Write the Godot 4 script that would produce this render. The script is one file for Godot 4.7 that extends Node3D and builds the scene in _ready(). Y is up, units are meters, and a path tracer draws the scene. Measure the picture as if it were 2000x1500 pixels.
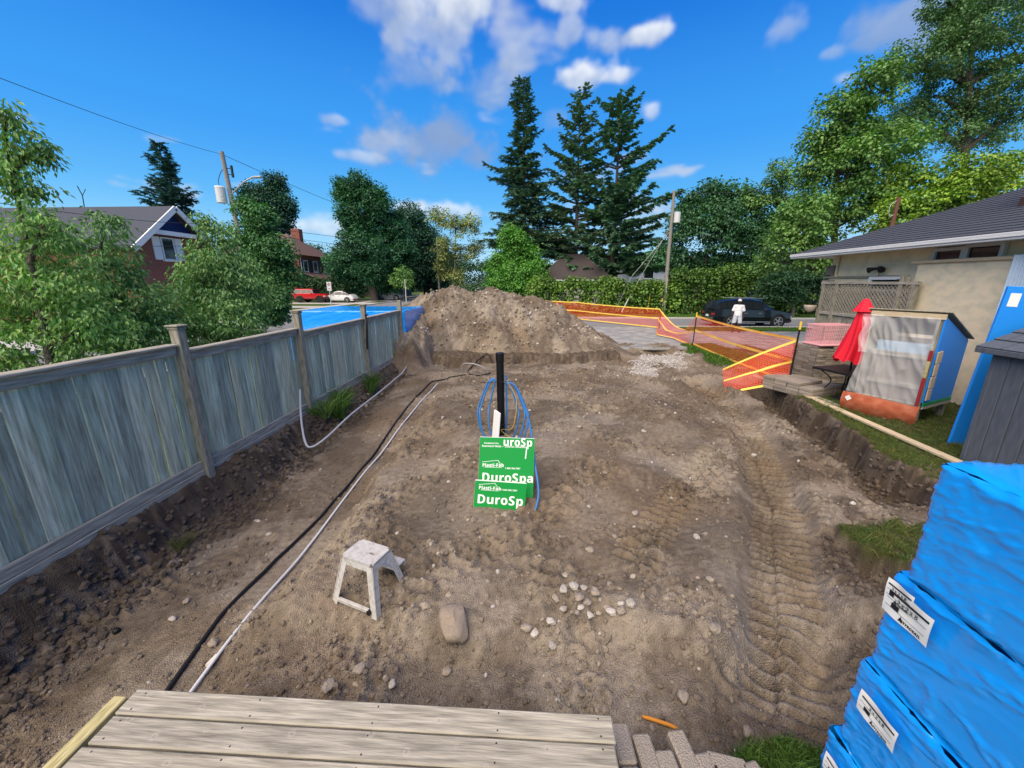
extends Node3D

var rng := RandomNumberGenerator.new()
var nz := FastNoiseLite.new()
var nf := FastNoiseLite.new()
var taken := {}
var M := {}
const EXPO := 4.2

# ---------------------------------------------------------------- mesh builder
class MB:
	var v := PackedVector3Array()
	var n := PackedVector3Array()
	var uv := PackedVector2Array()
	var c := PackedColorArray()
	var ix := PackedInt32Array()
	var col := Color(1, 1, 1)
	var tinted := false
	func tri(a: Vector3, b: Vector3, d: Vector3):
		var nn := (b - a).cross(d - a).normalized()
		var k := v.size()
		for p in [a, b, d]:
			v.append(p); n.append(nn); uv.append(Vector2(p.x + p.z, p.y)); c.append(col)
		ix.append(k); ix.append(k + 2); ix.append(k + 1)
	func quad(a: Vector3, b: Vector3, d: Vector3, e: Vector3):
		var nn := (d - a).cross(e - b).normalized()
		var k := v.size()
		var us := [Vector2(0, 1), Vector2(1, 1), Vector2(1, 0), Vector2(0, 0)]
		var ps := [a, b, d, e]
		for i in 4:
			v.append(ps[i]); n.append(nn); uv.append(us[i]); c.append(col)
		for i in [0, 2, 1, 0, 3, 2]: ix.append(k + i)
	func box(at: Vector3, size: Vector3, bs := Basis(), ch := 0.0):
		var h := size * 0.5
		if ch <= 0.0:
			var p := []
			for sx in [-1, 1]:
				for sy in [-1, 1]:
					for sz in [-1, 1]:
						p.append(at + bs * Vector3(sx * h.x, sy * h.y, sz * h.z))
			quad(p[0], p[1], p[3], p[2]); quad(p[4], p[6], p[7], p[5])
			quad(p[0], p[4], p[5], p[1]); quad(p[2], p[3], p[7], p[6])
			quad(p[1], p[5], p[7], p[3]); quad(p[0], p[2], p[6], p[4])
			return
		var i3 := h - Vector3(ch, ch, ch)
		# corner points: on x face, on y face, on z face
		var q := {}
		for sx in [-1, 1]:
			for sy in [-1, 1]:
				for sz in [-1, 1]:
					var s := Vector3(sx, sy, sz)
					q[[sx, sy, sz, 0]] = at + bs * (Vector3(h.x, i3.y, i3.z) * s)
					q[[sx, sy, sz, 1]] = at + bs * (Vector3(i3.x, h.y, i3.z) * s)
					q[[sx, sy, sz, 2]] = at + bs * (Vector3(i3.x, i3.y, h.z) * s)
		for s in [-1, 1]:
			fq(at, q[[s, -1, -1, 0]], q[[s, 1, -1, 0]], q[[s, 1, 1, 0]], q[[s, -1, 1, 0]])
			fq(at, q[[-1, s, -1, 1]], q[[1, s, -1, 1]], q[[1, s, 1, 1]], q[[-1, s, 1, 1]])
			fq(at, q[[-1, -1, s, 2]], q[[1, -1, s, 2]], q[[1, 1, s, 2]], q[[-1, 1, s, 2]])
			for t in [-1, 1]:
				fq(at, q[[s, t, -1, 0]], q[[s, t, 1, 0]], q[[s, t, 1, 1]], q[[s, t, -1, 1]])
				fq(at, q[[s, -1, t, 0]], q[[s, 1, t, 0]], q[[s, 1, t, 2]], q[[s, -1, t, 2]])
				fq(at, q[[-1, s, t, 1]], q[[1, s, t, 1]], q[[1, s, t, 2]], q[[-1, s, t, 2]])
				for w in [-1, 1]: ft(at, q[[s, t, w, 0]], q[[s, t, w, 1]], q[[s, t, w, 2]])
	func fq(o: Vector3, a: Vector3, b: Vector3, d: Vector3, e: Vector3):
		if (d - a).cross(e - b).dot((a + b + d + e) * 0.25 - o) < 0.0: quad(e, d, b, a)
		else: quad(a, b, d, e)
	func ft(o: Vector3, a: Vector3, b: Vector3, d: Vector3):
		if (b - a).cross(d - a).dot((a + b + d) / 3.0 - o) < 0.0: tri(a, d, b)
		else: tri(a, b, d)
	func tube(pts: Array, radii, sides := 8, caps := true):
		var m := pts.size()
		var up := Vector3.UP
		var d0: Vector3 = (pts[1] - pts[0]).normalized()
		if absf(d0.dot(up)) > 0.95: up = Vector3.RIGHT
		var x := d0.cross(up).normalized()
		var k0 := v.size()
		for i in m:
			var d: Vector3 = ((pts[mini(i + 1, m - 1)] as Vector3) - (pts[maxi(i - 1, 0)] as Vector3)).normalized()
			x = (x - d * x.dot(d)).normalized()
			var y := d.cross(x)
			var r: float = radii[i] if radii is Array else radii
			for j in sides + 1:
				var a := TAU * j / sides
				var nn := x * cos(a) + y * sin(a)
				v.append(pts[i] + nn * r); n.append(nn); uv.append(Vector2(float(j) / sides, float(i))); c.append(col)
		for i in m - 1:
			for j in sides:
				var k := k0 + i * (sides + 1) + j
				var l := k + sides + 1
				for w in [k, l, k + 1, k + 1, l, l + 1]: ix.append(w)
		if caps:
			for e in [0, m - 1]:
				var r: float = radii[e] if radii is Array else radii
				if r < 0.002: continue
				var d: Vector3 = d0 * -1.0 if e == 0 else ((pts[m - 1] as Vector3) - (pts[m - 2] as Vector3)).normalized()
				var kc := v.size()
				v.append(pts[e]); n.append(d); uv.append(Vector2(0.5, 0.5)); c.append(col)
				for j in sides + 1:
					v.append(v[k0 + e * (sides + 1) + j]); n.append(d); uv.append(Vector2(0.5, 0.5)); c.append(col)
				for j in sides:
					if e == 0:
						for w in [kc, kc + 1 + j, kc + 2 + j]: ix.append(w)
					else:
						for w in [kc, kc + 2 + j, kc + 1 + j]: ix.append(w)
	func prism(poly: PackedVector2Array, depth: float, tr := Transform3D()):
		# poly in xy (any order), extruded from z 0 to z depth
		var t := Geometry2D.triangulate_polygon(poly)
		var ccw := not Geometry2D.is_polygon_clockwise(poly)
		for i in range(0, t.size(), 3):
			var a := poly[t[i]]; var b := poly[t[i + 1]]; var d := poly[t[i + 2]]
			if (b - a).cross(d - a) < 0.0:
				var s := b; b = d; d = s
			tri(tr * Vector3(a.x, a.y, depth), tr * Vector3(b.x, b.y, depth), tr * Vector3(d.x, d.y, depth))
			tri(tr * Vector3(a.x, a.y, 0), tr * Vector3(d.x, d.y, 0), tr * Vector3(b.x, b.y, 0))
		var area := 0.0
		for i in poly.size(): area += poly[i].cross(poly[(i + 1) % poly.size()])
		for i in poly.size():
			var a := poly[i]; var b := poly[(i + 1) % poly.size()]
			if area < 0.0:
				var s := a; a = b; b = s
			quad(tr * Vector3(a.x, a.y, 0), tr * Vector3(b.x, b.y, 0), tr * Vector3(b.x, b.y, depth), tr * Vector3(a.x, a.y, depth))
	func lathe(prof: Array, sides := 16, at := Vector3.ZERO):
		# prof: Vector2(radius, y) from bottom to top
		var k0 := v.size()
		for i in prof.size():
			var p: Vector2 = prof[i]
			var t: Vector2 = (prof[mini(i + 1, prof.size() - 1)] as Vector2) - (prof[maxi(i - 1, 0)] as Vector2)
			var nr := Vector2(t.y, -t.x).normalized()
			for j in sides + 1:
				var a := TAU * j / sides
				v.append(at + Vector3(p.x * cos(a), p.y, p.x * sin(a))); n.append(Vector3(nr.x * cos(a), nr.y, nr.x * sin(a))); uv.append(Vector2(float(j) / sides, p.y)); c.append(col)
		for i in prof.size() - 1:
			for j in sides:
				var k := k0 + i * (sides + 1) + j
				var l := k + sides + 1
				for w in [k, k + 1, l, k + 1, l + 1, l]: ix.append(w)
	func grid(nu: int, nv: int, f: Callable, smooth := true):
		# f(u, v) -> Vector3; normal is du x dv
		var k0 := v.size()
		for j in nv + 1:
			for i in nu + 1:
				var p: Vector3 = f.call(float(i) / nu, float(j) / nv)
				v.append(p); n.append(Vector3.ZERO); uv.append(Vector2(float(i) / nu, float(j) / nv)); c.append(col)
		for j in nv:
			for i in nu:
				var k := k0 + j * (nu + 1) + i
				var l := k + nu + 1
				for t in [[k, k + 1, l + 1], [k, l + 1, l]]:
					var nn: Vector3 = (v[t[1]] - v[t[0]]).cross(v[t[2]] - v[t[0]])
					for w in t: n[w] += nn
					ix.append(t[0]); ix.append(t[2]); ix.append(t[1])
		for k in range(k0, v.size()): n[k] = n[k].normalized() if n[k].length_squared() > 0.0 else Vector3.UP
	func mesh() -> ArrayMesh:
		var a := []
		a.resize(Mesh.ARRAY_MAX)
		a[Mesh.ARRAY_VERTEX] = v; a[Mesh.ARRAY_NORMAL] = n; a[Mesh.ARRAY_TEX_UV] = uv; a[Mesh.ARRAY_INDEX] = ix
		if tinted: a[Mesh.ARRAY_COLOR] = c
		var m := ArrayMesh.new()
		m.add_surface_from_arrays(Mesh.PRIMITIVE_TRIANGLES, a)
		return m

# ---------------------------------------------------------------- scene helpers
func numbered(called: String) -> String:
	taken[called] = taken.get(called, -1) + 1
	return called if taken[called] == 0 else "%s_%03d" % [called, taken[called]]
func tag(o: Node, label: String, category: String, group := "", kind := ""):
	if label: o.set_meta("label", label)
	if category: o.set_meta("category", category)
	if group: o.set_meta("group", group)
	if kind: o.set_meta("kind", kind)
func thing(called: String, label: String, category: String, at := Vector3.ZERO, turn := 0.0, group := "") -> Node3D:
	var o := Node3D.new()
	o.name = numbered(called); add_child(o)
	o.position = at; o.rotation.y = turn
	tag(o, label, category, group)
	return o
func piece(called: String, mesh: Mesh, m: Material, parent: Node3D, at := Vector3.ZERO, bs := Basis()) -> MeshInstance3D:
	var o := MeshInstance3D.new()
	o.name = called; o.mesh = mesh; o.material_override = m
	o.transform = Transform3D(bs, at)
	parent.add_child(o, true)
	return o
func part(called: String, mb: MB, m: Material, parent: Node3D, at := Vector3.ZERO, bs := Basis()) -> MeshInstance3D:
	return piece(called, mb.mesh(), m, parent, at, bs)
func solo(called: String, mb: MB, m: Material, label: String, category: String, at := Vector3.ZERO, turn := 0.0, group := "", kind := "") -> MeshInstance3D:
	var o := MeshInstance3D.new()
	o.name = numbered(called); o.mesh = mb.mesh(); o.material_override = m
	add_child(o); o.position = at; o.rotation.y = turn
	tag(o, label, category, group, kind)
	return o
func struct(called: String, mb: MB, m: Material, label := "") -> MeshInstance3D:
	return solo(called, mb, m, label, "", Vector3.ZERO, 0.0, "", "structure")
func boxm(size: Vector3, ch := 0.0) -> ArrayMesh:
	var b := MB.new(); b.box(Vector3.ZERO, size, Basis(), ch); return b.mesh()
func many(called: String, mesh: Mesh, m: Material, xs: Array, cols, parent: Node3D) -> MultiMeshInstance3D:
	var mm := MultiMesh.new()
	mm.transform_format = MultiMesh.TRANSFORM_3D
	mm.use_colors = cols != null
	mm.mesh = mesh
	mm.instance_count = xs.size()
	for i in xs.size():
		mm.set_instance_transform(i, xs[i])
		if cols != null: mm.set_instance_color(i, cols[i])
	var o := MultiMeshInstance3D.new()
	o.name = called; o.multimesh = mm; o.material_override = m
	o.set_meta("kind", "stuff")
	parent.add_child(o, true)
	return o
func rv() -> Vector3:
	return Vector3(rng.randf_range(-1, 1), rng.randf_range(-1, 1), rng.randf_range(-1, 1))
func rdir() -> Vector3:
	var p := rv()
	while p.length_squared() > 1.0 or p.length_squared() < 0.01: p = rv()
	return p.normalized()
func rbasis(s := 1.0) -> Basis:
	return Basis(rdir(), rng.randf() * TAU).scaled(Vector3(s, s, s))
func ss(a: float, b: float, x: float) -> float: return smoothstep(a, b, x)
func bez(a: Vector3, b: Vector3, d: Vector3, k: int) -> Array:
	var o := []
	for i in k + 1:
		var t := float(i) / k
		o.append(a.lerp(b, t).lerp(b.lerp(d, t), t))
	return o
func spline(p: Array, per := 6) -> Array:
	var o := []
	for i in p.size() - 1:
		var a: Vector3 = p[maxi(i - 1, 0)]; var b: Vector3 = p[i]; var d: Vector3 = p[i + 1]; var e: Vector3 = p[mini(i + 2, p.size() - 1)]
		for k in per: o.append(b.cubic_interpolate(d, a, e, float(k) / per))
	o.append(p[p.size() - 1])
	return o
func cyl(a: Vector3, b: Vector3, r: float, sides := 10) -> MB:
	var m := MB.new(); m.tube([a, b], r, sides); return m

# ---------------------------------------------------------------- materials
func ntex(sd: int, freq: float, oct: int, ramp: Array, size := 512, kind := FastNoiseLite.TYPE_SIMPLEX_SMOOTH, fractal := FastNoiseLite.FRACTAL_FBM) -> NoiseTexture2D:
	var f := FastNoiseLite.new()
	f.seed = sd; f.frequency = freq; f.noise_type = kind; f.fractal_type = fractal; f.fractal_octaves = oct
	var t := NoiseTexture2D.new()
	t.width = size; t.height = size; t.seamless = true; t.noise = f; t.normalize = true
	if ramp.size():
		var g := Gradient.new()
		var off := PackedFloat32Array(); var cs := PackedColorArray()
		for e in ramp:
			off.append(e[0]); cs.append(Color(e[1], e[2], e[3]).linear_to_srgb())
		g.offsets = off; g.colors = cs
		t.color_ramp = g
	return t
func mat(r: float, g: float, b: float, rough := 0.8, metal := 0.0) -> StandardMaterial3D:
	var m := StandardMaterial3D.new()
	m.albedo_color = Color(r, g, b).linear_to_srgb()
	m.roughness = rough; m.metallic = metal
	m.metallic_specular = 0.4
	return m
func tri_map(m: StandardMaterial3D, scale: Vector3, world := true):
	m.uv1_triplanar = true; m.uv1_world_triplanar = world; m.uv1_scale = scale; m.uv1_triplanar_sharpness = 4.0
func tex_mat(t: Texture2D, scale: Vector3, rough := 0.85, bump: Texture2D = null, depth := 0.0, world := true) -> StandardMaterial3D:
	var m := StandardMaterial3D.new()
	m.albedo_texture = t; m.roughness = rough; m.metallic_specular = 0.35
	if bump: m.heightmap_enabled = true; m.heightmap_texture = bump; m.heightmap_scale = depth
	tri_map(m, scale, world)
	return m
func tinted(m: StandardMaterial3D, r: float, g: float, b: float) -> StandardMaterial3D:
	var k: StandardMaterial3D = m.duplicate()
	k.albedo_color = Color(r, g, b).linear_to_srgb()
	return k
func leaf_mat(r: float, g: float, b: float, rough := 0.5) -> StandardMaterial3D:
	var m := mat(r, g, b, rough)
	m.vertex_color_use_as_albedo = true
	m.backlight_enabled = true
	m.backlight = Color(0.55, 0.72, 0.22)
	m.cull_mode = BaseMaterial3D.CULL_DISABLED
	return m

func deck_mat(gw: Texture2D, grain: Texture2D) -> StandardMaterial3D:
	var m := tex_mat(gw, Vector3(0.16, 1.8, 1.8), 0.88, grain, 0.35)
	knotty(m, Color(0.46, 0.43, 0.37), Color(0.22, 0.19, 0.15), Vector3(0.7, 1.0, 1.0))
	return m
func knotty(m: StandardMaterial3D, ring: Color, core: Color, scale: Vector3):
	# print of knots: pale halo, dark heart
	var im := Image.create(512, 512, false, Image.FORMAT_RGBA8)
	im.fill(Color(0.5, 0.5, 0.5, 0.0))
	var r := RandomNumberGenerator.new(); r.seed = 77
	for k in 30:
		var c := Vector2(r.randf() * 512, r.randf() * 512)
		var a := r.randf_range(3.0, 8.0); var b := a * r.randf_range(1.2, 2.2)
		for y in range(-22, 23):
			for x in range(-14, 15):
				var d := sqrt(pow(x / a, 2.0) + pow(y / b, 2.0))
				if d > 1.6: continue
				var col := core.lerp(ring, ss(0.25, 0.6, d)).linear_to_srgb()
				col.a = (1.0 - ss(0.4, 1.6, d)) * 0.4
				im.set_pixel(posmod(int(c.x) + x, 512), posmod(int(c.y) + y, 512), col)
	m.detail_enabled = true; m.detail_blend_mode = BaseMaterial3D.BLEND_MODE_MIX
	m.detail_albedo = ImageTexture.create_from_image(im)
	m.detail_uv_layer = BaseMaterial3D.DETAIL_UV_2
	m.uv2_triplanar = true; m.uv2_world_triplanar = true; m.uv2_scale = scale; m.uv2_triplanar_sharpness = 4.0
func make_materials():
	var fine := ntex(11, 0.05, 5, [], 512)
	var coarse := ntex(12, 0.02, 5, [], 512)
	M.fine = fine
	M.soil = StandardMaterial3D.new()
	M.soil.vertex_color_use_as_albedo = true
	M.soil.albedo_texture = ntex(21, 0.06, 5, [[0.0, 0.55, 0.55, 0.55], [0.45, 0.86, 0.86, 0.86], [0.75, 1.0, 1.0, 1.0], [0.92, 1.0, 1.0, 1.0], [1.0, 1.3, 1.3, 1.3]], 1024)
	M.soil.roughness = 0.97; M.soil.metallic_specular = 0.2
	M.soil.heightmap_enabled = true; M.soil.heightmap_texture = ntex(22, 0.05, 5, [], 1024); M.soil.heightmap_scale = 1.5
	tri_map(M.soil, Vector3(1.1, 1.1, 1.1))
	M.stone = StandardMaterial3D.new()
	M.stone.vertex_color_use_as_albedo = true
	M.stone.albedo_texture = ntex(31, 0.03, 5, [[0.0, 0.6, 0.58, 0.56], [0.5, 0.9, 0.88, 0.85], [1.0, 1.0, 1.0, 1.0]], 256)
	M.stone.roughness = 0.85; M.stone.heightmap_enabled = true; M.stone.heightmap_texture = fine; M.stone.heightmap_scale = 0.6
	tri_map(M.stone, Vector3(6, 6, 6))
	# weathered wood: streaks run along the board
	var streak := ntex(41, 0.012, 6, [[0.0, 0.28, 0.28, 0.21], [0.25, 0.41, 0.425, 0.315], [0.5, 0.51, 0.54, 0.41], [0.68, 0.58, 0.64, 0.49], [0.84, 0.66, 0.71, 0.56], [1.0, 0.74, 0.76, 0.63]], 1024)
	var grain := ntex(42, 0.06, 4, [], 512)
	var fw := tex_mat(streak, Vector3(1.6, 0.13, 1.6), 0.88, grain, 0.3)
	knotty(fw, Color(0.50, 0.54, 0.49), Color(0.14, 0.14, 0.125), Vector3(1.5, 1.0, 1.5))
	M.board = []
	for k in [[1.0, 1.0, 1.0], [0.78, 0.82, 0.84], [0.56, 0.60, 0.64], [0.92, 1.0, 1.0], [0.9, 0.88, 0.84], [0.66, 0.74, 0.76]]: 
		var bm := tinted(fw, k[0], k[1], k[2])
		bm.uv1_offset = Vector3(M.board.size() * 0.37, M.board.size() * 0.21, M.board.size() * 0.43)
		M.board.append(bm)
	var gw := ntex(43, 0.014, 6, [[0.0, 0.19, 0.178, 0.147], [0.4, 0.31, 0.295, 0.247], [0.7, 0.40, 0.38, 0.32], [1.0, 0.50, 0.475, 0.41]], 1024)
	M.rail = tex_mat(gw, Vector3(1.6, 1.6, 0.15), 0.88, grain, 0.5)
	M.post = tinted(tex_mat(gw, Vector3(1.6, 0.25, 1.6), 0.88, grain, 0.5), 0.8, 0.8, 0.76)
	M.deck = []
	for k in [[1.0, 0.99, 0.96], [0.9, 0.89, 0.87], [1.0, 0.98, 0.94], [0.93, 0.93, 0.93]]: M.deck.append(tinted(deck_mat(gw, grain), k[0], k[1], k[2]))
	M.lumber = tex_mat(ntex(44, 0.04, 4, [[0.0, 0.42, 0.33, 0.20], [0.5, 0.55, 0.45, 0.30], [1.0, 0.66, 0.57, 0.42]], 512), Vector3(2, 2, 0.3), 0.8, grain, 0.2)
	M.greenlumber = tex_mat(ntex(45, 0.04, 4, [[0.0, 0.24, 0.22, 0.10], [0.5, 0.44, 0.39, 0.19], [1.0, 0.60, 0.54, 0.30]], 512), Vector3(2, 2, 0.3), 0.8, grain, 0.2)
	M.bark = tex_mat(ntex(46, 0.05, 4, [[0.0, 0.05, 0.042, 0.035], [0.6, 0.12, 0.10, 0.085], [1.0, 0.2, 0.18, 0.15]], 512), Vector3(1.2, 0.4, 1.2), 0.95, grain, 3.0)
	M.palebark = tinted(M.bark, 2.2, 2.3, 2.3)
	M.polewood = tex_mat(ntex(47, 0.05, 4, [[0.0, 0.17, 0.155, 0.14], [1.0, 0.36, 0.34, 0.31]], 512), Vector3(2, 0.2, 2), 0.9)
	M.asphalt = tex_mat(ntex(51, 0.08, 5, [[0.0, 0.13, 0.135, 0.14], [0.5, 0.19, 0.195, 0.20], [1.0, 0.27, 0.27, 0.275]], 512), Vector3(0.35, 0.35, 0.35), 0.92, fine, 0.5)
	M.drive = tex_mat(ntex(52, 0.02, 5, [[0.0, 0.17, 0.175, 0.175], [0.5, 0.255, 0.26, 0.255], [1.0, 0.37, 0.36, 0.335]], 512), Vector3(0.12, 0.12, 0.12), 0.92, fine, 0.5)
	M.concrete = tex_mat(ntex(53, 0.04, 5, [[0.0, 0.34, 0.335, 0.32], [1.0, 0.52, 0.51, 0.49]], 512), Vector3(0.5, 0.5, 0.5), 0.9, fine, 0.3)
	M.turf = tex_mat(ntex(54, 0.05, 5, [[0.0, 0.035, 0.062, 0.014], [0.5, 0.065, 0.115, 0.022], [1.0, 0.12, 0.17, 0.045]], 512), Vector3(0.4, 0.4, 0.4), 0.95, fine, 3.0)
	M.grass = leaf_mat(1, 1, 1, 0.6)
	M.leaf = leaf_mat(1, 1, 1, 0.42)
	M.needle = leaf_mat(1, 1, 1, 0.6); M.needle.backlight = Color(0.14, 0.18, 0.08)
	M.shingle = tex_mat(ntex(55, 0.09, 3, [[0.0, 0.040, 0.048, 0.066], [0.5, 0.066, 0.076, 0.10], [1.0, 0.115, 0.128, 0.16]], 512), Vector3(1.5, 1.5, 1.5), 0.93, fine, 1.0)
	M.brownroof = tex_mat(ntex(56, 0.09, 3, [[0.0, 0.10, 0.06, 0.052], [1.0, 0.19, 0.125, 0.11]], 512), Vector3(1, 1, 1), 0.93)
	M.darkroof = tex_mat(ntex(57, 0.09, 3, [[0.0, 0.045, 0.038, 0.040], [1.0, 0.09, 0.078, 0.08]], 512), Vector3(1, 1, 1), 0.93)
	M.brick = tex_mat(ntex(58, 0.1, 4, [[0.0, 0.14, 0.055, 0.042], [0.5, 0.25, 0.098, 0.072], [1.0, 0.34, 0.16, 0.125]], 512), Vector3(1.2, 3.0, 1.2), 0.9, fine, 0.6)
	M.stucco = tex_mat(ntex(59, 0.012, 5, [[0.0, 0.55, 0.49, 0.33], [0.45, 0.68, 0.60, 0.41], [0.62, 0.72, 0.635, 0.44], [0.8, 0.74, 0.62, 0.45], [1.0, 0.78, 0.66, 0.50]], 1024), Vector3(0.16, 0.2, 0.16), 0.92, fine, 0.25)
	M.patina = tex_mat(ntex(60, 0.014, 6, [[0.0, 0.55, 0.51, 0.38], [0.4, 0.66, 0.60, 0.44], [0.6, 0.72, 0.645, 0.46], [0.78, 0.77, 0.65, 0.46], [1.0, 0.80, 0.68, 0.50]], 1024), Vector3(0.2, 0.28, 0.2), 0.92, fine, 0.25)
	M.paver = []
	for k in [[0.30, 0.265, 0.225], [0.36, 0.32, 0.275], [0.25, 0.225, 0.195], [0.40, 0.35, 0.30]]:
		var pm := tex_mat(ntex(61, 0.06, 4, [[0.0, 0.75, 0.74, 0.72], [1.0, 1.0, 1.0, 1.0]], 256), Vector3(3, 3, 3), 0.93, fine, 1.0)
		M.paver.append(tinted(pm, k[0], k[1], k[2]))
	M.white = mat(0.72, 0.73, 0.74, 0.5)
	M.trim = mat(0.60, 0.62, 0.63, 0.5)
	M.black = mat(0.012, 0.012, 0.013, 0.45)
	M.rubber = mat(0.018, 0.018, 0.018, 0.8)
	M.metal = mat(0.45, 0.46, 0.47, 0.4, 0.7)
	M.glass = mat(0.015, 0.02, 0.025, 0.06); M.glass.metallic_specular = 0.6
	M.wrap = mat(0.005, 0.30, 0.88, 0.22)
	M.wrap.clearcoat_enabled = true; M.wrap.clearcoat = 0.9; M.wrap.clearcoat_roughness = 0.12
	M.wrap.heightmap_enabled = true; M.wrap.heightmap_texture = ntex(63, 0.02, 3, [], 512, FastNoiseLite.TYPE_SIMPLEX_SMOOTH, FastNoiseLite.FRACTAL_RIDGED); M.wrap.heightmap_scale = 0.04
	tri_map(M.wrap, Vector3(1.2, 2.6, 1.2))
	M.foam = mat(0.012, 0.25, 0.82, 0.55)
	M.navy = mat(0.004, 0.02, 0.11, 0.6)
	M.paper = mat(0.78, 0.79, 0.78, 0.6)
	M.ink = mat(0.01, 0.012, 0.02, 0.6)
	M.green = mat(0.006, 0.28, 0.045, 0.4)
	M.foamwhite = mat(0.80, 0.81, 0.80, 0.8)
	M.printwhite = mat(0.82, 0.86, 0.83, 0.5)
	M.stool = tex_mat(ntex(64, 0.02, 5, [[0.0, 0.30, 0.285, 0.26], [0.4, 0.43, 0.42, 0.40], [1.0, 0.50, 0.50, 0.49]], 256), Vector3(3, 3, 3), 0.55)
	M.pipe = mat(0.008, 0.008, 0.009, 0.35)
	M.pex = mat(0.03, 0.16, 0.42, 0.45)
	M.conduit = mat(0.40, 0.42, 0.45, 0.5)
	M.pvc = mat(0.55, 0.58, 0.61, 0.45)
	M.yellow = mat(0.75, 0.52, 0.06, 0.6)
	M.net = mat(0.85, 0.085, 0.035, 0.5)
	M.tape = mat(0.82, 0.58, 0.10, 0.5)
	M.red = mat(0.72, 0.012, 0.035, 0.75)
	M.rust = tex_mat(ntex(65, 0.02, 4, [[0.0, 0.30, 0.07, 0.03], [0.5, 0.42, 0.11, 0.05], [1.0, 0.50, 0.20, 0.12]], 256), Vector3(1, 1, 1), 0.6)
	M.shed = tex_mat(ntex(66, 0.03, 4, [[0.0, 0.072, 0.085, 0.108], [1.0, 0.105, 0.122, 0.15]], 256), Vector3(2, 0.4, 2), 0.7)
	M.pink = mat(0.75, 0.40, 0.44, 0.5)
	M.greenbin = mat(0.004, 0.07, 0.045, 0.45)
	M.sheet = mat(0.88, 0.90, 0.93, 0.3); M.sheet.transparency = BaseMaterial3D.TRANSPARENCY_ALPHA; M.sheet.albedo_color.a = 0.29

# ---------------------------------------------------------------- camera, sky, sun
const CLOUDS := [[-0.1709, 0.4921, -0.8536, 0.0846, 0.0423, 0.9, 0.8], [-0.1915, 0.4529, -0.8708, 0.0976, 0.0635, 0.45, 0.65], [-0.2467, 0.4082, -0.8789, 0.0805, 0.0503, 0.25, 0.5], [-0.2782, 0.4811, -0.8314, 0.0645, 0.0369, 0.35, 0.55], [-0.084, 0.3905, -0.9167, 0.0577, 0.0472, 0.2, 0.45], [-0.016, 0.4272, -0.904, 0.0457, 0.0407, 0.3, 0.45], [0.04, 0.499, -0.8657, 0.0516, 0.0188, 0.8, 0.7], [0.1075, 0.3973, -0.9114, 0.072, 0.0267, 0.95, 0.85], [0.1623, 0.3933, -0.905, 0.0458, 0.0163, 0.75, 0.7], [0.1302, 0.4475, -0.8848, 0.0487, 0.0253, 0.6, 0.65], [0.2078, 0.4462, -0.8705, 0.0476, 0.0152, 1.0, 0.85], [0.0618, 0.4616, -0.8849, 0.0341, 0.0292, 0.5, 0.6], [-0.237, 0.2847, -0.9289, 0.1668, 0.0556, 0.05, 0.75], [-0.3093, 0.2798, -0.9089, 0.0765, 0.0382, 0.35, 0.6], [-0.1804, 0.3141, -0.9321, 0.0882, 0.0386, 0.05, 0.55], [-0.3714, 0.2565, -0.8924, 0.0758, 0.0152, 0.6, 0.6], [0.4241, 0.4099, -0.8076, 0.0391, 0.0243, 0.5, 0.5], [0.4908, 0.3681, -0.7897, 0.024, 0.012, 0.6, 0.5], [0.5864, 0.3804, -0.7152, 0.1125, 0.0412, 0.14, 0.75], [0.5265, 0.3315, -0.7829, 0.0257, 0.012, 0.6, 0.5], [-0.3947, 0.3132, -0.8638, 0.0257, 0.0123, 0.7, 0.5], [0.2393, 0.3364, -0.9108, 0.0145, 0.0145, 0.8, 0.6], [-0.4701, 0.1133, -0.8753, 0.1117, 0.0268, 1.0, 0.6], [-0.2289, 0.1593, -0.9603, 0.1075, 0.0191, 1.0, 0.6], [0.0496, 0.3411, -0.9387, 0.0326, 0.0272, 0.2, 0.3], [0.2207, 0.1475, -0.9641, 0.1409, 0.047, 0.8, 0.4]]
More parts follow.
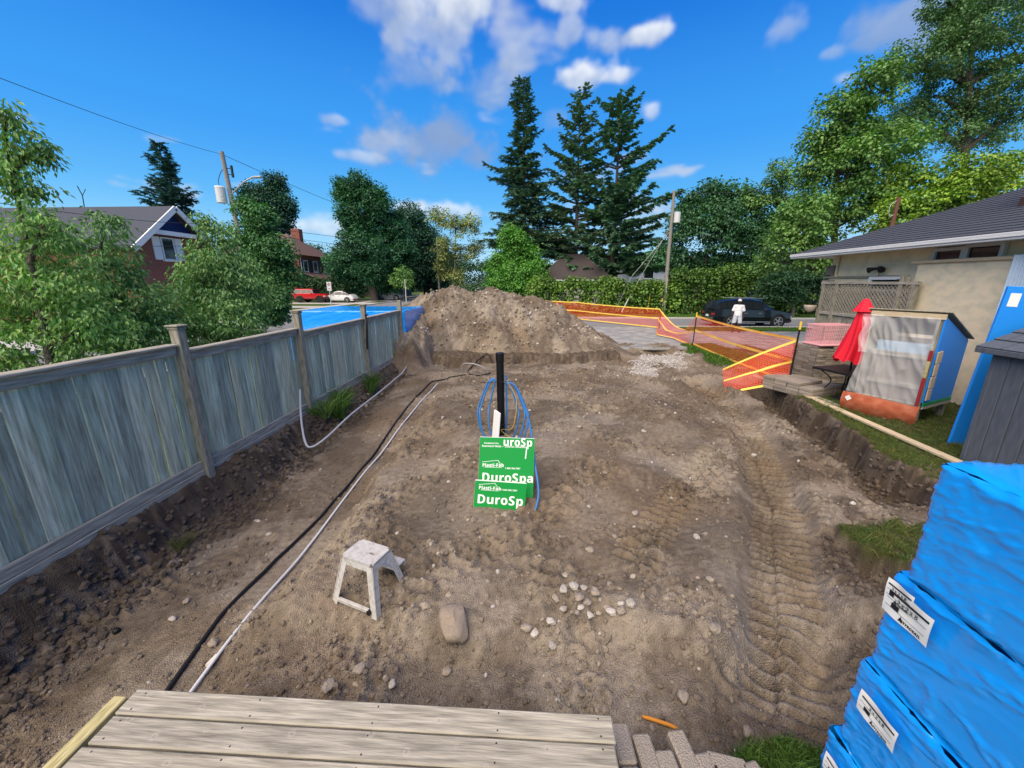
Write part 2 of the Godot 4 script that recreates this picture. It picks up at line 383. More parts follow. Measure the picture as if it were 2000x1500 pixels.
func make_sky() -> ImageTexture:
	var w := 1792
	var h := 896
	var im := Image.create(w, h, false, Image.FORMAT_RGBF)
	im.fill(Color(0.12, 0.16, 0.16) / EXPO)
	var f := FastNoiseLite.new()
	f.seed = 5; f.frequency = 1.0; f.fractal_octaves = 5; f.fractal_type = FastNoiseLite.FRACTAL_FBM; f.fractal_gain = 0.55
	var g := FastNoiseLite.new()
	g.seed = 9; g.frequency = 1.0; g.fractal_octaves = 3
	var cl := []
	for e in CLOUDS:
		var d := Vector3(e[0], e[1], e[2])
		var r := d.cross(Vector3.UP).normalized()
		cl.append([d, r, r.cross(d), e[3], e[4], e[5], e[6]])
	for y in h / 2 + 1:
		var el := PI * (0.5 - (y + 0.5) / h)
		var t := clampf(el / deg_to_rad(45.0), 0.0, 1.0)
		var base := Color(0.50, 0.80, 1.0).lerp(Color(0.17, 0.58, 1.0), ss(0.0, 0.24, t)).lerp(Color(0.055, 0.36, 0.94), ss(0.10, 0.40, t)).lerp(Color(0.008, 0.17, 0.72), ss(0.34, 0.75, t)).lerp(Color(0.006, 0.12, 0.6), ss(0.75, 1.0, t))
		var ce := cos(el)
		for x in w:
			var az := TAU * (x + 0.5) / w
			if az > PI: az -= TAU
			var d := Vector3(sin(az) * ce, sin(el), -cos(az) * ce)
			var c := base
			# even, thin fair-weather cloud over the whole sky
			var k := Vector2(d.x, d.z) / (d.y + 0.12)
			var s := f.get_noise_2d(k.x * 1.1 + 31.0, k.y * 1.1)
			var cov := ss(0.34, 0.66, s) * 0.7
			if cov > 0.0: c = c.lerp(Color(0.62, 0.68, 0.80), cov)
			if absf(az) > 1.35 or el > 0.95:
				im.set_pixel(x, y, Color(c.r / EXPO, c.g / EXPO, c.b / EXPO))
				continue
			for e in cl:
				var q: float = d.dot(e[0])
				if q < 0.9: continue
				var u: float = d.dot(e[1]) / e[3]
				var v: float = d.dot(e[2]) / e[4]
				var rr := u * u + v * v
				if rr > 4.0: continue
				var nn := f.get_noise_2d(az * 7.0, el * 9.0) * 1.25
				var den := ss(0.30, 0.95, exp(-rr * 1.1) * 1.05 + nn * 0.62) * clampf(2.2 - rr * 0.6, 0.0, 1.0)
				if den <= 0.0: continue
				var lit := clampf(0.5 + 0.5 * v + g.get_noise_2d(az * 16.0, el * 18.0) * 0.7, 0.0, 1.0)
				var cc := Color(0.24, 0.36, 0.62).lerp(Color(0.95, 0.98, 1.0), clampf(e[5] * (0.45 + lit * 0.75), 0.0, 1.0))
				c = c.lerp(cc, den * e[6])
			im.set_pixel(x, y, Color(c.r / EXPO, c.g / EXPO, c.b / EXPO))
	return ImageTexture.create_from_image(im)

func make_light():
	var cam := Camera3D.new()
	cam.name = "camera"
	cam.fov = 89.92
	cam.near = 0.05; cam.far = 900.0
	cam.position = Vector3(0, 2.7, 0)
	cam.rotation = Vector3(deg_to_rad(-14.912), deg_to_rad(2.946), 0)
	add_child(cam); cam.current = true
	var env := Environment.new()
	env.background_mode = Environment.BG_SKY
	var sky := Sky.new()
	var pm := PanoramaSkyMaterial.new()
	pm.panorama = make_sky()
	sky.sky_material = pm
	env.sky = sky
	env.ambient_light_source = Environment.AMBIENT_SOURCE_SKY
	env.tonemap_mode = Environment.TONE_MAPPER_LINEAR
	env.tonemap_exposure = EXPO
	env.sdfgi_enabled = true; env.ssao_enabled = true; env.ssil_enabled = true
	var we := WorldEnvironment.new()
	we.name = "world_environment"; we.environment = env
	add_child(we)
	var sun := DirectionalLight3D.new()
	sun.name = "sun"
	sun.light_energy = 0.5
	sun.light_angular_distance = 80.0
	sun.light_color = Color(1.0, 0.92, 0.79)
	sun.shadow_enabled = true
	sun.look_at_from_position(Vector3(-4, 10.5, 7), Vector3.ZERO)
	add_child(sun)

# ---------------------------------------------------------------- ground
const TRACK := [Vector2(1.7, -1.9), Vector2(1.98, -2.32), Vector2(2.32, -2.94), Vector2(2.68, -3.61), Vector2(3.24, -4.58), Vector2(3.85, -6.11), Vector2(4.3, -7.37), Vector2(4.7, -9.21), Vector2(4.9, -11.4)]
const TRACK_B := [Vector2(3.14, -6.14), Vector2(2.05, -4.77), Vector2(1.55, -4.06), Vector2(0.99, -3.2)]
const TRACK_C := [Vector2(-1.09, -3.2), Vector2(-0.44, -3.35), Vector2(0.09, -3.49), Vector2(0.54, -3.64), Vector2(1.2, -3.9)]
const EDGE := [Vector2(-10.6, 6.75), Vector2(-9.54, 6.36), Vector2(-7.65, 6.1), Vector2(-6.21, 5.72), Vector2(-5.21, 5.5), Vector2(-4.5, 5.35)]
func edge_x(z: float) -> float:
	if z <= EDGE[0].x: return EDGE[0].y
	for i in EDGE.size() - 1:
		if z <= EDGE[i + 1].x: return lerpf(EDGE[i].y, EDGE[i + 1].y, (z - EDGE[i].x) / (EDGE[i + 1].x - EDGE[i].x))
	return EDGE[EDGE.size() - 1].y
func along(path: Array, p: Vector2) -> Vector3:
	# distance to the path, signed side, length along it
	var best := Vector3(99, 0, 0)
	var run := 0.0
	for i in path.size() - 1:
		var a: Vector2 = path[i]; var b: Vector2 = path[i + 1]
		var l := a.distance_to(b)
		var t := clampf((p - a).dot(b - a) / (l * l), 0.0, 1.0)
		var q := a.lerp(b, t)
		var d := p.distance_to(q)
		if d < best.x: best = Vector3(d, signf((b - a).cross(p - a)), run + t * l)
		run += l
	return best
func n2(x: float, z: float, f: float) -> float: return nz.get_noise_2d(x * f, z * f)
func in_patch(x: float, z: float) -> float:
	return 1.0 - sqrt(pow((x - 4.05) / 0.62, 2.0) + pow((z + 3.72) / 0.40, 2.0)) + 0.22 * n2(x, z, 3.1)
func gravel_in(x: float, z: float) -> float:
	var p := Vector2(x - 4.75, z + 14.35).rotated(-0.62)
	return 1.0 - sqrt(pow(p.x / 0.95, 2.0) + pow(p.y / 2.7, 2.0)) + 0.35 * n2(x, z, 0.9) + 0.12 * n2(x, z, 5.0)
func treads(path: Array, p: Vector2, half: float, pitch: float) -> float:
	var a := along(path, p)
	if a.x > half * 1.25: return 0.0
	var lat := a.x * a.y
	var ph := (a.z / pitch) + lat * lat * 3.0 - lat * 0.5 + (0.45 if lat < -0.06 else 0.0)
	var t := absf(ph - floorf(ph) - 0.5) * 2.0
	return (ss(0.35, 0.6, t) - 0.5) * (1.0 - ss(half * 0.8, half * 1.2, a.x)) * ss(0.0, 0.4, a.z) * (0.6 + 0.6 * ss(-0.5, 0.3, n2(p.x, p.y, 1.7)))
func soil(x: float, z: float, fine := true) -> Array:
	# [height, topsoil share, turf share, smooth share, gravel share]
	var e1 := 0.10 * n2(x, z, 0.8) + 0.05 * n2(x, z, 2.6) + 0.025 * n2(x, z, 7.0)
	var ew := 0.10 * n2(x * 0.3, z, 0.8) + 0.035 * n2(x * 0.3, z, 1.9)
	var wall := ss(-4.66, -4.34, x + ew)
	var low := lerpf(-0.52, -0.30, ss(-5.0, -10.5, z)) - 0.07 * ss(-3.2, -2.0, z)
	low += 0.05 * n2(x, z, 0.7) + 0.13 * ss(-3.9, -3.2, x) * (0.6 + 0.6 * n2(x + 7.0, z, 0.45))
	var bank := ss(-2.66, -2.05, x + e1 * 1.4)
	var hump := -0.05 + 0.07 * n2(x, z, 0.42) + 0.05 * n2(x, z, 1.1)
	hump += 0.27 * exp(-pow((x - 0.2) / 1.7, 2.0) - pow((z + 6.6) / 2.6, 2.0))
	hump += 0.30 * exp(-pow((x - 2.55 - 0.1 * (z + 7.5)) / 0.75, 2.0) - pow((z + 7.7) / 1.7, 2.0))
	hump -= 0.17 * ss(-2.72, -2.42, z + e1 * 0.9 + 0.1 * sin(x * 3.0))
	hump -= 0.16 * ss(-8.5, -12.5, z)
	var top := 0.0
	var turf := 0.0
	var smooth := 0.0
	var h := lerpf(lerpf(0.0, low, wall), hump, bank)
	top = maxf(top, 1.0 - ss(-4.25, -3.75, x + e1 * 2.6))
	smooth = maxf(smooth, (1.0 - bank) * ss(-4.2, -3.8, x) * 0.6)
	var p := Vector2(x, z)
	if x > 0.8:
		var a := along(TRACK, p)
		h -= 0.20 * exp(-pow(a.x / 0.34, 4.0)) * ss(0.0, 0.6, a.z)
		h += 0.05 * exp(-pow((a.x - 0.52) / 0.16, 2.0))
		smooth = maxf(smooth, 1.0 - ss(0.22, 0.42, a.x))
		if a.y > 0.0: top = maxf(top, 0.75 * ss(0.30, 0.5, a.x) * (1.0 - ss(0.9, 1.6, a.x)) * ss(-0.3, 0.2, n2(x, z, 1.6) + 0.4 * n2(x, z, 6.0)) * ss(-8.5, -6.5, z))
		var rgt := a.y > 0.0 if true else false
		var ex := edge_x(z)
		var e := x - ex + ew
		var act := ss(-10.9, -10.0, z) * (1.0 - ss(-4.75, -4.35, z))
		if e > -1.6 and act > 0.0:
			var floor_h := -0.52 + 0.05 * n2(x, z, 1.9)
			var hh := lerpf(h, floor_h, ss(-0.95, -0.55, e))
			hh = lerpf(hh, 0.02, ss(-0.16, 0.02, e))
			h = lerpf(h, hh, act)
			top = maxf(top, act * ss(-0.8, -0.5, e + 0.25 * n2(x, z, 2.2)))
			turf = maxf(turf, act * ss(0.03, 0.12, e + 0.08 * n2(x, z, 4.0)))
		if z <= -10.0 and x > 6.2: 
			var o := ss(6.35, 6.85, x + e1)
			h = lerpf(h, 0.0, o); turf = maxf(turf, o * ss(-0.1, 0.25, n2(x, z, 1.4) + (x - 7.0) * 0.25))
		if z > -4.7:
			h = lerpf(h, -0.10, ss(3.6, 4.6, x))
			var pa := in_patch(x, z)
			var pit := exp(-pow((x - 3.35) / 0.32, 2.0) - pow((z + 3.45) / 0.40, 2.0))
			h -= 0.24 * pit
			top = maxf(top, ss(0.2, 0.5, pit + 0.2 * n2(x, z, 3.0)))
			h = lerpf(h, 0.03, ss(-0.02, 0.10, pa)); turf = maxf(turf, ss(0.02, 0.12, pa))
			top = maxf(top, ss(-0.2, 0.0, pa) * 0.8)
			top = maxf(top, 0.55 * ss(1.2, 1.6, x) * ss(-2.2, -1.9, z))
			# near grass by the pallet
			var gr := 1.0 - sqrt(pow((x - 1.55) / 0.36, 2.0) + pow((z + 1.66) / 0.17, 2.0)) + 0.25 * n2(x, z, 4.0)
			h = lerpf(h, -0.03, ss(-0.1, 0.2, gr)); turf = maxf(turf, ss(0.0, 0.15, gr))
	var gv := 0.0
	if z < -10.5:
		gv = ss(0.0, 0.22, gravel_in(x, z)) if x > 2.0 else 0.0
		h = lerpf(h, -0.22 + 0.05 * n2(x, z, 1.4), ss(-0.25, 0.3, gravel_in(x, z)) if x > 2.0 else 0.0)
		# far wall of the dig
		var fz := z + 0.35 * n2(x, 2.0, 0.5) + 0.12 * n2(x, 5.0, 1.3) + (0.28 * (x - 3.0) if x < 3.0 else 0.0) * 0.08
		if x < 3.4:
			h -= (0.16 + 0.22 * n2(x, 7.0, 0.9)) * ss(-12.4, -13.8, z) * ss(-3.9, -3.0, x) * (1.0 - ss(1.6, 3.0, x))
			h = lerpf(h, 0.02, ss(-14.25, -14.60, fz))
			top = maxf(top, ss(-14.15, -14.3, fz + 0.2 * n2(x, z, 2.0)) * 0.9)
		else: h = lerpf(h, -0.03, ss(-16.55, -16.85, fz))
	if fine:
		var r := 1.0 - 0.92 * smooth
		var lump := 1.0 - absf(n2(x + 3.0, z, 3.4)) * 2.0
		var zone := ss(-0.15, 0.5, n2(x, z + 9.0, 0.75))
		h += r * (0.062 * maxf(lump, 0.0) * (0.08 + 1.0 * zone) - 0.012)
		h += r * (0.008 + 0.018 * zone) * n2(x, z, 8.5) + r * (0.005 + 0.010 * zone) * n2(x, z, 17.0) + 0.004 * n2(x, z, 31.0) + top * 0.035 * n2(x, z, 4.3) * (1.0 - turf)
		if x > 1.2 and x < 5.6 and z > -11.8: h += 0.10 * treads(TRACK, p, 0.26, 0.13)
		if x > 0.6 and x < 3.6 and z > -6.6 and z < -2.8: h += 0.07 * treads(TRACK_B, p, 0.20, 0.13)
		if x > -1.4 and x < 1.5 and z > -4.3 and z < -2.9: h += 0.03 * treads(TRACK_C, p, 0.10, 0.11)
	return [h, top, turf, smooth, gv]
func ground_y(x: float, z: float) -> float: return soil(x, z, true)[0]

const CREST := [Vector2(-8.4, -0.3), Vector2(-7.06, 1.25), Vector2(-6.06, 1.5), Vector2(-5.22, 1.95), Vector2(-4.5, 2.0), Vector2(-3.83, 2.42), Vector2(-2.87, 2.18), Vector2(-1.81, 2.38), Vector2(-0.79, 2.08), Vector2(-0.22, 2.06), Vector2(0.65, 1.88), Vector2(1.38, 1.56), Vector2(2.6, 0.70), Vector2(3.19, 0.38), Vector2(3.9, -0.05), Vector2(4.6, -0.4)]
func pile_y(x: float, z: float) -> float:
	var c := -0.6
	for i in CREST.size() - 1:
		if x >= CREST[i].x and x <= CREST[i + 1].x: c = lerpf(CREST[i].y, CREST[i + 1].y, (x - CREST[i].x) / (CREST[i + 1].x - CREST[i].x))
	var zc := -17.6 + 0.25 * n2(x, 3.0, 0.5)
	var d := z - zc
	var reach := 3.15 if d > 0.0 else 3.4
	var t := clampf(absf(d) / reach, 0.0, 1.3)
	var h := (c + 0.25) * (1.0 - pow(t, 1.35)) - 0.25
	# spur along the dug corner beyond the fence
	var sp := exp(-pow((x + 4.55 + 0.12 * n2(x, z, 1.0)) / 0.75, 4.0)) * (1.0 - ss(-13.1, -12.0, z))
	h = maxf(h, -0.3 + sp * (1.35 - 0.28 * (z + 15.0)) if z > -18.0 else h)
	# bite at the corner of the dig
	h -= 1.0 * exp(-pow((x + 3.1) / 0.75, 2.0) - pow((z + 14.7) / 0.8, 2.0))
	var k := ss(-0.3, 0.4, h)
	h += k * (0.16 * n2(x, z, 0.9) + 0.08 * n2(x, z, 2.1) + 0.09 * (0.5 - absf(n2(x + 5.0, z, 3.6))) + 0.055 * n2(x, z, 6.5) + (0.16 * n2(x, z, 2.7) + 0.10 * n2(x, z, 5.2)) * sp + 0.02 * n2(x, z, 13.0))
	return h

func soil_color(x: float, z: float, h: float, s: Array) -> Color:
	var m := ss(-0.35, 0.45, n2(x, z, 0.55) + 0.45 * n2(x, z, 2.3) + 0.25 * n2(x, z, 9.0))
	var c := Color(0.192, 0.160, 0.124).lerp(Color(0.298, 0.256, 0.205), m)
	c = c.lerp(Color(0.195, 0.140, 0.09), 0.5 * ss(0.05, 0.5, n2(x - 11.0, z + 4.0, 0.33) + 0.2 * n2(x, z, 4.0)))
	c = c.lerp(Color(0.27, 0.23, 0.18), 0.55 * ss(0.15, 0.5, n2(x + 20.0, z, 0.7) + 0.3 * n2(x, z, 5.0)))
	var t: float = s[1]
	c = c.lerp(Color(0.088, 0.068, 0.052), t * (0.62 + 0.38 * ss(-0.3, 0.25, n2(x, z, 4.7))))
	c = c.lerp(Color(0.19, 0.14, 0.09), s[3] * 0.35 * ss(-0.2, 0.3, n2(x, z, 1.3)))
	c = c.lerp(Color(0.44, 0.43, 0.41), s[4] * (0.75 + 0.25 * n2(x, z, 7.0)))
	c = c.lerp(Color(0.075, 0.085, 0.03), s[2])
	c = c.lerp(Color(0.115, 0.091, 0.068), 0.55 * ss(0.12, 0.42, n2(x - 4.0, z + 30.0, 0.6) + 0.35 * n2(x, z, 3.3) + 0.15 * n2(x, z, 11.0)))
	var k := 1.0 + 0.22 * n2(x, z, 14.0)
	return Color(c.r * k, c.g * k, c.b * k)

func make_ground():
	# the soil of the dig
	var x0 := -4.98
	var x1 := 9.6
	var nx := 500
	var zs := PackedFloat32Array()
	var z := -0.4
	while z > -17.6:
		zs.append(z); z -= 0.008 + 0.003 * -z
	zs.append(-17.7)
	var b := MB.new()
	b.tinted = true
	for j in zs.size():
		for i in nx + 1:
			var x := lerpf(x0, x1, float(i) / nx)
			var s := soil(x, zs[j])
			b.v.append(Vector3(x, s[0], zs[j])); b.n.append(Vector3.ZERO); b.uv.append(Vector2(x, zs[j]))
			b.c.append(soil_color(x, zs[j], s[0], s))
	finish_grid(b, nx, zs.size() - 1)
	struct("excavated_ground", b, M.soil, "rough bare brown soil of the dug up yard with tyre tracks")
	# the heap
	b = MB.new(); b.tinted = true
	nx = 230
	var nzz := 160
	for j in nzz + 1:
		for i in nx + 1:
			var x := lerpf(-8.4, 4.6, float(i) / nx)
			var zz := lerpf(-11.8, -21.2, float(j) / nzz)
			var h := pile_y(x, zz)
			b.v.append(Vector3(x, h, zz)); b.n.append(Vector3.ZERO); b.uv.append(Vector2(x, zz))
			var dark := ss(-0.1, 0.3, n2(x, zz, 0.8) + -0.3 + 0.3 * n2(x, zz, 3.0))
			b.c.append(soil_color(x, zz, h, [h, dark * 0.6, 0.0, 0.0, 0.0]) * 1.15)
	finish_grid(b, nx, nzz)
	solo("dirt_pile", b, M.soil, "tall heap of dug out brown earth beyond the excavated yard", "dirt pile")
	# grass round about, one sheet with the yard left out
	b = MB.new()
	var far := 420.0
	for r in [[-far, -4.9, -17.5, far], [9.5, far, -17.5, far], [-far, far, -far, -17.4]]:
		b.quad(Vector3(r[0], -0.06, r[3]), Vector3(r[1], -0.06, r[3]), Vector3(r[1], -0.06, r[2]), Vector3(r[0], -0.06, r[2]))
	b.quad(Vector3(-4.9, -0.06, far), Vector3(9.5, -0.06, far), Vector3(9.5, -0.06, -0.5), Vector3(-4.9, -0.06, -0.5))
	struct("ground", b, M.turf)
	# streets
	flat("street", Rect2(-19.6, -200, 8.4, 260), -0.045, M.asphalt)
	flat("cross_street", Rect2(-11.3, -30.2, 180, 5.9), -0.042, M.asphalt)
	flat("driveway", Rect2(3.35, -24.4, 5.55, 7.6), -0.030, M.drive)
	flat("neighbour_driveway", Rect2(8.0, -22.6, 30.0, 9.2), -0.034, M.drive)
	flat("sidewalk", Rect2(-23.9, -200, 1.5, 260), -0.03, M.concrete)
	for k in [[-19.75, -200.0, 0.16, 260.0], [-11.25, -24.2, 0.16, 84.0], [-11.25, -200.0, 0.16, 169.7], [-11.3, -30.35, 180.0, 0.16], [8.9, -24.35, 160.0, 0.16], [-11.3, -24.35, 14.6, 0.16]]:
		var kb := MB.new(); kb.box(Vector3(k[0] + k[2] / 2, 0.0, k[1] + k[3] / 2), Vector3(k[2], 0.14, k[3]), Basis(), 0.02)
		struct("kerb", kb, M.concrete)
	for k in [-33.5, -43.8, -51.2, -59.0, -27.0, -17.0]:
		flat("house_driveway", Rect2(-36.0, k, 16.3, 2.9), -0.024, M.concrete)
	# broken concrete apron at the driveway's end
	for k in 7:
		var bb := MB.new()
		bb.box(Vector3.ZERO, Vector3(rng.randf_range(0.35, 0.8), 0.10, rng.randf_range(0.18, 0.32)), Basis(), 0.015)
		solo("concrete_chunk", bb, M.drive, "broken slab piece along the ragged driveway end", "rubble", Vector3(3.5 + k * 0.5, -0.09, -16.72 + rng.randf_range(-0.06, 0.1)), rng.randf_range(-0.25, 0.25), "broken pieces of driveway slab")
func flat(called: String, r: Rect2, y: float, m: Material):
	var b := MB.new()
	b.quad(Vector3(r.position.x, y, r.end.y), Vector3(r.end.x, y, r.end.y), Vector3(r.end.x, y, r.position.y), Vector3(r.position.x, y, r.position.y))
	struct(called, b, m)
func finish_grid(b: MB, nx: int, nzz: int):
	var v := b.v
	var n := PackedVector3Array(); n.resize(v.size())
	var ix := PackedInt32Array(); ix.resize(nx * nzz * 6)
	var o := 0
	for j in nzz:
		for i in nx:
			var k := j * (nx + 1) + i
			var l := k + nx + 1
			var a := (v[k + 1] - v[k]).cross(v[l + 1] - v[k])
			var d := (v[l + 1] - v[k]).cross(v[l] - v[k])
			n[k] += a + d; n[k + 1] += a; n[l + 1] += a + d; n[l] += d
			ix[o] = k; ix[o + 1] = l + 1; ix[o + 2] = k + 1
			ix[o + 3] = k; ix[o + 4] = l; ix[o + 5] = l + 1
			o += 6
	for k in n.size(): n[k] = n[k].normalized()
	b.n = n; b.ix = ix

func stone_mesh(sd: int, sq := Vector3.ONE, rough := 0.3) -> MB:
	var b := MB.new()
	b.tinted = true
	var f := FastNoiseLite.new(); f.seed = sd; f.frequency = 1.0
	b.grid(14, 9, func(u, v):
		var a: float = u * TAU; var e: float = (v - 0.5) * PI
		var d := Vector3(cos(a) * cos(e), sin(e), -sin(a) * cos(e))
		var r := 1.0 + rough * f.get_noise_3d(d.x * 0.9 + sd, d.y * 0.9, d.z * 0.9) + rough * 0.35 * f.get_noise_3d(d.x * 2.4, d.y * 2.4, d.z * 2.4)
		return d * r * sq)
	return b
func crumb_mesh() -> MB:
	# small broken lump: flat faceted, 20 faces
	var b := MB.new()
	var f := FastNoiseLite.new(); f.seed = 4; f.frequency = 1.0
	var p := []
	for e in [[-1, 1.62, 0], [1, 1.62, 0], [-1, -1.62, 0], [1, -1.62, 0], [0, -1, 1.62], [0, 1, 1.62], [0, -1, -1.62], [0, 1, -1.62], [1.62, 0, -1], [1.62, 0, 1], [-1.62, 0, -1], [-1.62, 0, 1]]:
		var d := Vector3(e[0], e[1], e[2]).normalized()
		p.append(d * (1.0 + 0.45 * f.get_noise_3d(d.x * 3.0, d.y * 3.0, d.z * 3.0)) * Vector3(1, 0.75, 0.88))
	for t in [[0, 11, 5], [0, 5, 1], [0, 1, 7], [0, 7, 10], [0, 10, 11], [1, 5, 9], [5, 11, 4], [11, 10, 2], [10, 7, 6], [7, 1, 8], [3, 9, 4], [3, 4, 2], [3, 2, 6], [3, 6, 8], [3, 8, 9], [4, 9, 5], [2, 4, 11], [6, 2, 10], [8, 6, 7], [9, 8, 1]]:
		b.ft(Vector3.ZERO, p[t[0]], p[t[1]], p[t[2]])
	return b
func make_stones():
	var grp := "stones lying loose on the dug soil"
	var meshes := []
	for i in 6: meshes.append(stone_mesh(100 + i * 7, Vector3(1.0, rng.randf_range(0.6, 0.85), rng.randf_range(0.7, 1.0)), 0.45))
	var tones := [Color(0.40, 0.35, 0.30), Color(0.50, 0.47, 0.43), Color(0.33, 0.28, 0.235), Color(0.58, 0.56, 0.53)]
	var put := func(x: float, zz: float, r: float, label: String, cat: String, g: String, tone: int, called := "stone"):
		var b := MB.new()
		var src: MB = meshes[rng.randi() % meshes.size()]
		b.v = src.v; b.n = src.n; b.uv = src.uv; b.ix = src.ix; b.tinted = true
		b.c = PackedColorArray(); b.c.resize(b.v.size()); b.c.fill(tones[tone] * rng.randf_range(0.85, 1.1))
		var o := solo(called, b, M.stone, label, cat, Vector3(x, ground_y(x, zz) + r * 0.28, zz), 0.0, g)
		o.basis = Basis(Vector3.UP, rng.randf() * TAU) * Basis(Vector3.RIGHT, rng.randf_range(-0.3, 0.3)) * Basis().scaled(Vector3(r, r * 0.85, r))
	# boulder
	var bo := stone_mesh(7, Vector3(0.125, 0.10, 0.165), 0.55)
	bo.c.fill(Color(0.33, 0.28, 0.235))
	var o := solo("boulder", bo, M.stone, "large rounded tan boulder half sunk in soil near the plastic step stool", "boulder", Vector3(-0.62, ground_y(-0.62, -2.58) + 0.02, -2.58))
	o.rotation = Vector3(0.35, 0.35, 0.1)
	for p in [[0.31, -2.85], [0.24, -2.79], [0.41, -2.92], [0.3, -2.71], [0.41, -2.69], [0.49, -2.86], [0.51, -2.78], [0.59, -2.87], [0.61, -2.73], [0.35, -3.07], [0.68, -2.76], [0.8, -2.75], [0.87, -2.72], [0.79, -2.69], [0.52, -2.7], [0.45, -2.72], [-0.01, -2.59], [0.06, -2.57], [0.2, -2.48], [0.71, -2.71], [0.44, -2.77], [0.19, -2.63]]:
		put.call(p[0], p[1], rng.randf_range(0.026, 0.05), "pale stone in the small cluster of rocks on the bare soil", "stone", "cluster of pale rocks", [1, 3, 3, 0][rng.randi() % 4])
	for p in [[-0.9, -2.71], [-1.43, -2.05], [-3.52, -3.08], [-3.46, -2.86], [-3.37, -4.15], [-1.82, -1.98], [1.12, -2.15], [1.47, -2.51], [1.81, -3.7], [1.67, -3.04], [0.87, -6.5], [0.89, -8.17], [1.27, -4.15], [-0.64, -3.85], [-0.29, -3.94], [-2.83, -2.61], [3.84, -6.28], [-0.63, -2.31], [-1.25, -2.16], [-1.0, -2.13], [0.62, -3.4], [-1.55, -12.21], [2.01, -6.51], [1.49, -1.98], [1.06, -5.0], [0.93, -3.66]]:
		put.call(p[0], p[1], rng.randf_range(0.03, 0.055), "single stone lying loose " + ("in the hollow along the fence trench" if p[0] < -2.7 else "just in front of the grey deck" if p[1] > -2.4 and p[0] < 0.0 else "on the soil near the wrapped blue bundles" if p[1] > -3.2 and p[0] > 0.9 else "near the plastic step stool and boulder" if p[1] > -3.0 else "on the soil around the green boards" if p[1] > -4.6 else "on the bare soil beyond the green boards"), "stone", grp, [0, 1, 2, 0][rng.randi() % 4])
	# uncountable crumbs
	var xs := []; var cs := []
	for i in 52000:
		var zz := -1.7 - 12.5 * pow(rng.randf(), 2.0)
		var x := rng.randf_range(-4.5, 5.6)
		var s := soil(x, zz)
		if s[2] > 0.2 or s[4] > 0.3: continue
		var clod: bool = rng.randf() < 0.955 + s[1] * 0.045
		var r := (0.005 + 0.021 * pow(rng.randf(), 4.5)) * (1.0 + 0.06 * -zz) * (1.5 if s[1] > 0.5 else 1.0)
		if rng.randf() < s[3] * 0.8: continue
		if rng.randf() > 0.35 + 0.9 * ss(-0.3, 0.4, n2(x, zz + 9.0, 0.75)) + s[1]: continue
		xs.append(Transform3D(rbasis(r), Vector3(x, s[0] + r * 0.2, zz)))
		var c: Color = soil_color(x, zz, 0.0, s) * rng.randf_range(0.7, 1.3) if clod else (tones[rng.randi() % 4] as Color) * rng.randf_range(0.8, 1.1)
		cs.append(c)
	for i in 3600:
		# dark clods lying down the trench sides
		var lf := i % 2 == 0
		var zz := -1.7 - 9.0 * pow(rng.randf(), 1.3) if lf else rng.randf_range(-10.4, -4.6)
		var x := -4.66 + 0.62 * rng.randf() if lf else edge_x(zz) - 0.85 * rng.randf()
		var s := soil(x, zz)
		if s[2] > 0.3: continue
		var r := 0.010 + 0.045 * pow(rng.randf(), 2.5)
		xs.append(Transform3D(rbasis(r), Vector3(x, s[0] + r * 0.1, zz)))
		cs.append(Color(0.088, 0.069, 0.053) * rng.randf_range(0.7, 1.5))
	for i in 3200:
		var x := rng.randf_range(-7.0, 3.2); var zz := rng.randf_range(-17.6, -14.3)
		var y := pile_y(x, zz)
		if y < 0.1: continue
		var r := 0.015 + 0.06 * pow(rng.randf(), 4.0)
		xs.append(Transform3D(rbasis(r), Vector3(x, y + r * 0.2, zz)))
		cs.append(soil_color(x, zz, y, [y, 0.0, 0.0, 0.0, 0.0]) * rng.randf_range(0.8, 1.1) if rng.randf() < 0.8 else (tones[rng.randi() % 4] as Color))
	var wm := crumb_mesh(); wm.tinted = false
	tag(many(numbered("soil_crumbs"), wm.mesh(), M.stone, xs, cs, self), "scattered crumbs of soil and small pebbles over the yard", "", "", "stuff")
	xs = []; cs = []
	for i in 3500:
		var x := rng.randf_range(2.6, 7.2); var zz := rng.randf_range(-17.0, -11.4)
		if gravel_in(x, zz) < 0.08: continue
		var r := rng.randf_range(0.012, 0.035)
		xs.append(Transform3D(rbasis(r), Vector3(x, soil(x, zz)[0] + r * 0.3, zz)))
		var t := rng.randf_range(0.4, 0.68)
		cs.append(Color(t, t * 0.98, t * 0.95))
	tag(many(numbered("gravel"), wm.mesh(), M.stone, xs, cs, self), "patch of pale grey gravel in front of the driveway", "", "", "stuff")

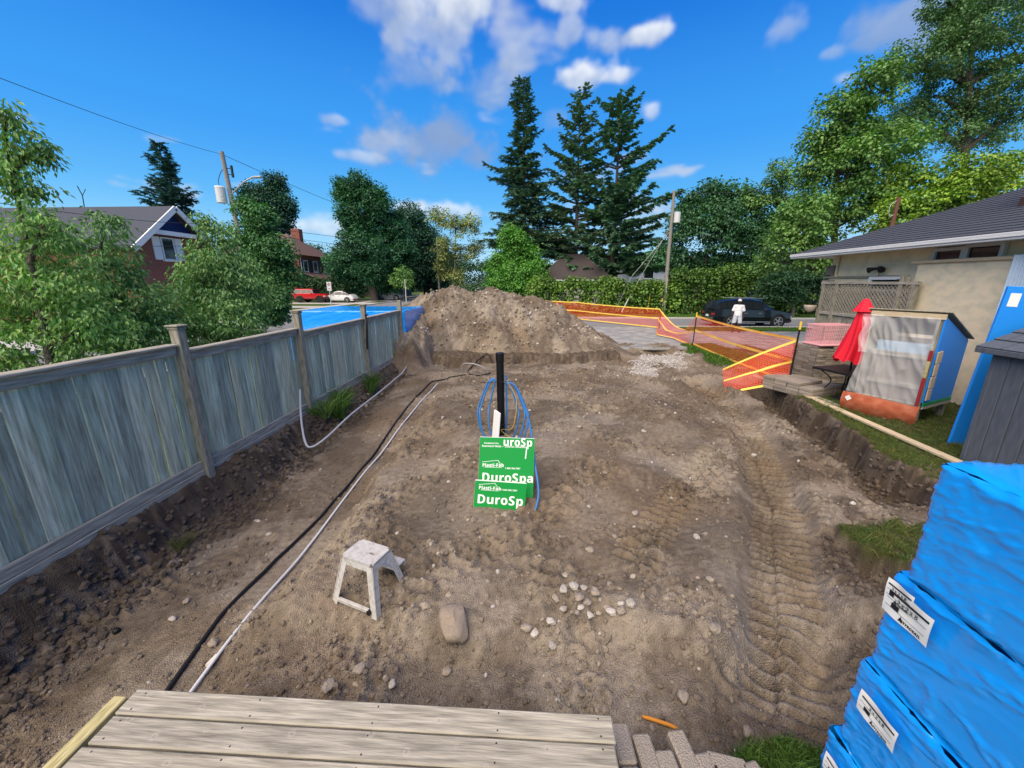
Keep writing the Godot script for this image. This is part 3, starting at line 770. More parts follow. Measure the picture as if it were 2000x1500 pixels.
# ---------------------------------------------------------------- plants
func leaf_into(b: MB, at: Vector3, bs: Basis, l: float, w: float, curl := 0.25):
	# a folded, drooping leaf along +x of bs
	var p := func(x: float, y: float, z: float): return at + bs * Vector3(x * l, y * l - curl * x * x * l, z * w)
	var a: Vector3 = p.call(0, 0, 0); var t: Vector3 = p.call(1.0, 0, 0)
	var m: Vector3 = p.call(0.45, -0.06, 0.0)
	var s: Vector3 = p.call(0.42, 0.05, 0.5); var q: Vector3 = p.call(0.42, 0.05, -0.5)
	b.tri(a, m, q); b.tri(a, s, m); b.tri(m, t, q); b.tri(m, s, t)
func clump(sd: int, leaves: int, l: float, w: float, spread: Vector3, droop := 0.3) -> ArrayMesh:
	var r := RandomNumberGenerator.new(); r.seed = sd
	var b := MB.new()
	b.tinted = true
	for i in leaves:
		var d := Vector3(r.randf_range(-1, 1), r.randf_range(-0.9, 1), r.randf_range(-1, 1))
		var at := d * spread
		var out := (Vector3(d.x, d.y * 0.5 - droop, d.z) + Vector3(r.randf_range(-0.5, 0.5), r.randf_range(-0.5, 0.4), r.randf_range(-0.5, 0.5))).normalized()
		var side := out.cross(Vector3(r.randf_range(-0.5, 0.5), 1, r.randf_range(-0.5, 0.5)).normalized()).normalized()
		var k := r.randf_range(0.75, 1.2)
		var g := r.randf_range(0.8, 1.2)
		b.col = Color(g * r.randf_range(0.9, 1.1), g, g * r.randf_range(0.85, 1.1))
		leaf_into(b, at, Basis(out, side.cross(out), side), l * k, w * k)
	return b.mesh()
func spray(sd: int, l: float, w: float, count: int, nl: float) -> ArrayMesh:
	# a twig of needles along +x
	var r := RandomNumberGenerator.new(); r.seed = sd
	var b := MB.new()
	b.tinted = true
	for i in count:
		var t := r.randf()
		var at := Vector3(t * l, 0, 0) + Vector3(0, r.randf_range(-0.03, 0.05) * l, (1.0 - t * 0.5) * r.randf_range(-w, w))
		var d := Vector3(r.randf_range(0.2, 1.0), r.randf_range(-0.35, 0.6), r.randf_range(-1, 1)).normalized()
		var s := d.cross(Vector3(r.randf_range(-0.4, 0.4), 1, 0)).normalized() * nl * 0.21
		var g := r.randf_range(0.7, 1.25)
		b.col = Color(g, g, g * r.randf_range(0.9, 1.15))
		b.tri(at - s, at + d * nl, at + s)
	return b.mesh()
func leafy(called: String, label: String, cat: String, base: Vector3, trunk_r: float, zc: float, lobes: Array, cl: Array, per_m2: float, size: float, tone: Array, gap := 0.0, flatten := 1.0, group := "", bark: Material = null, limb := 1.0) -> Node3D:
	var t := thing(called, label, cat, base, 0.0, group)
	if bark == null: bark = M.bark
	var top := 0.0
	var ctr := Vector3.ZERO
	for e in lobes:
		top = maxf(top, e[1]); ctr += Vector3(e[0], e[1], zc) / lobes.size()
	var b := MB.new()
	var fork := Vector3(lerpf(base.x, ctr.x, 0.5), lerpf(base.y, ctr.y, 0.62), lerpf(base.z, zc, 0.5)) - base
	var crowntop := Vector3(ctr.x, lerpf(ctr.y, top, 0.6), zc) - base
	var spine := spline([Vector3(0, -0.15, 0), fork * 0.4 + rv() * 0.05 * trunk_r, fork, crowntop], 5)
	var rad := []
	for i in spine.size(): rad.append(trunk_r * lerpf(1.15, 0.18, pow(float(i) / (spine.size() - 1), 0.85)))
	b.tube(spine, rad, 9)
	part("trunk", b, bark, t)
	var xs := [[], [], []]; var cs := [[], [], []]
	var id := float(taken.size()) * 3.7
	for e in lobes:
		var c := Vector3(e[0], e[1], zc + rng.randf_range(-0.6, 0.6) * e[2]) - base
		var r: float = e[2]
		# limb from the spine into the lobe
		var best: Vector3 = spine[0]
		for q in spine:
			if q.y < c.y - r * 0.2 and q.distance_to(c) < best.distance_to(c) * 1.02: best = q
		var lb := MB.new()
		var mid := best.lerp(c, 0.5) + Vector3(0, 0.12 * best.distance_to(c), 0)
		var lp := bez(best, mid, c, 6)
		var lr := []
		for i in lp.size(): lr.append(trunk_r * limb * lerpf(0.42, 0.10, float(i) / 6.0))
		lb.tube(lp, lr, 6)
		for k in 5:
			var tip := c + rdir() * r * 0.85
			var st: Vector3 = lp[3 + rng.randi() % 4]
			lb.tube(bez(st, st.lerp(tip, 0.5) + rv() * r * 0.15, tip, 4), [trunk_r * limb * 0.10, trunk_r * limb * 0.08, trunk_r * limb * 0.06, trunk_r * limb * 0.045, trunk_r * limb * 0.03], 5)
		part("branch", lb, bark, t)
		var cnt := int(per_m2 * r * r * 12.0) + 6
		for k in cnt:
			var d := rdir()
			var rr := r * pow(rng.randf(), 0.38) * (1.0 + 0.28 * nf.get_noise_3d(d.x * 2.0 + id, d.y * 2.0, d.z * 2.0))
			var p := c + Vector3(d.x, d.y * flatten, d.z) * rr
			if nf.get_noise_3d((p.x + id) * 1.1 / r, p.y * 1.5 / r, p.z * 1.1 / r) < gap: continue
			var s := size * rng.randf_range(0.75, 1.25)
			var w := rng.randi() % cl.size()
			var bs := Basis(Vector3.UP, rng.randf() * TAU) * Basis(Vector3.RIGHT, rng.randf_range(-0.5, 0.5))
			xs[w].append(Transform3D(bs.scaled(Vector3(s, s, s)), p))
			var g := rng.randf_range(0.78, 1.22) * (1.0 + 0.35 * nf.get_noise_3d(p.x * 0.8 / r, p.y * 0.8 / r, id))
			var yel: float = rng.randf() * tone[3]
			cs[w].append(Color(tone[0] * g * (1.0 + yel * 1.2), tone[1] * g * (1.0 + yel * 0.5), tone[2] * g) * 2.1)
	var crown := Node3D.new()
	crown.name = "crown"; t.add_child(crown)
	for w in cl.size():
		if xs[w].size(): many("foliage", cl[w], M.leaf, xs[w], cs[w], crown)
	return t
func conifer(called: String, label: String, base: Vector3, h: float, wid: Callable, trunk_r: float, cl: Array, levels: int, size: float, tone: Array, droop: float, bare := 0.0, keep := 1.0, group := "") -> Node3D:
	var t := thing(called, label, "tree", base, 0.0, group)
	var b := MB.new()
	var lean := Vector3(rng.randf_range(-0.02, 0.02), 1, rng.randf_range(-0.02, 0.02)) * h
	b.tube([Vector3(0, -0.2, 0), lean * 0.3, lean * 0.65, lean * 0.99], [trunk_r, trunk_r * 0.8, trunk_r * 0.45, trunk_r * 0.08], 9)
	part("trunk", b, M.bark, t)
	var lb := MB.new()
	var xs := [[], []]; var cs := [[], []]
	var id := float(taken.size()) * 5.1
	for i in levels:
		var u := bare + (1.0 - bare) * (float(i) + rng.randf() * 0.8) / levels
		var o := lean * u
		var full: float = wid.call(u)
		var cnt := int(lerpf(8.0, 5.0, u))
		for k in cnt:
			if rng.randf() > keep: continue
			var a := rng.randf() * TAU
			var len := full * rng.randf_range(0.55, 1.2) * (1.0 + 0.35 * nf.get_noise_2d(cos(a) * 1.5 + id, u * 9.0))
			if len < 0.12: len = 0.12
			var d := Vector3(cos(a), 0, sin(a))
			var rise := lerpf(-droop, 0.55, pow(u, 1.6))
			var tip := o + d * len + Vector3(0, rise * len, 0)
			var mid := o + d * len * 0.55 + Vector3(0, rise * len * 0.35 + 0.03 * len, 0)
			var path := bez(o, mid, tip + Vector3(0, 0.10 * len, 0), 5)
			lb.tube(path, [0.018 * len + 0.01, 0.014 * len + 0.01, 0.012 * len + 0.008, 0.01 * len + 0.006, 0.006 * len + 0.004, 0.004], 4, false)
			var m := maxi(2, int(len / (size * 0.22)))
			for j in m:
				var f := lerpf(0.22, 1.0, (j + rng.randf()) / m)
				var q: Vector3 = o.lerp(mid, f).lerp(mid.lerp(tip + Vector3(0, 0.10 * len, 0), f), f)
				for side in [-1, 1]:
					if rng.randf() < 0.12: continue
					var sp := d.rotated(Vector3.UP, side * rng.randf_range(0.25, 1.1)) + Vector3(0, rise * 0.5 + rng.randf_range(-0.75, 0.25), 0)
					sp = sp.normalized()
					var sd := sp.cross(Vector3.UP).normalized()
					var s := size * rng.randf_range(0.6, 1.1) * (1.0 - 0.15 * f) * lerpf(1.0, 0.6, u)
					xs[j % 2].append(Transform3D(Basis(sp, sd.cross(sp), sd).scaled(Vector3(s, s, s)), q))
					var g := rng.randf_range(0.75, 1.25)
					cs[j % 2].append(Color(tone[0] * g, tone[1] * g, tone[2] * g) * 3.9)
	part("boughs", lb, M.bark, t).set_meta("kind", "stuff")
	var crown := Node3D.new()
	crown.name = "crown"; t.add_child(crown)
	for w in 2: many("foliage", cl[w], M.needle, xs[w], cs[w], crown)
	return t
func bush(called: String, label: String, cat: String, boxes: Array, cl: Array, n: int, size: float, tone: Array, group := "") -> Node3D:
	# boxes: [centre, half size]
	var c0: Vector3 = boxes[0][0]
	var t := thing(called, label, cat, Vector3(c0.x, 0, c0.z), 0.0, group)
	var xs := []; var cs := []
	var st := MB.new()
	for e in boxes:
		var c: Vector3 = e[0] - t.position; var hs: Vector3 = e[1]
		for k in 6:
			var g0 := Vector3(c.x + rng.randf_range(-0.6, 0.6) * hs.x, -0.05, c.z + rng.randf_range(-0.5, 0.5) * hs.z)
			st.tube([g0, g0 + Vector3(rng.randf_range(-0.2, 0.2), (c.y + hs.y * 0.6), rng.randf_range(-0.2, 0.2))], [0.05, 0.015], 5)
		for k in int(float(n) / boxes.size()):
			var p := rv()
			var ax := rng.randi() % 4
			if ax == 0: p.x = signf(p.x) * rng.randf_range(0.8, 1.0)
			elif ax == 1: p.y = rng.randf_range(0.75, 1.0)
			elif ax == 2: p.z = rng.randf_range(0.8, 1.0)
			p *= hs
			p += 0.28 * Vector3(nf.get_noise_3d(p.x, p.y, 1.0), nf.get_noise_3d(p.x, p.z, 9.0) * 1.6, nf.get_noise_3d(p.x, p.y, 17.0)) 
			var s := size * rng.randf_range(0.7, 1.25)
			xs.append(Transform3D(Basis(Vector3.UP, rng.randf() * TAU).scaled(Vector3(s, s, s)), c + p))
			var g := rng.randf_range(0.7, 1.25) * (1.0 + 0.4 * nf.get_noise_2d(p.x * 0.7, p.y))
			var yel: float = rng.randf() * tone[3]
			cs.append(Color(tone[0] * g * (1.0 + yel), tone[1] * g * (1.0 + yel * 0.5), tone[2] * g) * 2.1)
	part("stems", st, M.bark, t)
	many("foliage", cl[0], M.leaf, xs, cs, t)
	return t

const LOBES := {"A": [[-7.03, 4.81, 0.26], [-6.95, 4.5, 0.25], [-7.31, 4.22, 0.35], [-6.87, 4.41, 0.14], [-7.1, 3.96, 0.26], [-7.53, 3.28, 0.51], [-7.93, 2.63, 0.63], [-7.08, 2.7, 0.52], [-7.77, 2.01, 0.64], [-6.92, 2.01, 0.57], [-8.2, 1.52, 0.37], [-6.91, 3.48, 0.3]], "B": [[-7.53, 3.65, 0.28], [-7.73, 3.14, 0.45], [-7.81, 2.52, 0.63], [-7.35, 2.25, 0.63], [-7.8, 1.68, 0.65], [-7.26, 1.64, 0.52], [-8.36, 2.34, 0.55]], "C": [[-6.86, 3.93, 0.21], [-6.62, 3.68, 0.31], [-6.9, 3.07, 0.59], [-6.77, 2.59, 0.79], [-7.6, 2.49, 0.48], [-6.41, 2.05, 0.55], [-7.24, 1.71, 0.72], [-6.45, 1.55, 0.46], [-7.96, 1.71, 0.56], [-8.38, 1.93, 0.56], [-7.29, 1.2, 0.47]], "D": [[-13.8, 6.09, 0.55], [-13.01, 5.63, 0.69], [-13.57, 4.61, 1.05], [-12.63, 4.14, 0.99], [-14.09, 3.19, 1.2], [-12.55, 3.06, 0.95], [-13.83, 1.71, 1.22], [-12.37, 2.09, 0.63], [-13.27, 1.08, 0.74]], "E": [[-26.8, 15.09, 1.78], [-24.22, 15.07, 2.19], [-21.83, 13.19, 2.2], [-25.67, 11.88, 2.08], [-24.01, 9.82, 3.5], [-20.21, 10.48, 1.95], [-24.01, 5.96, 4.42], [-27.82, 4.89, 2.3], [-26.71, 2.33, 1.89], [-19.36, 7.01, 2.26], [-21.56, 3.43, 2.59]], "F": [[-21.8, 13.18, 2.75], [-19.72, 9.77, 3.3], [-23.0, 9.35, 3.49], [-17.59, 6.27, 3.34], [-20.99, 4.5, 3.1], [-17.76, 3.15, 2.67]], "G": [[-44.54, 15.58, 2.15], [-40.93, 17.23, 1.82], [-42.36, 13.7, 3.47], [-38.95, 14.04, 1.69], [-40.57, 11.79, 2.33]], "I": [[-14.43, 12.2, 1.49], [-11.94, 10.72, 1.95], [-9.39, 11.07, 1.5], [-13.51, 7.73, 1.83], [-10.89, 6.58, 1.83], [-14.14, 4.66, 1.54], [-12.22, 3.49, 1.55], [-8.83, 8.09, 1.21]], "J": [[-2.16, 6.78, 1.4], [-0.99, 5.52, 1.61], [-3.51, 4.26, 1.43], [0.25, 3.74, 1.43], [-1.89, 2.96, 1.8], [-4.07, 2.17, 0.93], [0.02, 1.54, 1.14]], "L": [[17.86, 10.91, 1.61], [15.91, 10.01, 1.44], [19.9, 10.2, 1.9], [14.99, 8.13, 1.75], [18.26, 7.87, 2.42], [21.38, 6.9, 2.23], [14.52, 5.47, 1.68], [12.75, 5.23, 1.19], [17.7, 4.47, 1.88], [20.35, 3.71, 1.99], [23.25, 7.6, 1.93]], "Q": [[21.83, 11.97, 1.33], [23.27, 10.24, 1.71], [21.24, 10.04, 1.62], [24.84, 9.13, 1.54]], "M": [[13.25, 10.13, 0.76], [14.21, 10.59, 1.1], [12.97, 8.85, 0.82], [14.37, 8.93, 1.24], [12.84, 7.62, 0.83], [14.11, 7.61, 1.27], [15.73, 8.2, 1.25], [12.37, 5.59, 1.1], [13.73, 5.69, 1.31], [15.45, 6.11, 1.29], [11.62, 4.58, 0.78], [12.76, 4.11, 0.88], [13.86, 3.88, 0.78], [11.31, 3.6, 0.49]], "N": [[19.32, 13.69, 1.08], [20.75, 14.11, 1.4], [21.97, 15.2, 1.64], [23.45, 16.02, 1.95], [25.2, 14.0, 1.86], [21.94, 12.59, 1.5], [23.88, 12.55, 1.36], [20.68, 11.42, 1.33], [23.36, 10.76, 1.11], [25.84, 11.2, 1.38], [20.66, 16.32, 1.04]], "O": [[15.9, 6.82, 0.85], [16.92, 6.81, 0.91], [18.16, 6.7, 1.01], [19.37, 6.97, 0.96], [16.36, 5.83, 0.82], [17.74, 6.02, 0.82], [15.22, 5.44, 0.83], [20.71, 6.18, 1.01]], "P": [[19.07, 2.89, 1.29], [20.35, 3.27, 1.43], [21.65, 3.46, 1.35], [18.46, 1.92, 0.99], [22.44, 2.32, 0.91], [20.21, 1.93, 0.91]], "S": [[-11.73, 2.93, 0.8], [-12.69, 2.79, 0.63]]}
func make_trees():
	var near := [clump(1, 9, 0.095, 0.042, Vector3(0.11, 0.09, 0.11), 0.7), clump(2, 8, 0.10, 0.045, Vector3(0.12, 0.10, 0.12), 0.8), clump(3, 9, 0.085, 0.04, Vector3(0.10, 0.10, 0.10), 0.6)]
	var mid := [clump(4, 16, 0.17, 0.13, Vector3(0.30, 0.20, 0.30), 0.4), clump(5, 16, 0.16, 0.13, Vector3(0.28, 0.22, 0.28), 0.4)]
	var far := [clump(6, 26, 0.34, 0.26, Vector3(0.62, 0.42, 0.62), 0.35), clump(7, 26, 0.32, 0.26, Vector3(0.60, 0.45, 0.60), 0.3)]
	var gp := "leafy young trees beyond the board fence"
	leafy("pear_tree", "tall open leafy tree with a bare dark stem behind the board fence", "tree", Vector3(-7.4, 0, -5.3), 0.10, -5.6, LOBES.A, near, 95.0, 0.85, [0.085, 0.165, 0.055, 0.5], -0.18, 1.0, gp)
	leafy("pear_tree", "bushy tree with pointed top in front of the slate roofed house", "tree", Vector3(-7.5, 0, -6.9), 0.07, -6.8, LOBES.B, near, 95.0, 0.88, [0.075, 0.15, 0.06, 0.35], -0.2, 1.0, gp)
	leafy("pear_tree", "rounded leafy tree standing behind the first capped fence post", "tree", Vector3(-6.9, 0, -8.3), 0.07, -8.2, LOBES.C, near, 95.0, 0.92, [0.075, 0.15, 0.058, 0.45], -0.2, 1.0, gp)
	leafy("young_maple", "small layered dark green street tree with a thin trunk by the road", "tree", Vector3(-13.9, 0, -19.4), 0.06, -19.0, LOBES.D, mid, 36.0, 0.75, [0.035, 0.10, 0.038, 0.35], -0.12, 0.75)
	leafy("maple_tree", "big dense dark green maple beside the parked white car", "tree", Vector3(-23.4, 0, -57.5), 0.55, -58.0, LOBES.E, far, 5.2, 0.85, [0.022, 0.075, 0.038, 0.2], -0.30)
	leafy("dark_tree", "dark broad tree crowding behind the big maple", "tree", Vector3(-19.5, 0, -72), 0.5, -72.0, LOBES.F, far, 3.6, 1.0, [0.018, 0.055, 0.038, 0.15], -0.35, 1.0, "dark trees down the street")
	leafy("dark_tree", "dark rounded tree behind the pole with the street light", "tree", Vector3(-42, 0, -64), 0.5, -64.0, LOBES.G, far, 4.2, 0.95, [0.015, 0.05, 0.035, 0.15], -0.25, 1.0, "dark trees down the street")
	leafy("ash_tree", "pale sparse tree with light trunks rising behind the dirt heap", "tree", Vector3(-12.6, 0, -62.6), 0.28, -63.0, LOBES.I, far, 3.4, 0.75, [0.085, 0.13, 0.06, 0.9], -0.02, 1.0, "", M.palebark)
	leafy("green_maple", "bright green round maple in front of the tall conifers", "tree", Vector3(-0.9, 0, -42), 0.2, -42.0, LOBES.J, mid, 14.0, 1.25, [0.05, 0.145, 0.028, 0.35], -0.25)
	leafy("dark_ash", "wide dark leafed tree beyond the hedge beside the utility pole", "tree", Vector3(17.5, 0, -42.5), 0.35, -42.0, LOBES.L, mid, 8.5, 1.5, [0.03, 0.085, 0.042, 0.2], -0.12)
	leafy("willow_tree", "thin wispy tree top rising above the dark leafed tree", "tree", Vector3(22.6, 0, -40.5), 0.3, -40.0, LOBES.Q, mid, 9.0, 1.2, [0.06, 0.125, 0.045, 0.4], 0.0)
	leafy("catalpa_tree", "light green large leafed tree overhanging the gutter corner of the beige house", "tree", Vector3(15.2, 0, -20.3), 0.30, -20.0, LOBES.M, mid, 26.0, 0.8, [0.060, 0.130, 0.04, 0.45], -0.02, 1.0, "", null, 0.9)
	leafy("locust_tree", "tallest open tree with forked dark limbs above the beige house", "tree", Vector3(26.0, 0, -25.5), 0.45, -25.0, LOBES.N, mid, 24.0, 0.70, [0.056, 0.112, 0.050, 0.25], 0.03, 1.0, "", null, 0.9)
	leafy("yellow_green_tree", "low yellow green tree just above the shingled roof", "tree", Vector3(17.8, 0, -19.0), 0.25, -18.5, LOBES.O, mid, 22.0, 0.75, [0.085, 0.16, 0.025, 0.55], -0.05)
	leafy("birch_tree", "many stemmed small tree with pale trunks on the lawn by the street", "tree", Vector3(20.8, 0, -32.2), 0.14, -32.0, LOBES.P, mid, 12.0, 0.95, [0.022, 0.06, 0.03, 0.2], -0.15, 1.0, "", M.palebark)
	leafy("sapling", "little street tree with thin stem beside the dark gravelly car", "tree", Vector3(-18.2, 0, -55.0), 0.07, -55.0, [[-18.2, 3.4, 1.2], [-18.9, 2.8, 0.9], [-17.5, 2.7, 0.8]], mid, 9.0, 1.4, [0.06, 0.13, 0.04, 0.3], -0.1).set_meta("label", "little street tree with thin stem beside the silver grey car")
	# conifers
	var sp := [spray(1, 0.9, 0.30, 90, 0.23), spray(2, 0.9, 0.28, 86, 0.23)]
	var pn := [spray(3, 0.8, 0.30, 90, 0.30), spray(4, 0.8, 0.30, 86, 0.30)]
	var wa := func(u: float): return lerpf(6.0, 0.6, pow(u, 1.05)) * (0.85 + 0.15 * sin(u * 23.0)) * ss(-0.1, 0.12, u)
	var g3 := "three tall conifers behind the hedge"
	conifer("spruce_tree", "tallest dense dark spruce of the three conifers behind the hedge", Vector3(-0.9, 0, -47.5), 23.6, wa, 0.36, sp, 72, 1.05, [0.034, 0.065, 0.038], 0.22, 0.12, 0.95, g3)
	var wb := func(u: float): return lerpf(5.0, 1.0, pow(u, 1.9)) * (0.7 + 0.4 * absf(sin(u * 17.0)))
	conifer("pine_tree", "thin airy greyish pine in the middle of the three conifers", Vector3(5.2, 0, -48.5), 22.6, wb, 0.30, pn, 44, 1.0, [0.055, 0.090, 0.050], -0.05, 0.2, 0.62, g3)
	var wc := func(u: float): return lerpf(7.2, 1.3, pow(u, 1.6)) * (0.62 + 0.5 * absf(sin(u * 14.0 + 1.0)))
	conifer("pine_tree", "wide pine with long horizontal boughs, next to the utility pole with guy wires", Vector3(9.4, 0, -47.5), 21.2, wc, 0.34, pn, 44, 1.1, [0.042, 0.085, 0.045], -0.02, 0.16, 0.72, g3)
	var wd := func(u: float): return lerpf(8.5, 0.6, pow(u, 0.75)) * (0.85 + 0.15 * sin(u * 31.0))
	conifer("blue_spruce", "dark pointed spruce behind the slate roofed house", Vector3(-52.5, 0, -58), 21.6, wd, 0.4, sp, 60, 1.5, [0.020, 0.048, 0.040], 0.1, 0.15, 1.0)
	# hedges
	bush("hedge", "long clipped green hedge along the far side of the cross street", "hedge", [[Vector3(3.4, 1.35, -35.5), Vector3(3.6, 1.35, 0.9)], [Vector3(9.6, 1.25, -35.5), Vector3(3.0, 1.25, 0.9)]], mid, 1500, 1.25, [0.055, 0.115, 0.024, 0.6])
	bush("overgrown_hedge", "high overgrown bush mass behind the parked black car", "hedge", [[Vector3(15.2, 1.7, -35.8), Vector3(2.8, 1.75, 1.0)], [Vector3(19.8, 1.9, -36.2), Vector3(2.6, 1.95, 1.0)], [Vector3(24.5, 1.8, -36.5), Vector3(2.6, 1.85, 1.0)]], mid, 2100, 1.25, [0.042, 0.092, 0.022, 0.5])
	bush("shrub", "dark round shrub row in front of the brown roofed brick house", "shrub", [[Vector3(-31.5, 1.5, -55.5), Vector3(2.6, 1.5, 1.0)], [Vector3(-28.5, 1.3, -56.0), Vector3(1.6, 1.3, 0.9)]], mid, 420, 1.5, [0.025, 0.06, 0.03, 0.2])
	bush("low_hedge", "low dark hedge by the street behind the dirt heap", "hedge", [[Vector3(-9.8, 0.6, -60), Vector3(4.2, 0.65, 0.8)]], mid, 260, 1.5, [0.02, 0.055, 0.025, 0.2])
	# woods beyond
	var boxes := []
	for e in [[-95.0, -95.0, 9.0, 14.0], [-70.0, -105.0, 11.0, 13.0], [-47.0, -100.0, 8.0, 10.0], [-31.0, -112.0, 8.5, 9.0], [-14.0, -105.0, 6.5, 9.0], [0.0, -95.0, 5.0, 8.0], [13.0, -86.0, 5.0, 8.0], [27.0, -70.0, 5.5, 8.0], [39.0, -60.0, 5.5, 7.0], [50.0, -50.0, 6.5, 7.0], [60.0, -38.0, 7.0, 7.0]]:
		boxes.append([Vector3(e[0], e[2] * 0.5, e[1]), Vector3(e[3], e[2] * 0.62, 3.0)])
	bush("distant_treeline", "far belt of mixed dark trees beyond the houses", "", boxes, far, 4600, 1.7, [0.022, 0.058, 0.032, 0.3]).set_meta("kind", "stuff")
	make_grass()

func tuft(sd: int, blades: int, h: float, spread: float, wd: float) -> ArrayMesh:
	var r := RandomNumberGenerator.new(); r.seed = sd
	var b := MB.new(); b.tinted = true
	for i in blades:
		var a := r.randf() * TAU
		var o := Vector3(cos(a), 0, sin(a)) * r.randf() * spread
		var d := Vector3(r.randf_range(-0.7, 0.7), 1.0, r.randf_range(-0.7, 0.7)).normalized()
		var hh := h * r.randf_range(0.6, 1.2)
		var s := d.cross(Vector3(cos(a * 3.0), 0, sin(a * 3.0))).normalized() * wd
		var m := o + d * hh * 0.6
		var t := o + d * hh + Vector3(d.x, -0.25, d.z) * hh * 0.5
		var g := r.randf_range(0.75, 1.25)
		b.col = Color(g, g, g)
		b.quad(o - s, o + s, m + s * 0.8, m - s * 0.8); b.tri(m - s * 0.8, m + s * 0.8, t)
	return b.mesh()
func make_grass():
	var tm := tuft(3, 10, 0.075, 0.05, 0.0028)
	var xs := []; var cs := []
	for i in 26000:
		var x := rng.randf_range(3.3, 9.4); var z := rng.randf_range(-12.6, -3.2)
		if x > 6.7 and z > -5.9: continue
		var s := soil(x, z, false)
		if s[2] < 0.4 or rng.randf() > s[2]: continue
		var k := rng.randf_range(0.6, 1.2)
		xs.append(Transform3D(Basis(Vector3.UP, rng.randf() * TAU).scaled(Vector3(k, k * 0.9, k)), Vector3(x, soil(x, z)[0] - 0.004, z)))
		var g := rng.randf_range(0.8, 1.2); var dry := rng.randf() * rng.randf()
		cs.append(Color((0.075 + 0.13 * dry) * g, (0.135 + 0.05 * dry) * g, 0.035 * g))
	tag(many(numbered("lawn_grass"), tm, M.grass, xs, cs, self), "worn lawn grass between the trench and the beige house", "", "", "stuff")
	xs = []; cs = []
	for i in 560:
		var a := rng.randf() * TAU; var r := sqrt(rng.randf())
		var x := 1.55 + cos(a) * r * 0.36; var z := -1.62 + sin(a) * r * 0.2
		if x > 1.9: continue
		var k := rng.randf_range(0.6, 1.15)
		xs.append(Transform3D(Basis(Vector3.UP, rng.randf() * TAU).scaled(Vector3(k, k, k)), Vector3(x, ground_y(x, z) - 0.006, z)))
		var g := rng.randf_range(0.7, 1.2)
		cs.append(Color(0.075 * g, 0.16 * g, 0.025 * g))
	tag(many(numbered("grass_clump"), tm, M.grass, xs, cs, self), "patch of green grass at the foot of the wrapped bundles", "", "", "stuff")
	# verge strips
	xs = []; cs = []
	var tv := tuft(5, 9, 0.11, 0.16, 0.010)
	for i in 9000:
		var x := 0.0; var z := 0.0
		if i % 3 == 0: x = rng.randf_range(2.0, 30.0); z = rng.randf_range(-34.3, -30.4)
		elif i % 3 == 1: x = rng.randf_range(9.0, 26.0); z = rng.randf_range(-24.2, -22.7)
		else: x = rng.randf_range(6.5, 8.0); z = rng.randf_range(-17.4, -12.8)
		if i % 3 == 2 and x < 6.6 + 0.3 * n2(x, z, 1.0): continue
		var k := rng.randf_range(0.6, 1.3)
		xs.append(Transform3D(Basis(Vector3.UP, rng.randf() * TAU).scaled(Vector3(k, k, k)), Vector3(x, -0.05 if i % 3 < 2 else ground_y(x, z) - 0.01, z)))
		var g := rng.randf_range(0.8, 1.2)
		cs.append(Color(0.095 * g, 0.20 * g, 0.03 * g))
	tag(many(numbered("verge_grass"), tv, M.grass, xs, cs, self), "mown green verge along the cross street", "", "", "stuff")
	# weeds at the fence foot
	var wk := tuft(8, 34, 0.62, 0.09, 0.011)
	for e in [[-4.42, -8.05, 1.0, "long arching green leaves of the largest weed at the fence foot"], [-4.5, -8.55, 0.75, ""], [-4.45, -10.2, 0.85, ""], [-4.5, -7.55, 0.6, ""], [-4.42, -9.9, 0.6, ""]]:
		var t := thing("weed", e[3] if e[3] else "leafy weed growing against the fence boards", "weed", Vector3(e[0], ground_y(e[0], e[1]) - 0.02, e[1]), rng.randf() * TAU, "weeds along the board fence")
		var ws := []; var wc := []
		for k in 3:
			ws.append(Transform3D(Basis(Vector3.UP, rng.randf() * TAU).scaled(Vector3.ONE * e[2] * rng.randf_range(0.9, 1.4)), Vector3(rng.randf_range(-0.1, 0.1), 0, rng.randf_range(-0.12, 0.12))))
			wc.append(Color(0.10, 0.20, 0.04) * rng.randf_range(0.8, 1.2))
		many("blades", wk, M.grass, ws, wc, t)
	var dry := tuft(9, 60, 0.22, 0.06, 0.003)
	var td := thing("grass_tuft", "small drooping grass tuft on the trench edge under the fence", "grass", Vector3(-4.32, ground_y(-4.32, -3.85), -3.85))
	many("blades", dry, M.grass, [Transform3D(), Transform3D(Basis(Vector3.UP, 2.0), Vector3(0.08, -0.02, 0.05)), Transform3D(Basis(Vector3.UP, 4.0), Vector3(0.03, 0, -0.12))], [Color(0.12, 0.14, 0.05), Color(0.10, 0.12, 0.045), Color(0.15, 0.14, 0.06)], td)

# ---------------------------------------------------------------- beige house and what stands before it
func window_at(t: Node3D, called: String, at: Vector3, w: float, h: float, yaw: float, frame: Material, sill := true):
	# opening in the local xy plane, facing local +z
	var o := Node3D.new(); o.name = called
	o.position = at; o.rotation.y = yaw; t.add_child(o, true)
	var b := MB.new()
	var f := minf(0.08, w * 0.1)
	for s in [-1, 1]:
		b.box(Vector3(s * (w / 2 - f / 2), 0, 0.02), Vector3(f, h, 0.08)); b.box(Vector3(0, s * (h / 2 - f / 2), 0.02), Vector3(w - f * 2.02, f, 0.075))
	part("frame", b, frame, o)
	b = MB.new(); b.box(Vector3(0, 0, 0.0), Vector3(w - f * 1.9, h - f * 1.9, 0.02)); part("pane", b, M.glass, o)
	if sill:
		b = MB.new(); b.box(Vector3(0, -h / 2 - 0.05, 0.05), Vector3(w + 0.12, 0.09, 0.16), Basis(), 0.01); part("sill", b, frame, o)
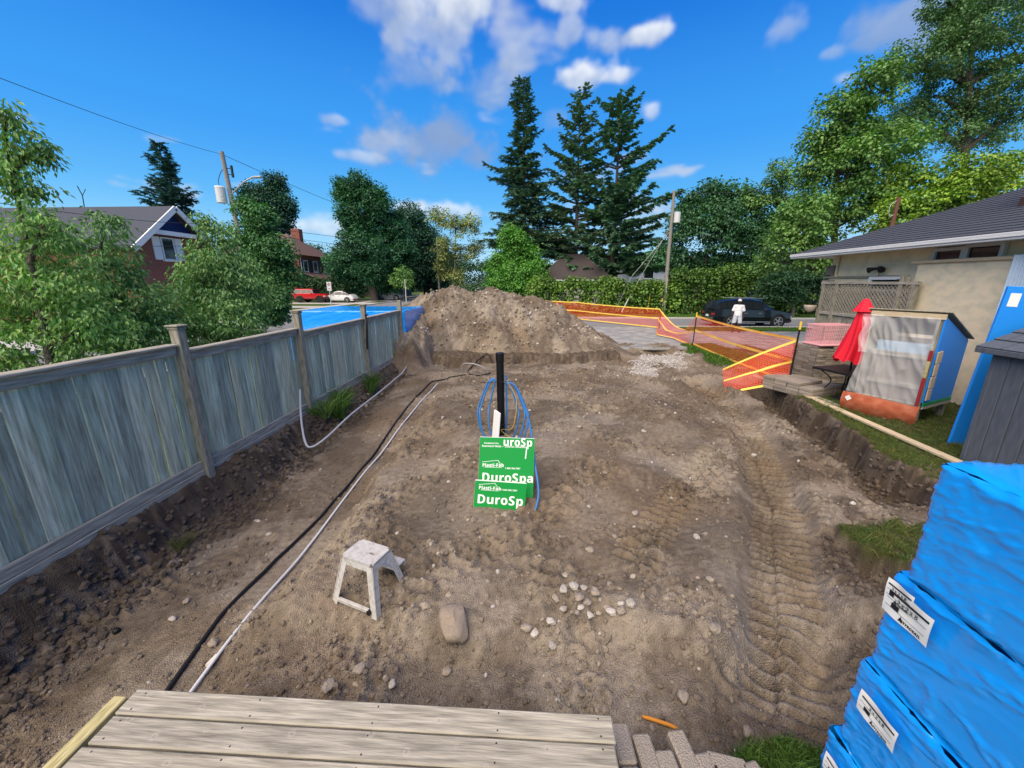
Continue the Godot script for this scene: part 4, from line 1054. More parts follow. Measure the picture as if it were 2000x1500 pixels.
func shingle_plane(t: Node3D, a: Vector3, b: Vector3, up: Vector3, ln: float, m: Material, courses: int, inset0 := 0.0, inset1 := 0.0):
	# a..b is the eave, up the unit slope direction; each course is a thin wedge over the one below
	var nrm := (b - a).normalized().cross(up).normalized()
	if nrm.y < 0: nrm = -nrm
	for k in courses:
		var f0 := float(k) / courses; var f1 := float(k + 1.15) / courses
		var p := a.lerp(b, inset0 * f0) + up * ln * f0; var q := b.lerp(a, inset1 * f0) + up * ln * f0
		var r := a.lerp(b, inset0 * minf(f1, 1.0)) + up * ln * minf(f1, 1.0); var s := b.lerp(a, inset1 * minf(f1, 1.0)) + up * ln * minf(f1, 1.0)
		var mb := MB.new()
		var lo := nrm * 0.028; var hi := nrm * 0.008
		mb.fq((p + s) * 0.5 - nrm, p + lo, q + lo, s + hi, r + hi)
		mb.fq((p + s) * 0.5 + up, p, q, q + lo, p + lo)
		part("shingle_course", mb, m, t)
func make_beige_house():
	var t := thing("beige_house", "low beige stucco house with dark shingled roof and white gutter", "house", Vector3(9.8, 0, -9.0))
	var b := MB.new()
	b.box(Vector3(3.0, 1.7, 0.4), Vector3(6.0, 3.6, 10.2)); part("wall", b, M.stucco, t)
	# ragged corner quoins
	for k in 7:
		b = MB.new(); b.box(Vector3(-0.02, 0.35 + k * 0.45, -4.68), Vector3(0.12, 0.3, 0.34 + 0.14 * (k % 2)), Basis(), 0.015); part("corner_block", b, M.paver[k % 4], t)
	b = MB.new(); b.box(Vector3(2.9, 3.52, 0.4), Vector3(7.1, 0.05, 11.6)); part("soffit", b, M.trim, t)
	# hip roof
	var rf := Node3D.new(); rf.name = "roof"; t.add_child(rf)
	var e0 := Vector3(-0.72, 3.60, -5.5); var e1 := Vector3(-0.72, 3.60, 6.3)
	var e2 := Vector3(6.7, 3.60, -5.5); var e3 := Vector3(6.7, 3.60, 6.3)
	var r0 := Vector3(3.0, 5.15, -1.8); var r1 := Vector3(3.0, 5.15, 3.0)
	b = MB.new()
	b.quad(e1, e0, r0, r1); b.quad(e2, e3, r1, r0); b.tri(e0, e2, r0); b.tri(e3, e1, r1)
	part("deck", b, M.shingle, rf)
	var up := ((r0 + r1) * 0.5 - (e0 + e1) * 0.5); up.z = 0.0
	var ln := up.length()
	shingle_plane(rf, e1 + Vector3(0, 0.012, 0), e0 + Vector3(0, 0.012, 0), up / ln, ln, M.shingle, 22, 3.3 / 11.8, 3.7 / 11.8)
	# gutter: moulded white profile
	b = MB.new()
	for k in [[-0.80, 3.575, 0.14, 0.05], [-0.815, 3.53, 0.12, 0.042], [-0.795, 3.485, 0.10, 0.05]]: b.box(Vector3(k[0], k[1], 0.4), Vector3(k[2], k[3], 11.9), Basis(), 0.008)
	part("gutter", b, M.trim, t)
	b = MB.new(); b.box(Vector3(2.9, 3.53, -5.56), Vector3(7.1, 0.12, 0.05)); part("fascia", b, M.trim, t)
	# chimney at the roof
	b = MB.new(); b.box(Vector3(1.25, 4.65, -0.33), Vector3(0.7, 1.5, 0.8), Basis(), 0.01); part("chimney", b, M.paver[1], t)
	b = MB.new(); b.box(Vector3(1.25, 4.32, -0.33), Vector3(0.78, 0.35, 0.88), Basis(), 0.01); part("flashing", b, mat(0.06, 0.03, 0.028, 0.6), t)
	# twin windows under the eave
	window_at(t, "window", Vector3(-0.03, 3.27, -1.02), 0.72, 0.40, -PI / 2, M.trim, false)
	window_at(t, "window", Vector3(-0.03, 3.29, -0.28), 0.76, 0.44, -PI / 2, M.trim, false)
	window_at(t, "window", Vector3(-0.03, 2.62, -2.45), 1.2, 0.42, -PI / 2, M.white, false)
	# flood light pair
	var fl := Node3D.new(); fl.name = "flood_light"; fl.position = Vector3(-0.06, 3.06, -2.75); t.add_child(fl)
	b = MB.new(); b.tube([Vector3.ZERO, Vector3(-0.06, 0, 0)], 0.06, 12); part("mount", b, M.black, fl)
	for s in [-1, 1]:
		b = MB.new(); b.tube([Vector3(-0.05, 0.0, s * 0.03), Vector3(-0.12, -0.02, s * 0.14), Vector3(-0.16, -0.05, s * 0.22)], [0.03, 0.05, 0.085], 12); part("lamp_head", b, M.black, fl)
	b = MB.new(); b.tube(spline([Vector3(-0.03, -0.02, 0), Vector3(-0.04, -0.15, 0.02), Vector3(0.0, -0.3, 0.03), Vector3(0.0, -0.4, 0.4)], 5), 0.008, 5); part("cord", b, M.black, fl)
	b = MB.new(); b.box(Vector3(-0.05, 2.84, -3.4), Vector3(0.05, 0.05, 3.0)); part("ledger_board", b, M.post, t)
	b = MB.new(); b.tube([Vector3(-0.05, 3.5, -4.4), Vector3(-0.05, 2.9, -4.4), Vector3(-0.05, 2.84, -4.3)], 0.03, 8); part("pipe", b, M.stucco, t)
	# security camera
	b = MB.new(); b.tube([Vector3(-0.22, 2.72, -1.9), Vector3(-0.36, 2.70, -1.86)], 0.05, 10); b.box(Vector3(-0.14, 2.74, -1.9), Vector3(0.2, 0.03, 0.03)); part("camera", b, M.black, t)
	# stair enclosure wall in front, capped with a board
	t = thing("stair_wall", "patched beige wall with wooden cap in front of the twin windows", "wall", Vector3(9.5, 0, -9.2))
	b = MB.new(); b.box(Vector3(0.1, 1.55, 0.4), Vector3(0.16, 3.14, 3.3)); part("panel", b, M.patina, t)
	b = MB.new(); b.box(Vector3(0.08, 3.16, 0.38), Vector3(0.28, 0.07, 3.5), Basis(), 0.01); part("cap_board", b, M.lumber, t)
	# lattice porch
	t = thing("lattice_porch", "weathered wooden porch railing with lattice panels against the beige house", "porch", Vector3(9.35, 0, -11.7))
	for z in [-1.5, -0.95, 1.15, 1.5]:
		b = MB.new(); b.box(Vector3(0, 1.35, z), Vector3(0.11, 2.72 if z != 1.15 else 3.0, 0.11), Basis(), 0.008); part("post", b, M.post, t)
	b = MB.new(); b.box(Vector3(0, 2.66, 0.0), Vector3(0.13, 0.07, 3.2), Basis(), 0.006); part("top_rail", b, M.rail, t)
	b = MB.new(); b.box(Vector3(0, 1.74, 0.0), Vector3(0.09, 0.09, 3.12), Basis(), 0.006); part("bottom_rail", b, M.rail, t)
	var sl := boxm(Vector3(0.012, 1.9, 0.034))
	for dirn in [-1, 1]:
		for k in range(-14, 15):
			# clip a diagonal slat to the panel
			var zc := k * 0.115
			var p := clip_line(Vector2(zc - 1.0, -1.0), Vector2(zc + 1.0, 1.0), Rect2(-1.5, -0.44, 3.0, 0.88))
			if p.size() < 2: continue
			var m: Vector2 = (p[0] + p[1]) * 0.5; var l: float = p[0].distance_to(p[1])
			if l < 0.06: continue
			var bs := Basis(Vector3.RIGHT, PI / 4) * Basis().scaled(Vector3(1, l / 1.9, 1))
			if dirn < 0: bs = Basis(Vector3.RIGHT, -PI / 4) * Basis().scaled(Vector3(1, l / 1.9, 1)); m.x = -m.x
			piece("slat", sl, M.post, t, Vector3(0.008 * dirn, 2.2 + m.y, m.x), bs)
	var bm := boxm(Vector3(0.022, 1.25, 0.135), 0.004)
	for k in 22: piece("board", bm, M.post if k % 3 else M.rail, t, Vector3(0.03, 1.06 + rng.randf_range(-0.02, 0.02), -1.5 + k * 0.142))
	var m2 := boxm(Vector3(0.9, 0.03, 0.14), 0.004)
	for k in 20: piece("floor_board", m2, M.rail, t, Vector3(0.5, 0.45, -1.45 + k * 0.147))
	# hanging planter basket at the corner
	b = MB.new(); b.lathe([Vector2(0.02, -0.17), Vector2(0.12, -0.12), Vector2(0.17, 0.0), Vector2(0.18, 0.06), Vector2(0.16, 0.06)], 14)
	solo("hanging_basket", b, mat(0.55, 0.47, 0.38, 0.7), "round pale basket hung on the porch's outer corner post", "basket", Vector3(9.1, 1.9, -13.32))
func clip_line(a: Vector2, b: Vector2, r: Rect2) -> Array:
	var t0 := 0.0; var t1 := 1.0
	var d := b - a
	for e in [[-d.x, a.x - r.position.x], [d.x, r.end.x - a.x], [-d.y, a.y - r.position.y], [d.y, r.end.y - a.y]]:
		var q: float = e[1] / e[0]
		if e[0] < 0: t0 = maxf(t0, q)
		else: t1 = minf(t1, q)
	return [a + d * t0, a + d * t1] if t0 < t1 else []

func make_coop():
	# local x along the front (towards the camera side), local z outwards
	var fl := Vector3(7.0, 0, -8.34); var fr := Vector3(7.46, 0, -7.43)
	var ax := (fr - fl).normalized()
	var t := thing("chicken_coop", "tall slant roofed hutch wrapped in clear plastic with blue foam side", "hutch", (fl + fr) * 0.5)
	t.basis = Basis(ax, Vector3.UP, ax.cross(Vector3.UP))
	var w := 1.04; var d := 1.15
	var bk := Vector3(0, 0, -d)
	var b := MB.new()
	for e in [[-w / 2 + 0.05, -0.05, 2.05], [w / 2 - 0.05, -0.05, 2.1], [w / 2 - 0.05, -d + 0.05, 1.55], [-w / 2 + 0.05, -d + 0.05, 1.55]]:
		b = MB.new(); b.box(Vector3(e[0], e[2] / 2 - 0.02, e[1]), Vector3(0.09, e[2], 0.09), Basis(), 0.006); part("leg", b, M.post, t)
	b = MB.new(); b.box(Vector3(0, 0.36, -d / 2), Vector3(w, 0.06, d), Basis(), 0.005); part("floor", b, M.rail, t)
	# roof
	b = MB.new()
	var sl := atan2(0.5, d)
	b.box(Vector3(0, 1.90, -d / 2), Vector3(w + 0.18, 0.022, d * 1.14 + 0.06), Basis(Vector3.RIGHT, -sl), 0.004); part("roof", b, M.post, t)
	b = MB.new(); b.box(Vector3(0, 2.08, 0.02), Vector3(w + 0.06, 0.10, 0.04), Basis(), 0.004); part("header_board", b, M.lumber, t)
	# blue foam side (local +x end)
	b = MB.new()
	b.prism(PackedVector2Array([Vector2(0.02, 0.46), Vector2(-d, 0.46), Vector2(-d, 1.60), Vector2(0.02, 2.08)]), 0.025, Transform3D(Basis(Vector3(0, 0, 1), Vector3.UP, Vector3(-1, 0, 0)), Vector3(w / 2 + 0.03, 0, 0)))
	part("side_panel", b, M.foam, t)
	b = MB.new()
	b.prism(PackedVector2Array([Vector2(0.0, 0.42), Vector2(-d, 0.42), Vector2(-d, 1.58), Vector2(0.0, 2.06)]), 0.02, Transform3D(Basis(Vector3(0, 0, 1), Vector3.UP, Vector3(-1, 0, 0)), Vector3(-w / 2, 0, 0)))
	part("side_panel", b, M.lumber, t)
	b = MB.new(); b.box(Vector3(0, 0.95, -d), Vector3(w, 1.2, 0.02)); part("back_panel", b, M.lumber, t)
	b = MB.new(); b.box(Vector3(w / 2 + 0.035, 0.42, -d / 2 + 0.02), Vector3(0.02, 0.07, d), Basis(), 0.003); part("green_strip", b, mat(0.0, 0.25, 0.09, 0.5), t)
	b = MB.new(); b.box(Vector3(w / 2 + 0.035, 0.355, -d / 2 + 0.02), Vector3(0.025, 0.05, d), Basis(), 0.003); part("sill_board", b, M.rail, t)
	for k in 4:
		b = MB.new(); b.box(Vector3(w / 2 + 0.05, 0.62 + k * 0.24, -0.06), Vector3(0.02, 0.22, 0.15 + 0.03 * (k % 2)), Basis(Vector3.RIGHT, 0.03 * k), 0.004); part("patch_board", b, M.lumber, t)
	# front: inner shelves seen through the plastic
	for y in [1.30, 0.72]:
		b = MB.new(); b.box(Vector3(0.0, y, -0.10), Vector3(w - 0.12, 0.10, 0.03), Basis(), 0.003); part("cross_board", b, M.rail, t)
	b = MB.new(); b.box(Vector3(0.02, 1.44, -0.13), Vector3(w - 0.2, 0.22, 0.02)); part("pale_board", b, mat(0.35, 0.52, 0.68, 0.6), t)
	b = MB.new(); b.box(Vector3(0, 0.95, -0.16), Vector3(w - 0.1, 1.1, 0.015)); part("inner_panel", b, mat(0.24, 0.20, 0.17, 0.8), t)
	# plastic sheet with folds
	b = MB.new()
	b.grid(60, 70, func(u, v):
		var x: float = lerpf(-w / 2 - 0.10, w / 2 - 0.03, u); var y: float = lerpf(0.40, 2.06, v)
		var fold: float = 0.05 * nf.get_noise_2d(x * 2.2 + y * 0.8, y * 0.7) + 0.022 * (1.0 - 2.2 * absf(nf.get_noise_2d((x + 0.25 * y) * 5.0 + 3.0, (y - 0.3 * x) * 1.3)))
		return Vector3(x - 0.05 * sin(y * 4.0) * (1.0 - u), y, 0.06 + fold))
	part("plastic_sheet", b, M.sheet, t)
	b = MB.new()
	b.grid(10, 26, func(u, v):
		var y: float = lerpf(1.28, 2.0, v)
		return Vector3(-w / 2 - 0.12 + u * 0.15 + 0.04 * sin(y * 11.0), y, 0.08 + 0.05 * sin(u * 9.0 + y * 7.0)))
	part("loose_plastic", b, M.sheet, t)
	# red and yellow batten
	var bt := Basis(Vector3.RIGHT, 0.0)
	for k in [[0.72, 0.55, 0], [1.16, 0.32, 1], [1.42, 0.2, 0]]:
		b = MB.new(); b.box(Vector3(w / 2 - 0.02, k[0] - 0.05, 0.10), Vector3(0.05, k[1], 0.02), bt, 0.003); part("batten", b, M.greenlumber if k[2] else mat(0.28, 0.02, 0.03, 0.6), t)
	# rust coloured curved metal sheet at the foot
	b = MB.new()
	b.grid(20, 8, func(u, v):
		var x: float = lerpf(-w / 2 - 0.12, w / 2 + 0.06, u); var y: float = lerpf(-0.02, 0.42, v)
		return Vector3(x, y + 0.02 * sin(u * 5.0), 0.16 + 0.10 * sin(v * 2.6) + 0.05 * sin(u * 4.2)))
	solo("metal_sheet", b, M.rust, "bent rust orange metal sheet propped along the foot of the plastic covered hutch", "metal sheet", t.position).basis = t.basis
	b = MB.new(); b.box(Vector3(-w / 2 + 0.02, 0.31, 0.285), Vector3(0.09, 0.09, 0.006), Basis(Vector3(0, 0, 1), 0.7)); 
	var lab := part("label", b, M.paper, find_child("metal_sheet", false, false))

func make_table():
	var c := Vector3(7.35, 0, -9.05)
	var t := thing("patio_table", "small dark metal patio table with curved legs by the paver stack", "table", c, 0.25)
	var b := MB.new(); b.box(Vector3(0, 0.72, 0), Vector3(0.95, 0.025, 0.95), Basis(), 0.008); part("table_top", b, M.black, t)
	b = MB.new()
	for s in [-1, 1]:
		b.box(Vector3(s * 0.475, 0.71, 0), Vector3(0.03, 0.05, 0.98)); b.box(Vector3(0, 0.71, s * 0.475), Vector3(0.92, 0.05, 0.03))
	part("rim", b, M.black, t)
	for sx in [-1, 1]:
		for sz in [-1, 1]:
			b = MB.new()
			b.tube(spline([Vector3(sx * 0.40, 0.70, sz * 0.40), Vector3(sx * 0.24, 0.52, sz * 0.24), Vector3(sx * 0.22, 0.38, sz * 0.22), Vector3(sx * 0.34, 0.15, sz * 0.34), Vector3(sx * 0.50, 0.0, sz * 0.50)], 5), 0.014, 7); part("leg", b, M.black, t)
	b = MB.new(); b.tube([Vector3(-0.22, 0.38, -0.22), Vector3(0.22, 0.38, 0.22)], 0.01, 6); b.tube([Vector3(-0.22, 0.385, 0.22), Vector3(0.22, 0.385, -0.22)], 0.01, 6); part("stretcher", b, M.black, t)
	# closed umbrella through the table
	t = thing("patio_umbrella", "closed red patio umbrella standing in the dark metal table", "umbrella", c)
	b = MB.new(); b.tube([Vector3(0, 0.02, 0), Vector3(0, 2.25, 0)], 0.022, 10); part("pole", b, M.black, t)
	b = MB.new()
	b.grid(64, 26, func(u, v):
		var a: float = -u * TAU
		var y: float = lerpf(0.95 + 0.05 * sin(a * 8.0 + 1.0), 2.12, v)
		var r: float = lerpf(0.33, 0.095, pow(v, 0.85)) * (1.0 + lerpf(0.20, 0.05, v) * sin(a * 8.0 + 0.4 * sin(v * 6.0)) + 0.06 * sin(a * 3.0 + v * 4.0))
		return Vector3(cos(a) * r + 0.02 * sin(v * 3.0), y, sin(a) * r))
	part("canopy", b, M.red, t)
	b = MB.new()
	b.grid(40, 8, func(u, v):
		var a: float = -u * TAU
		var r: float = lerpf(0.185, 0.06, v) * (1.0 + lerpf(0.14, 0.0, v) * sin(a * 8.0))
		return Vector3(cos(a) * r, lerpf(2.06, 2.31, v), sin(a) * r))
	part("vent_flap", b, M.red, t)
	b = MB.new(); b.lathe([Vector2(0.055, 2.30), Vector2(0.05, 2.325), Vector2(0.0, 2.34)], 12); part("cap", b, M.red, t)
	t = thing("umbrella_base", "round dark umbrella foot under the patio table", "umbrella base", c)
	b = MB.new(); b.lathe([Vector2(0.0, 0.0), Vector2(0.23, 0.0), Vector2(0.23, 0.05), Vector2(0.06, 0.10), Vector2(0.045, 0.30), Vector2(0.03, 0.31)], 18); part("foot", b, M.black, t)
	b = MB.new(); b.tube([Vector3(0.03, 0.25, 0), Vector3(0.08, 0.25, 0)], 0.014, 8); part("screw", b, M.black, t)
	# green bin
	t = thing("garden_bin", "dark green plastic bin between the patio table and the hutch", "bin", Vector3(7.72, 0, -8.75), 0.5)
	b = MB.new()
	b.grid(24, 1, func(u, v):
		var q: Vector2 = sq(u, lerpf(0.17, 0.215, v)); return Vector3(q.x, lerpf(0.0, 0.62, v), q.y))
	part("tub", b, M.greenbin, t)
	b = MB.new(); b.box(Vector3(0, 0.635, 0), Vector3(0.46, 0.04, 0.46), Basis(), 0.012); part("lid", b, M.greenbin, t)
	# short log
	b = MB.new(); b.tube([Vector3(-0.19, 0.09, 0), Vector3(0, 0.10, 0), Vector3(0.19, 0.09, 0.01)], [0.095, 0.10, 0.095], 14)
	solo("log", b, M.palebark, "short pale log lying under the patio table", "log", Vector3(7.22, 0, -8.78), 0.75)
func sq(u: float, r: float) -> Vector2:
	var a := -u * TAU
	var q := Vector2(cos(a), sin(a))
	return q * r / pow(pow(absf(q.x), 6.0) + pow(absf(q.y), 6.0), 1.0 / 6.0)

func make_pavers():
	var t := thing("paver_stack", "tall stack of small concrete pavers carrying the pink cage", "stack", Vector3(8.12, 0, -10.9), 0.12)
	var pm := boxm(Vector3(0.198, 0.062, 0.10), 0.006)
	var hm := boxm(Vector3(0.098, 0.062, 0.10), 0.006)
	for y in 15:
		for k in 5:
			var x := -0.41 + k * 0.205 + (0.0 if y % 2 else 0.0)
			var hgt := 14 if k < 1 else 15 - (k % 2)
			if y >= hgt: continue
			for zz in [0.30, -0.30]:
				if zz > 0.0:
					if y % 2 and k == 0:
						piece("paver", hm, M.paver[rng.randi() % 4], t, Vector3(x - 0.05, 0.035 + y * 0.068, zz + rng.randf_range(-0.008, 0.008)))
						piece("paver", hm, M.paver[rng.randi() % 4], t, Vector3(x + 0.05, 0.035 + y * 0.068, zz + rng.randf_range(-0.008, 0.008)))
					else: piece("paver", pm, M.paver[rng.randi() % 4], t, Vector3(x + rng.randf_range(-0.004, 0.004), 0.035 + y * 0.068, zz + rng.randf_range(-0.008, 0.008)), Basis(Vector3.UP, rng.randf_range(-0.03, 0.03)))
		for k in 4: piece("paver", pm, M.paver[rng.randi() % 4], t, Vector3(-0.46 + rng.randf_range(-0.006, 0.006), 0.035 + y * 0.068, 0.13 - k * 0.205), Basis(Vector3.UP, PI / 2))
	var core := MB.new(); core.box(Vector3(0.02, 0.49, -0.11), Vector3(0.82, 0.98, 0.66)); part("inner_pavers", core, M.paver[2], t)
	t = thing("paver_pile", "low flat pile of wide pale pavers beside the patio table", "stack", Vector3(6.98, 0, -9.72), 0.42)
	var wm := boxm(Vector3(0.42, 0.075, 0.30), 0.008)
	for y in 4:
		for i in 3:
			for j in 4:
				if y == 3 and (i == 2 or j == 3): continue
				piece("paver", wm, M.paver[[0, 1, 3, 1][rng.randi() % 4]], t, Vector3(-0.43 + i * 0.43 + rng.randf_range(-0.012, 0.012), 0.045 + y * 0.082, -0.6 + j * 0.31 + rng.randf_range(-0.012, 0.012)), Basis(Vector3.UP, rng.randf_range(-0.03, 0.03)))
	# pink wire cage
	t = thing("wire_cage", "pink wire pet cage resting on the tall paver stack", "cage", Vector3(8.12, 1.03, -10.9), 0.12)
	var w := 0.95; var d := 0.56; var h := 0.50
	var b := MB.new(); b.box(Vector3(0, 0.03, 0), Vector3(w + 0.06, 0.05, d + 0.06), Basis(), 0.012); part("tray", b, M.pink, t)
	for s in [-1, 1]:
		b = MB.new()
		for k in 20: b.box(Vector3(-w / 2 + w * k / 19.0, h / 2 + 0.05, s * d / 2), Vector3(0.008, h, 0.008))
		for k in 6: b.box(Vector3(0, 0.06 + (h - 0.02) * k / 5.0, s * (d / 2 + 0.004)), Vector3(w, 0.008, 0.008))
		part("wire_panel", b, M.pink, t)
		b = MB.new()
		for k in 12: b.box(Vector3(s * w / 2, h / 2 + 0.05, -d / 2 + d * k / 11.0), Vector3(0.008, h, 0.008))
		for k in 6: b.box(Vector3(s * (w / 2 + 0.004), 0.06 + (h - 0.02) * k / 5.0, 0), Vector3(0.008, 0.008, d))
		part("wire_panel", b, M.pink, t)
	b = MB.new()
	for k in 20: b.box(Vector3(-w / 2 + w * k / 19.0, h + 0.05, 0), Vector3(0.008, 0.008, d))
	for k in 5: b.box(Vector3(0, h + 0.056, -d / 2 + d * k / 4.0), Vector3(w, 0.008, 0.008))
	part("wire_top", b, M.pink, t)
	b = MB.new(); b.box(Vector3(-0.3, 0.3, d / 2 + 0.015), Vector3(0.26, 0.012, 0.012)); b.box(Vector3(-0.3, 0.12, d / 2 + 0.015), Vector3(0.26, 0.012, 0.012)); b.box(Vector3(-0.42, 0.21, d / 2 + 0.015), Vector3(0.012, 0.2, 0.012)); b.box(Vector3(-0.18, 0.21, d / 2 + 0.015), Vector3(0.012, 0.2, 0.012)); part("door", b, M.pink, t)
	# boards on the grass
	b = MB.new(); b.box(Vector3.ZERO, Vector3(0.14, 0.04, 4.9), Basis(), 0.004)
	var o := solo("long_plank", b, M.lumber, "long fresh pale plank lying along the trench edge on the lawn", "plank", Vector3(6.52, 0.065, -7.35))
	o.rotation = Vector3(0, -0.035, 0)
	b = MB.new(); b.box(Vector3.ZERO, Vector3(0.13, 0.035, 2.6), Basis(), 0.004)
	solo("old_plank", b, M.rail, "old grey board on the ground by the low paver pile", "plank", Vector3(6.62, 0.055, -9.95), 0.12)
	b = MB.new(); b.box(Vector3.ZERO, Vector3(0.11, 0.035, 1.5), Basis(), 0.004)
	solo("old_plank", b, M.post, "short grey board on the grass beside the metal sheet", "plank", Vector3(6.86, 0.05, -8.35), 0.4)

func make_shed():
	var t := thing("garden_shed", "dark slate grey panelled garden shed with shingled roof", "shed", Vector3(7.65, 0, -4.95))
	var w := 1.9; var d := 1.76; var h := 1.78
	var b := MB.new(); b.box(Vector3(0, h / 2, 0), Vector3(w - 0.03, h, d - 0.03)); part("core", b, M.shed, t)
	var pm := boxm(Vector3(0.03, h, 0.205), 0.008)
	for k in 9: piece("wall_plank", pm, M.shed, t, Vector3(-w / 2, h / 2 - 0.02, -d / 2 + 0.1 + k * 0.212))
	var pn := boxm(Vector3(0.205, h, 0.03), 0.008)
	for k in 9:
		for s in [-1, 1]: piece("wall_plank", pn, M.shed, t, Vector3(-w / 2 + 0.1 + k * 0.212, h / 2 - 0.02, s * d / 2))
	b = MB.new(); b.box(Vector3(-w / 2 + 0.01, h / 2, -d / 2 + 0.01), Vector3(0.06, h, 0.06), Basis(), 0.006); part("corner_trim", b, M.shed, t)
	var rf := Node3D.new(); rf.name = "roof"; t.add_child(rf)
	var o := 0.14
	for s in [-1, 1]:
		var a := Vector3(s * (w / 2 + o), h - 0.02, -d / 2 - o); var c := Vector3(s * (w / 2 + o), h - 0.02, d / 2 + o)
		var up := Vector3(-s * (w / 2 + o), 0.52, 0)
		b = MB.new(); b.fq(Vector3(0, h - 0.5, 0), a, c, c + up, a + up); part("roof_sheet", b, M.shed, rf)
		for k in 5:
			var lo := up * (k / 5.0); var hi := up * minf((k + 1.1) / 5.0, 1.0)
			var nn := Vector3(s * 0.5, 1.0, 0).normalized()
			for j in 7:
				var z0 := lerpf(a.z, c.z, maxf((j - 0.5 * (k % 2)) / 6.5, 0.0)); var z1 := lerpf(a.z, c.z, minf((j + 1 - 0.5 * (k % 2)) / 6.5, 1.0)) - 0.008
				if z1 - z0 < 0.04: continue
				var mb := MB.new()
				var e0 := Vector3(a.x, a.y, 0)
				var p := func(q: Vector3, zz: float, th: float): return Vector3(e0.x + q.x, e0.y + q.y, zz) + nn * th
				mb.fq(Vector3(0, h - 0.5, 0), p.call(lo, z0, 0.034), p.call(lo, z1, 0.034), p.call(hi, z1, 0.012), p.call(hi, z0, 0.012))
				mb.fq(Vector3(0, h + 0.3, 0), p.call(lo, z0, 0.0), p.call(lo, z1, 0.0), p.call(lo, z1, 0.034), p.call(lo, z0, 0.034))
				part("shingle", mb, M.shed, rf)
		b = MB.new(); b.box(Vector3(s * (w / 2 + o), h - 0.045, 0), Vector3(0.04, 0.075, d + 2 * o), Basis(), 0.006); part("eave_trim", b, M.shed, rf)
	b = MB.new()
	for s in [-1, 1]: b.prism(PackedVector2Array([Vector2(-w / 2, h - 0.03), Vector2(w / 2, h - 0.03), Vector2(0, h + 0.43)]), 0.03, Transform3D(Basis(), Vector3(0, 0, s * d / 2 - 0.015)))
	part("gable", b, M.shed, t)
	# foam insulation boards leaning behind the shed
	foam_board(Vector3(7.42, 0.0, -6.4), 0.62, 2.62, -0.20, 0.06, "tall blue insulation board standing behind the grey shed", [["STYRORAIL", 0.22, 1.35, 0.075]])
	foam_board(Vector3(8.22, 0.0, -6.75), 0.75, 2.75, -0.15, 0.04, "blue insulation board with a torn label leaning next to the beige wall", [["STYRORAIL", 0.1, 2.1, 0.085], ["STYRORAIL", 0.35, 1.9, 0.085]])
	# clear corrugated sheet
	b = MB.new()
	b.grid(48, 2, func(u, v): return Vector3(lerpf(-0.14, 0.14, u), lerpf(0, 3.2, v), 0.014 * sin(u * TAU * 6.0)))
	var m := mat(0.50, 0.66, 0.85, 0.3); m.transparency = BaseMaterial3D.TRANSPARENCY_ALPHA; m.albedo_color.a = 0.8
	var s2 := solo("corrugated_sheet", b, m, "narrow pale corrugated plastic sheet leaning on the beige wall", "plastic sheet", Vector3(9.28, 0.0, -8.15), -1.1)
	s2.rotation = Vector3(-0.03, -1.1, 0)
func foam_board(at: Vector3, w: float, h: float, turn: float, lean: float, label: String, texts: Array):
	var t := thing("insulation_board", label, "foam board", at, turn, "blue insulation boards behind the shed")
	t.basis = Basis(Vector3(0, 0, 1), -lean) * Basis(Vector3.UP, turn)
	var b := MB.new(); b.box(Vector3(0, h / 2, 0), Vector3(w, h, 0.05), Basis(), 0.006); part("panel", b, M.foam, t)
	for e in texts:
		var o := text(t, e[0], e[3], M.navy, Vector3(-w / 2 + e[1] + 0.03, e[2], 0.027), Basis(Vector3(0, 0, 1), -PI / 2))
	b = MB.new(); b.prism(PackedVector2Array([Vector2(0, 0), Vector2(0.05, 0.03), Vector2(0.1, 0), Vector2(0.05, 0.1)]), 0.002, Transform3D(Basis(), Vector3(-w / 2 + texts[0][1] - 0.04, texts[0][2] + 0.35, 0.0255))); part("emblem", b, M.navy, t)
	b = MB.new(); b.box(Vector3(-w / 2 + 0.12, h - 0.2, 0.027), Vector3(0.13, 0.20, 0.003)); part("label", b, M.paper, t)
func text(t: Node3D, s: String, size: float, m: Material, at: Vector3, bs := Basis(), bold := true, left := false) -> MeshInstance3D:
	var tm := TextMesh.new()
	var f := SystemFont.new(); f.font_names = PackedStringArray(["Droid Sans"]); f.font_weight = 800 if bold else 400
	if size > 0.1: bs = bs * Basis().scaled(Vector3(1.1, 1, 1))
	tm.font = f; tm.text = s; tm.font_size = 64; tm.pixel_size = size / 46.0; tm.depth = 0.0015
	tm.curve_step = 4.0
	if left: tm.horizontal_alignment = HORIZONTAL_ALIGNMENT_LEFT
	return piece("lettering", tm, m, t, at, bs)

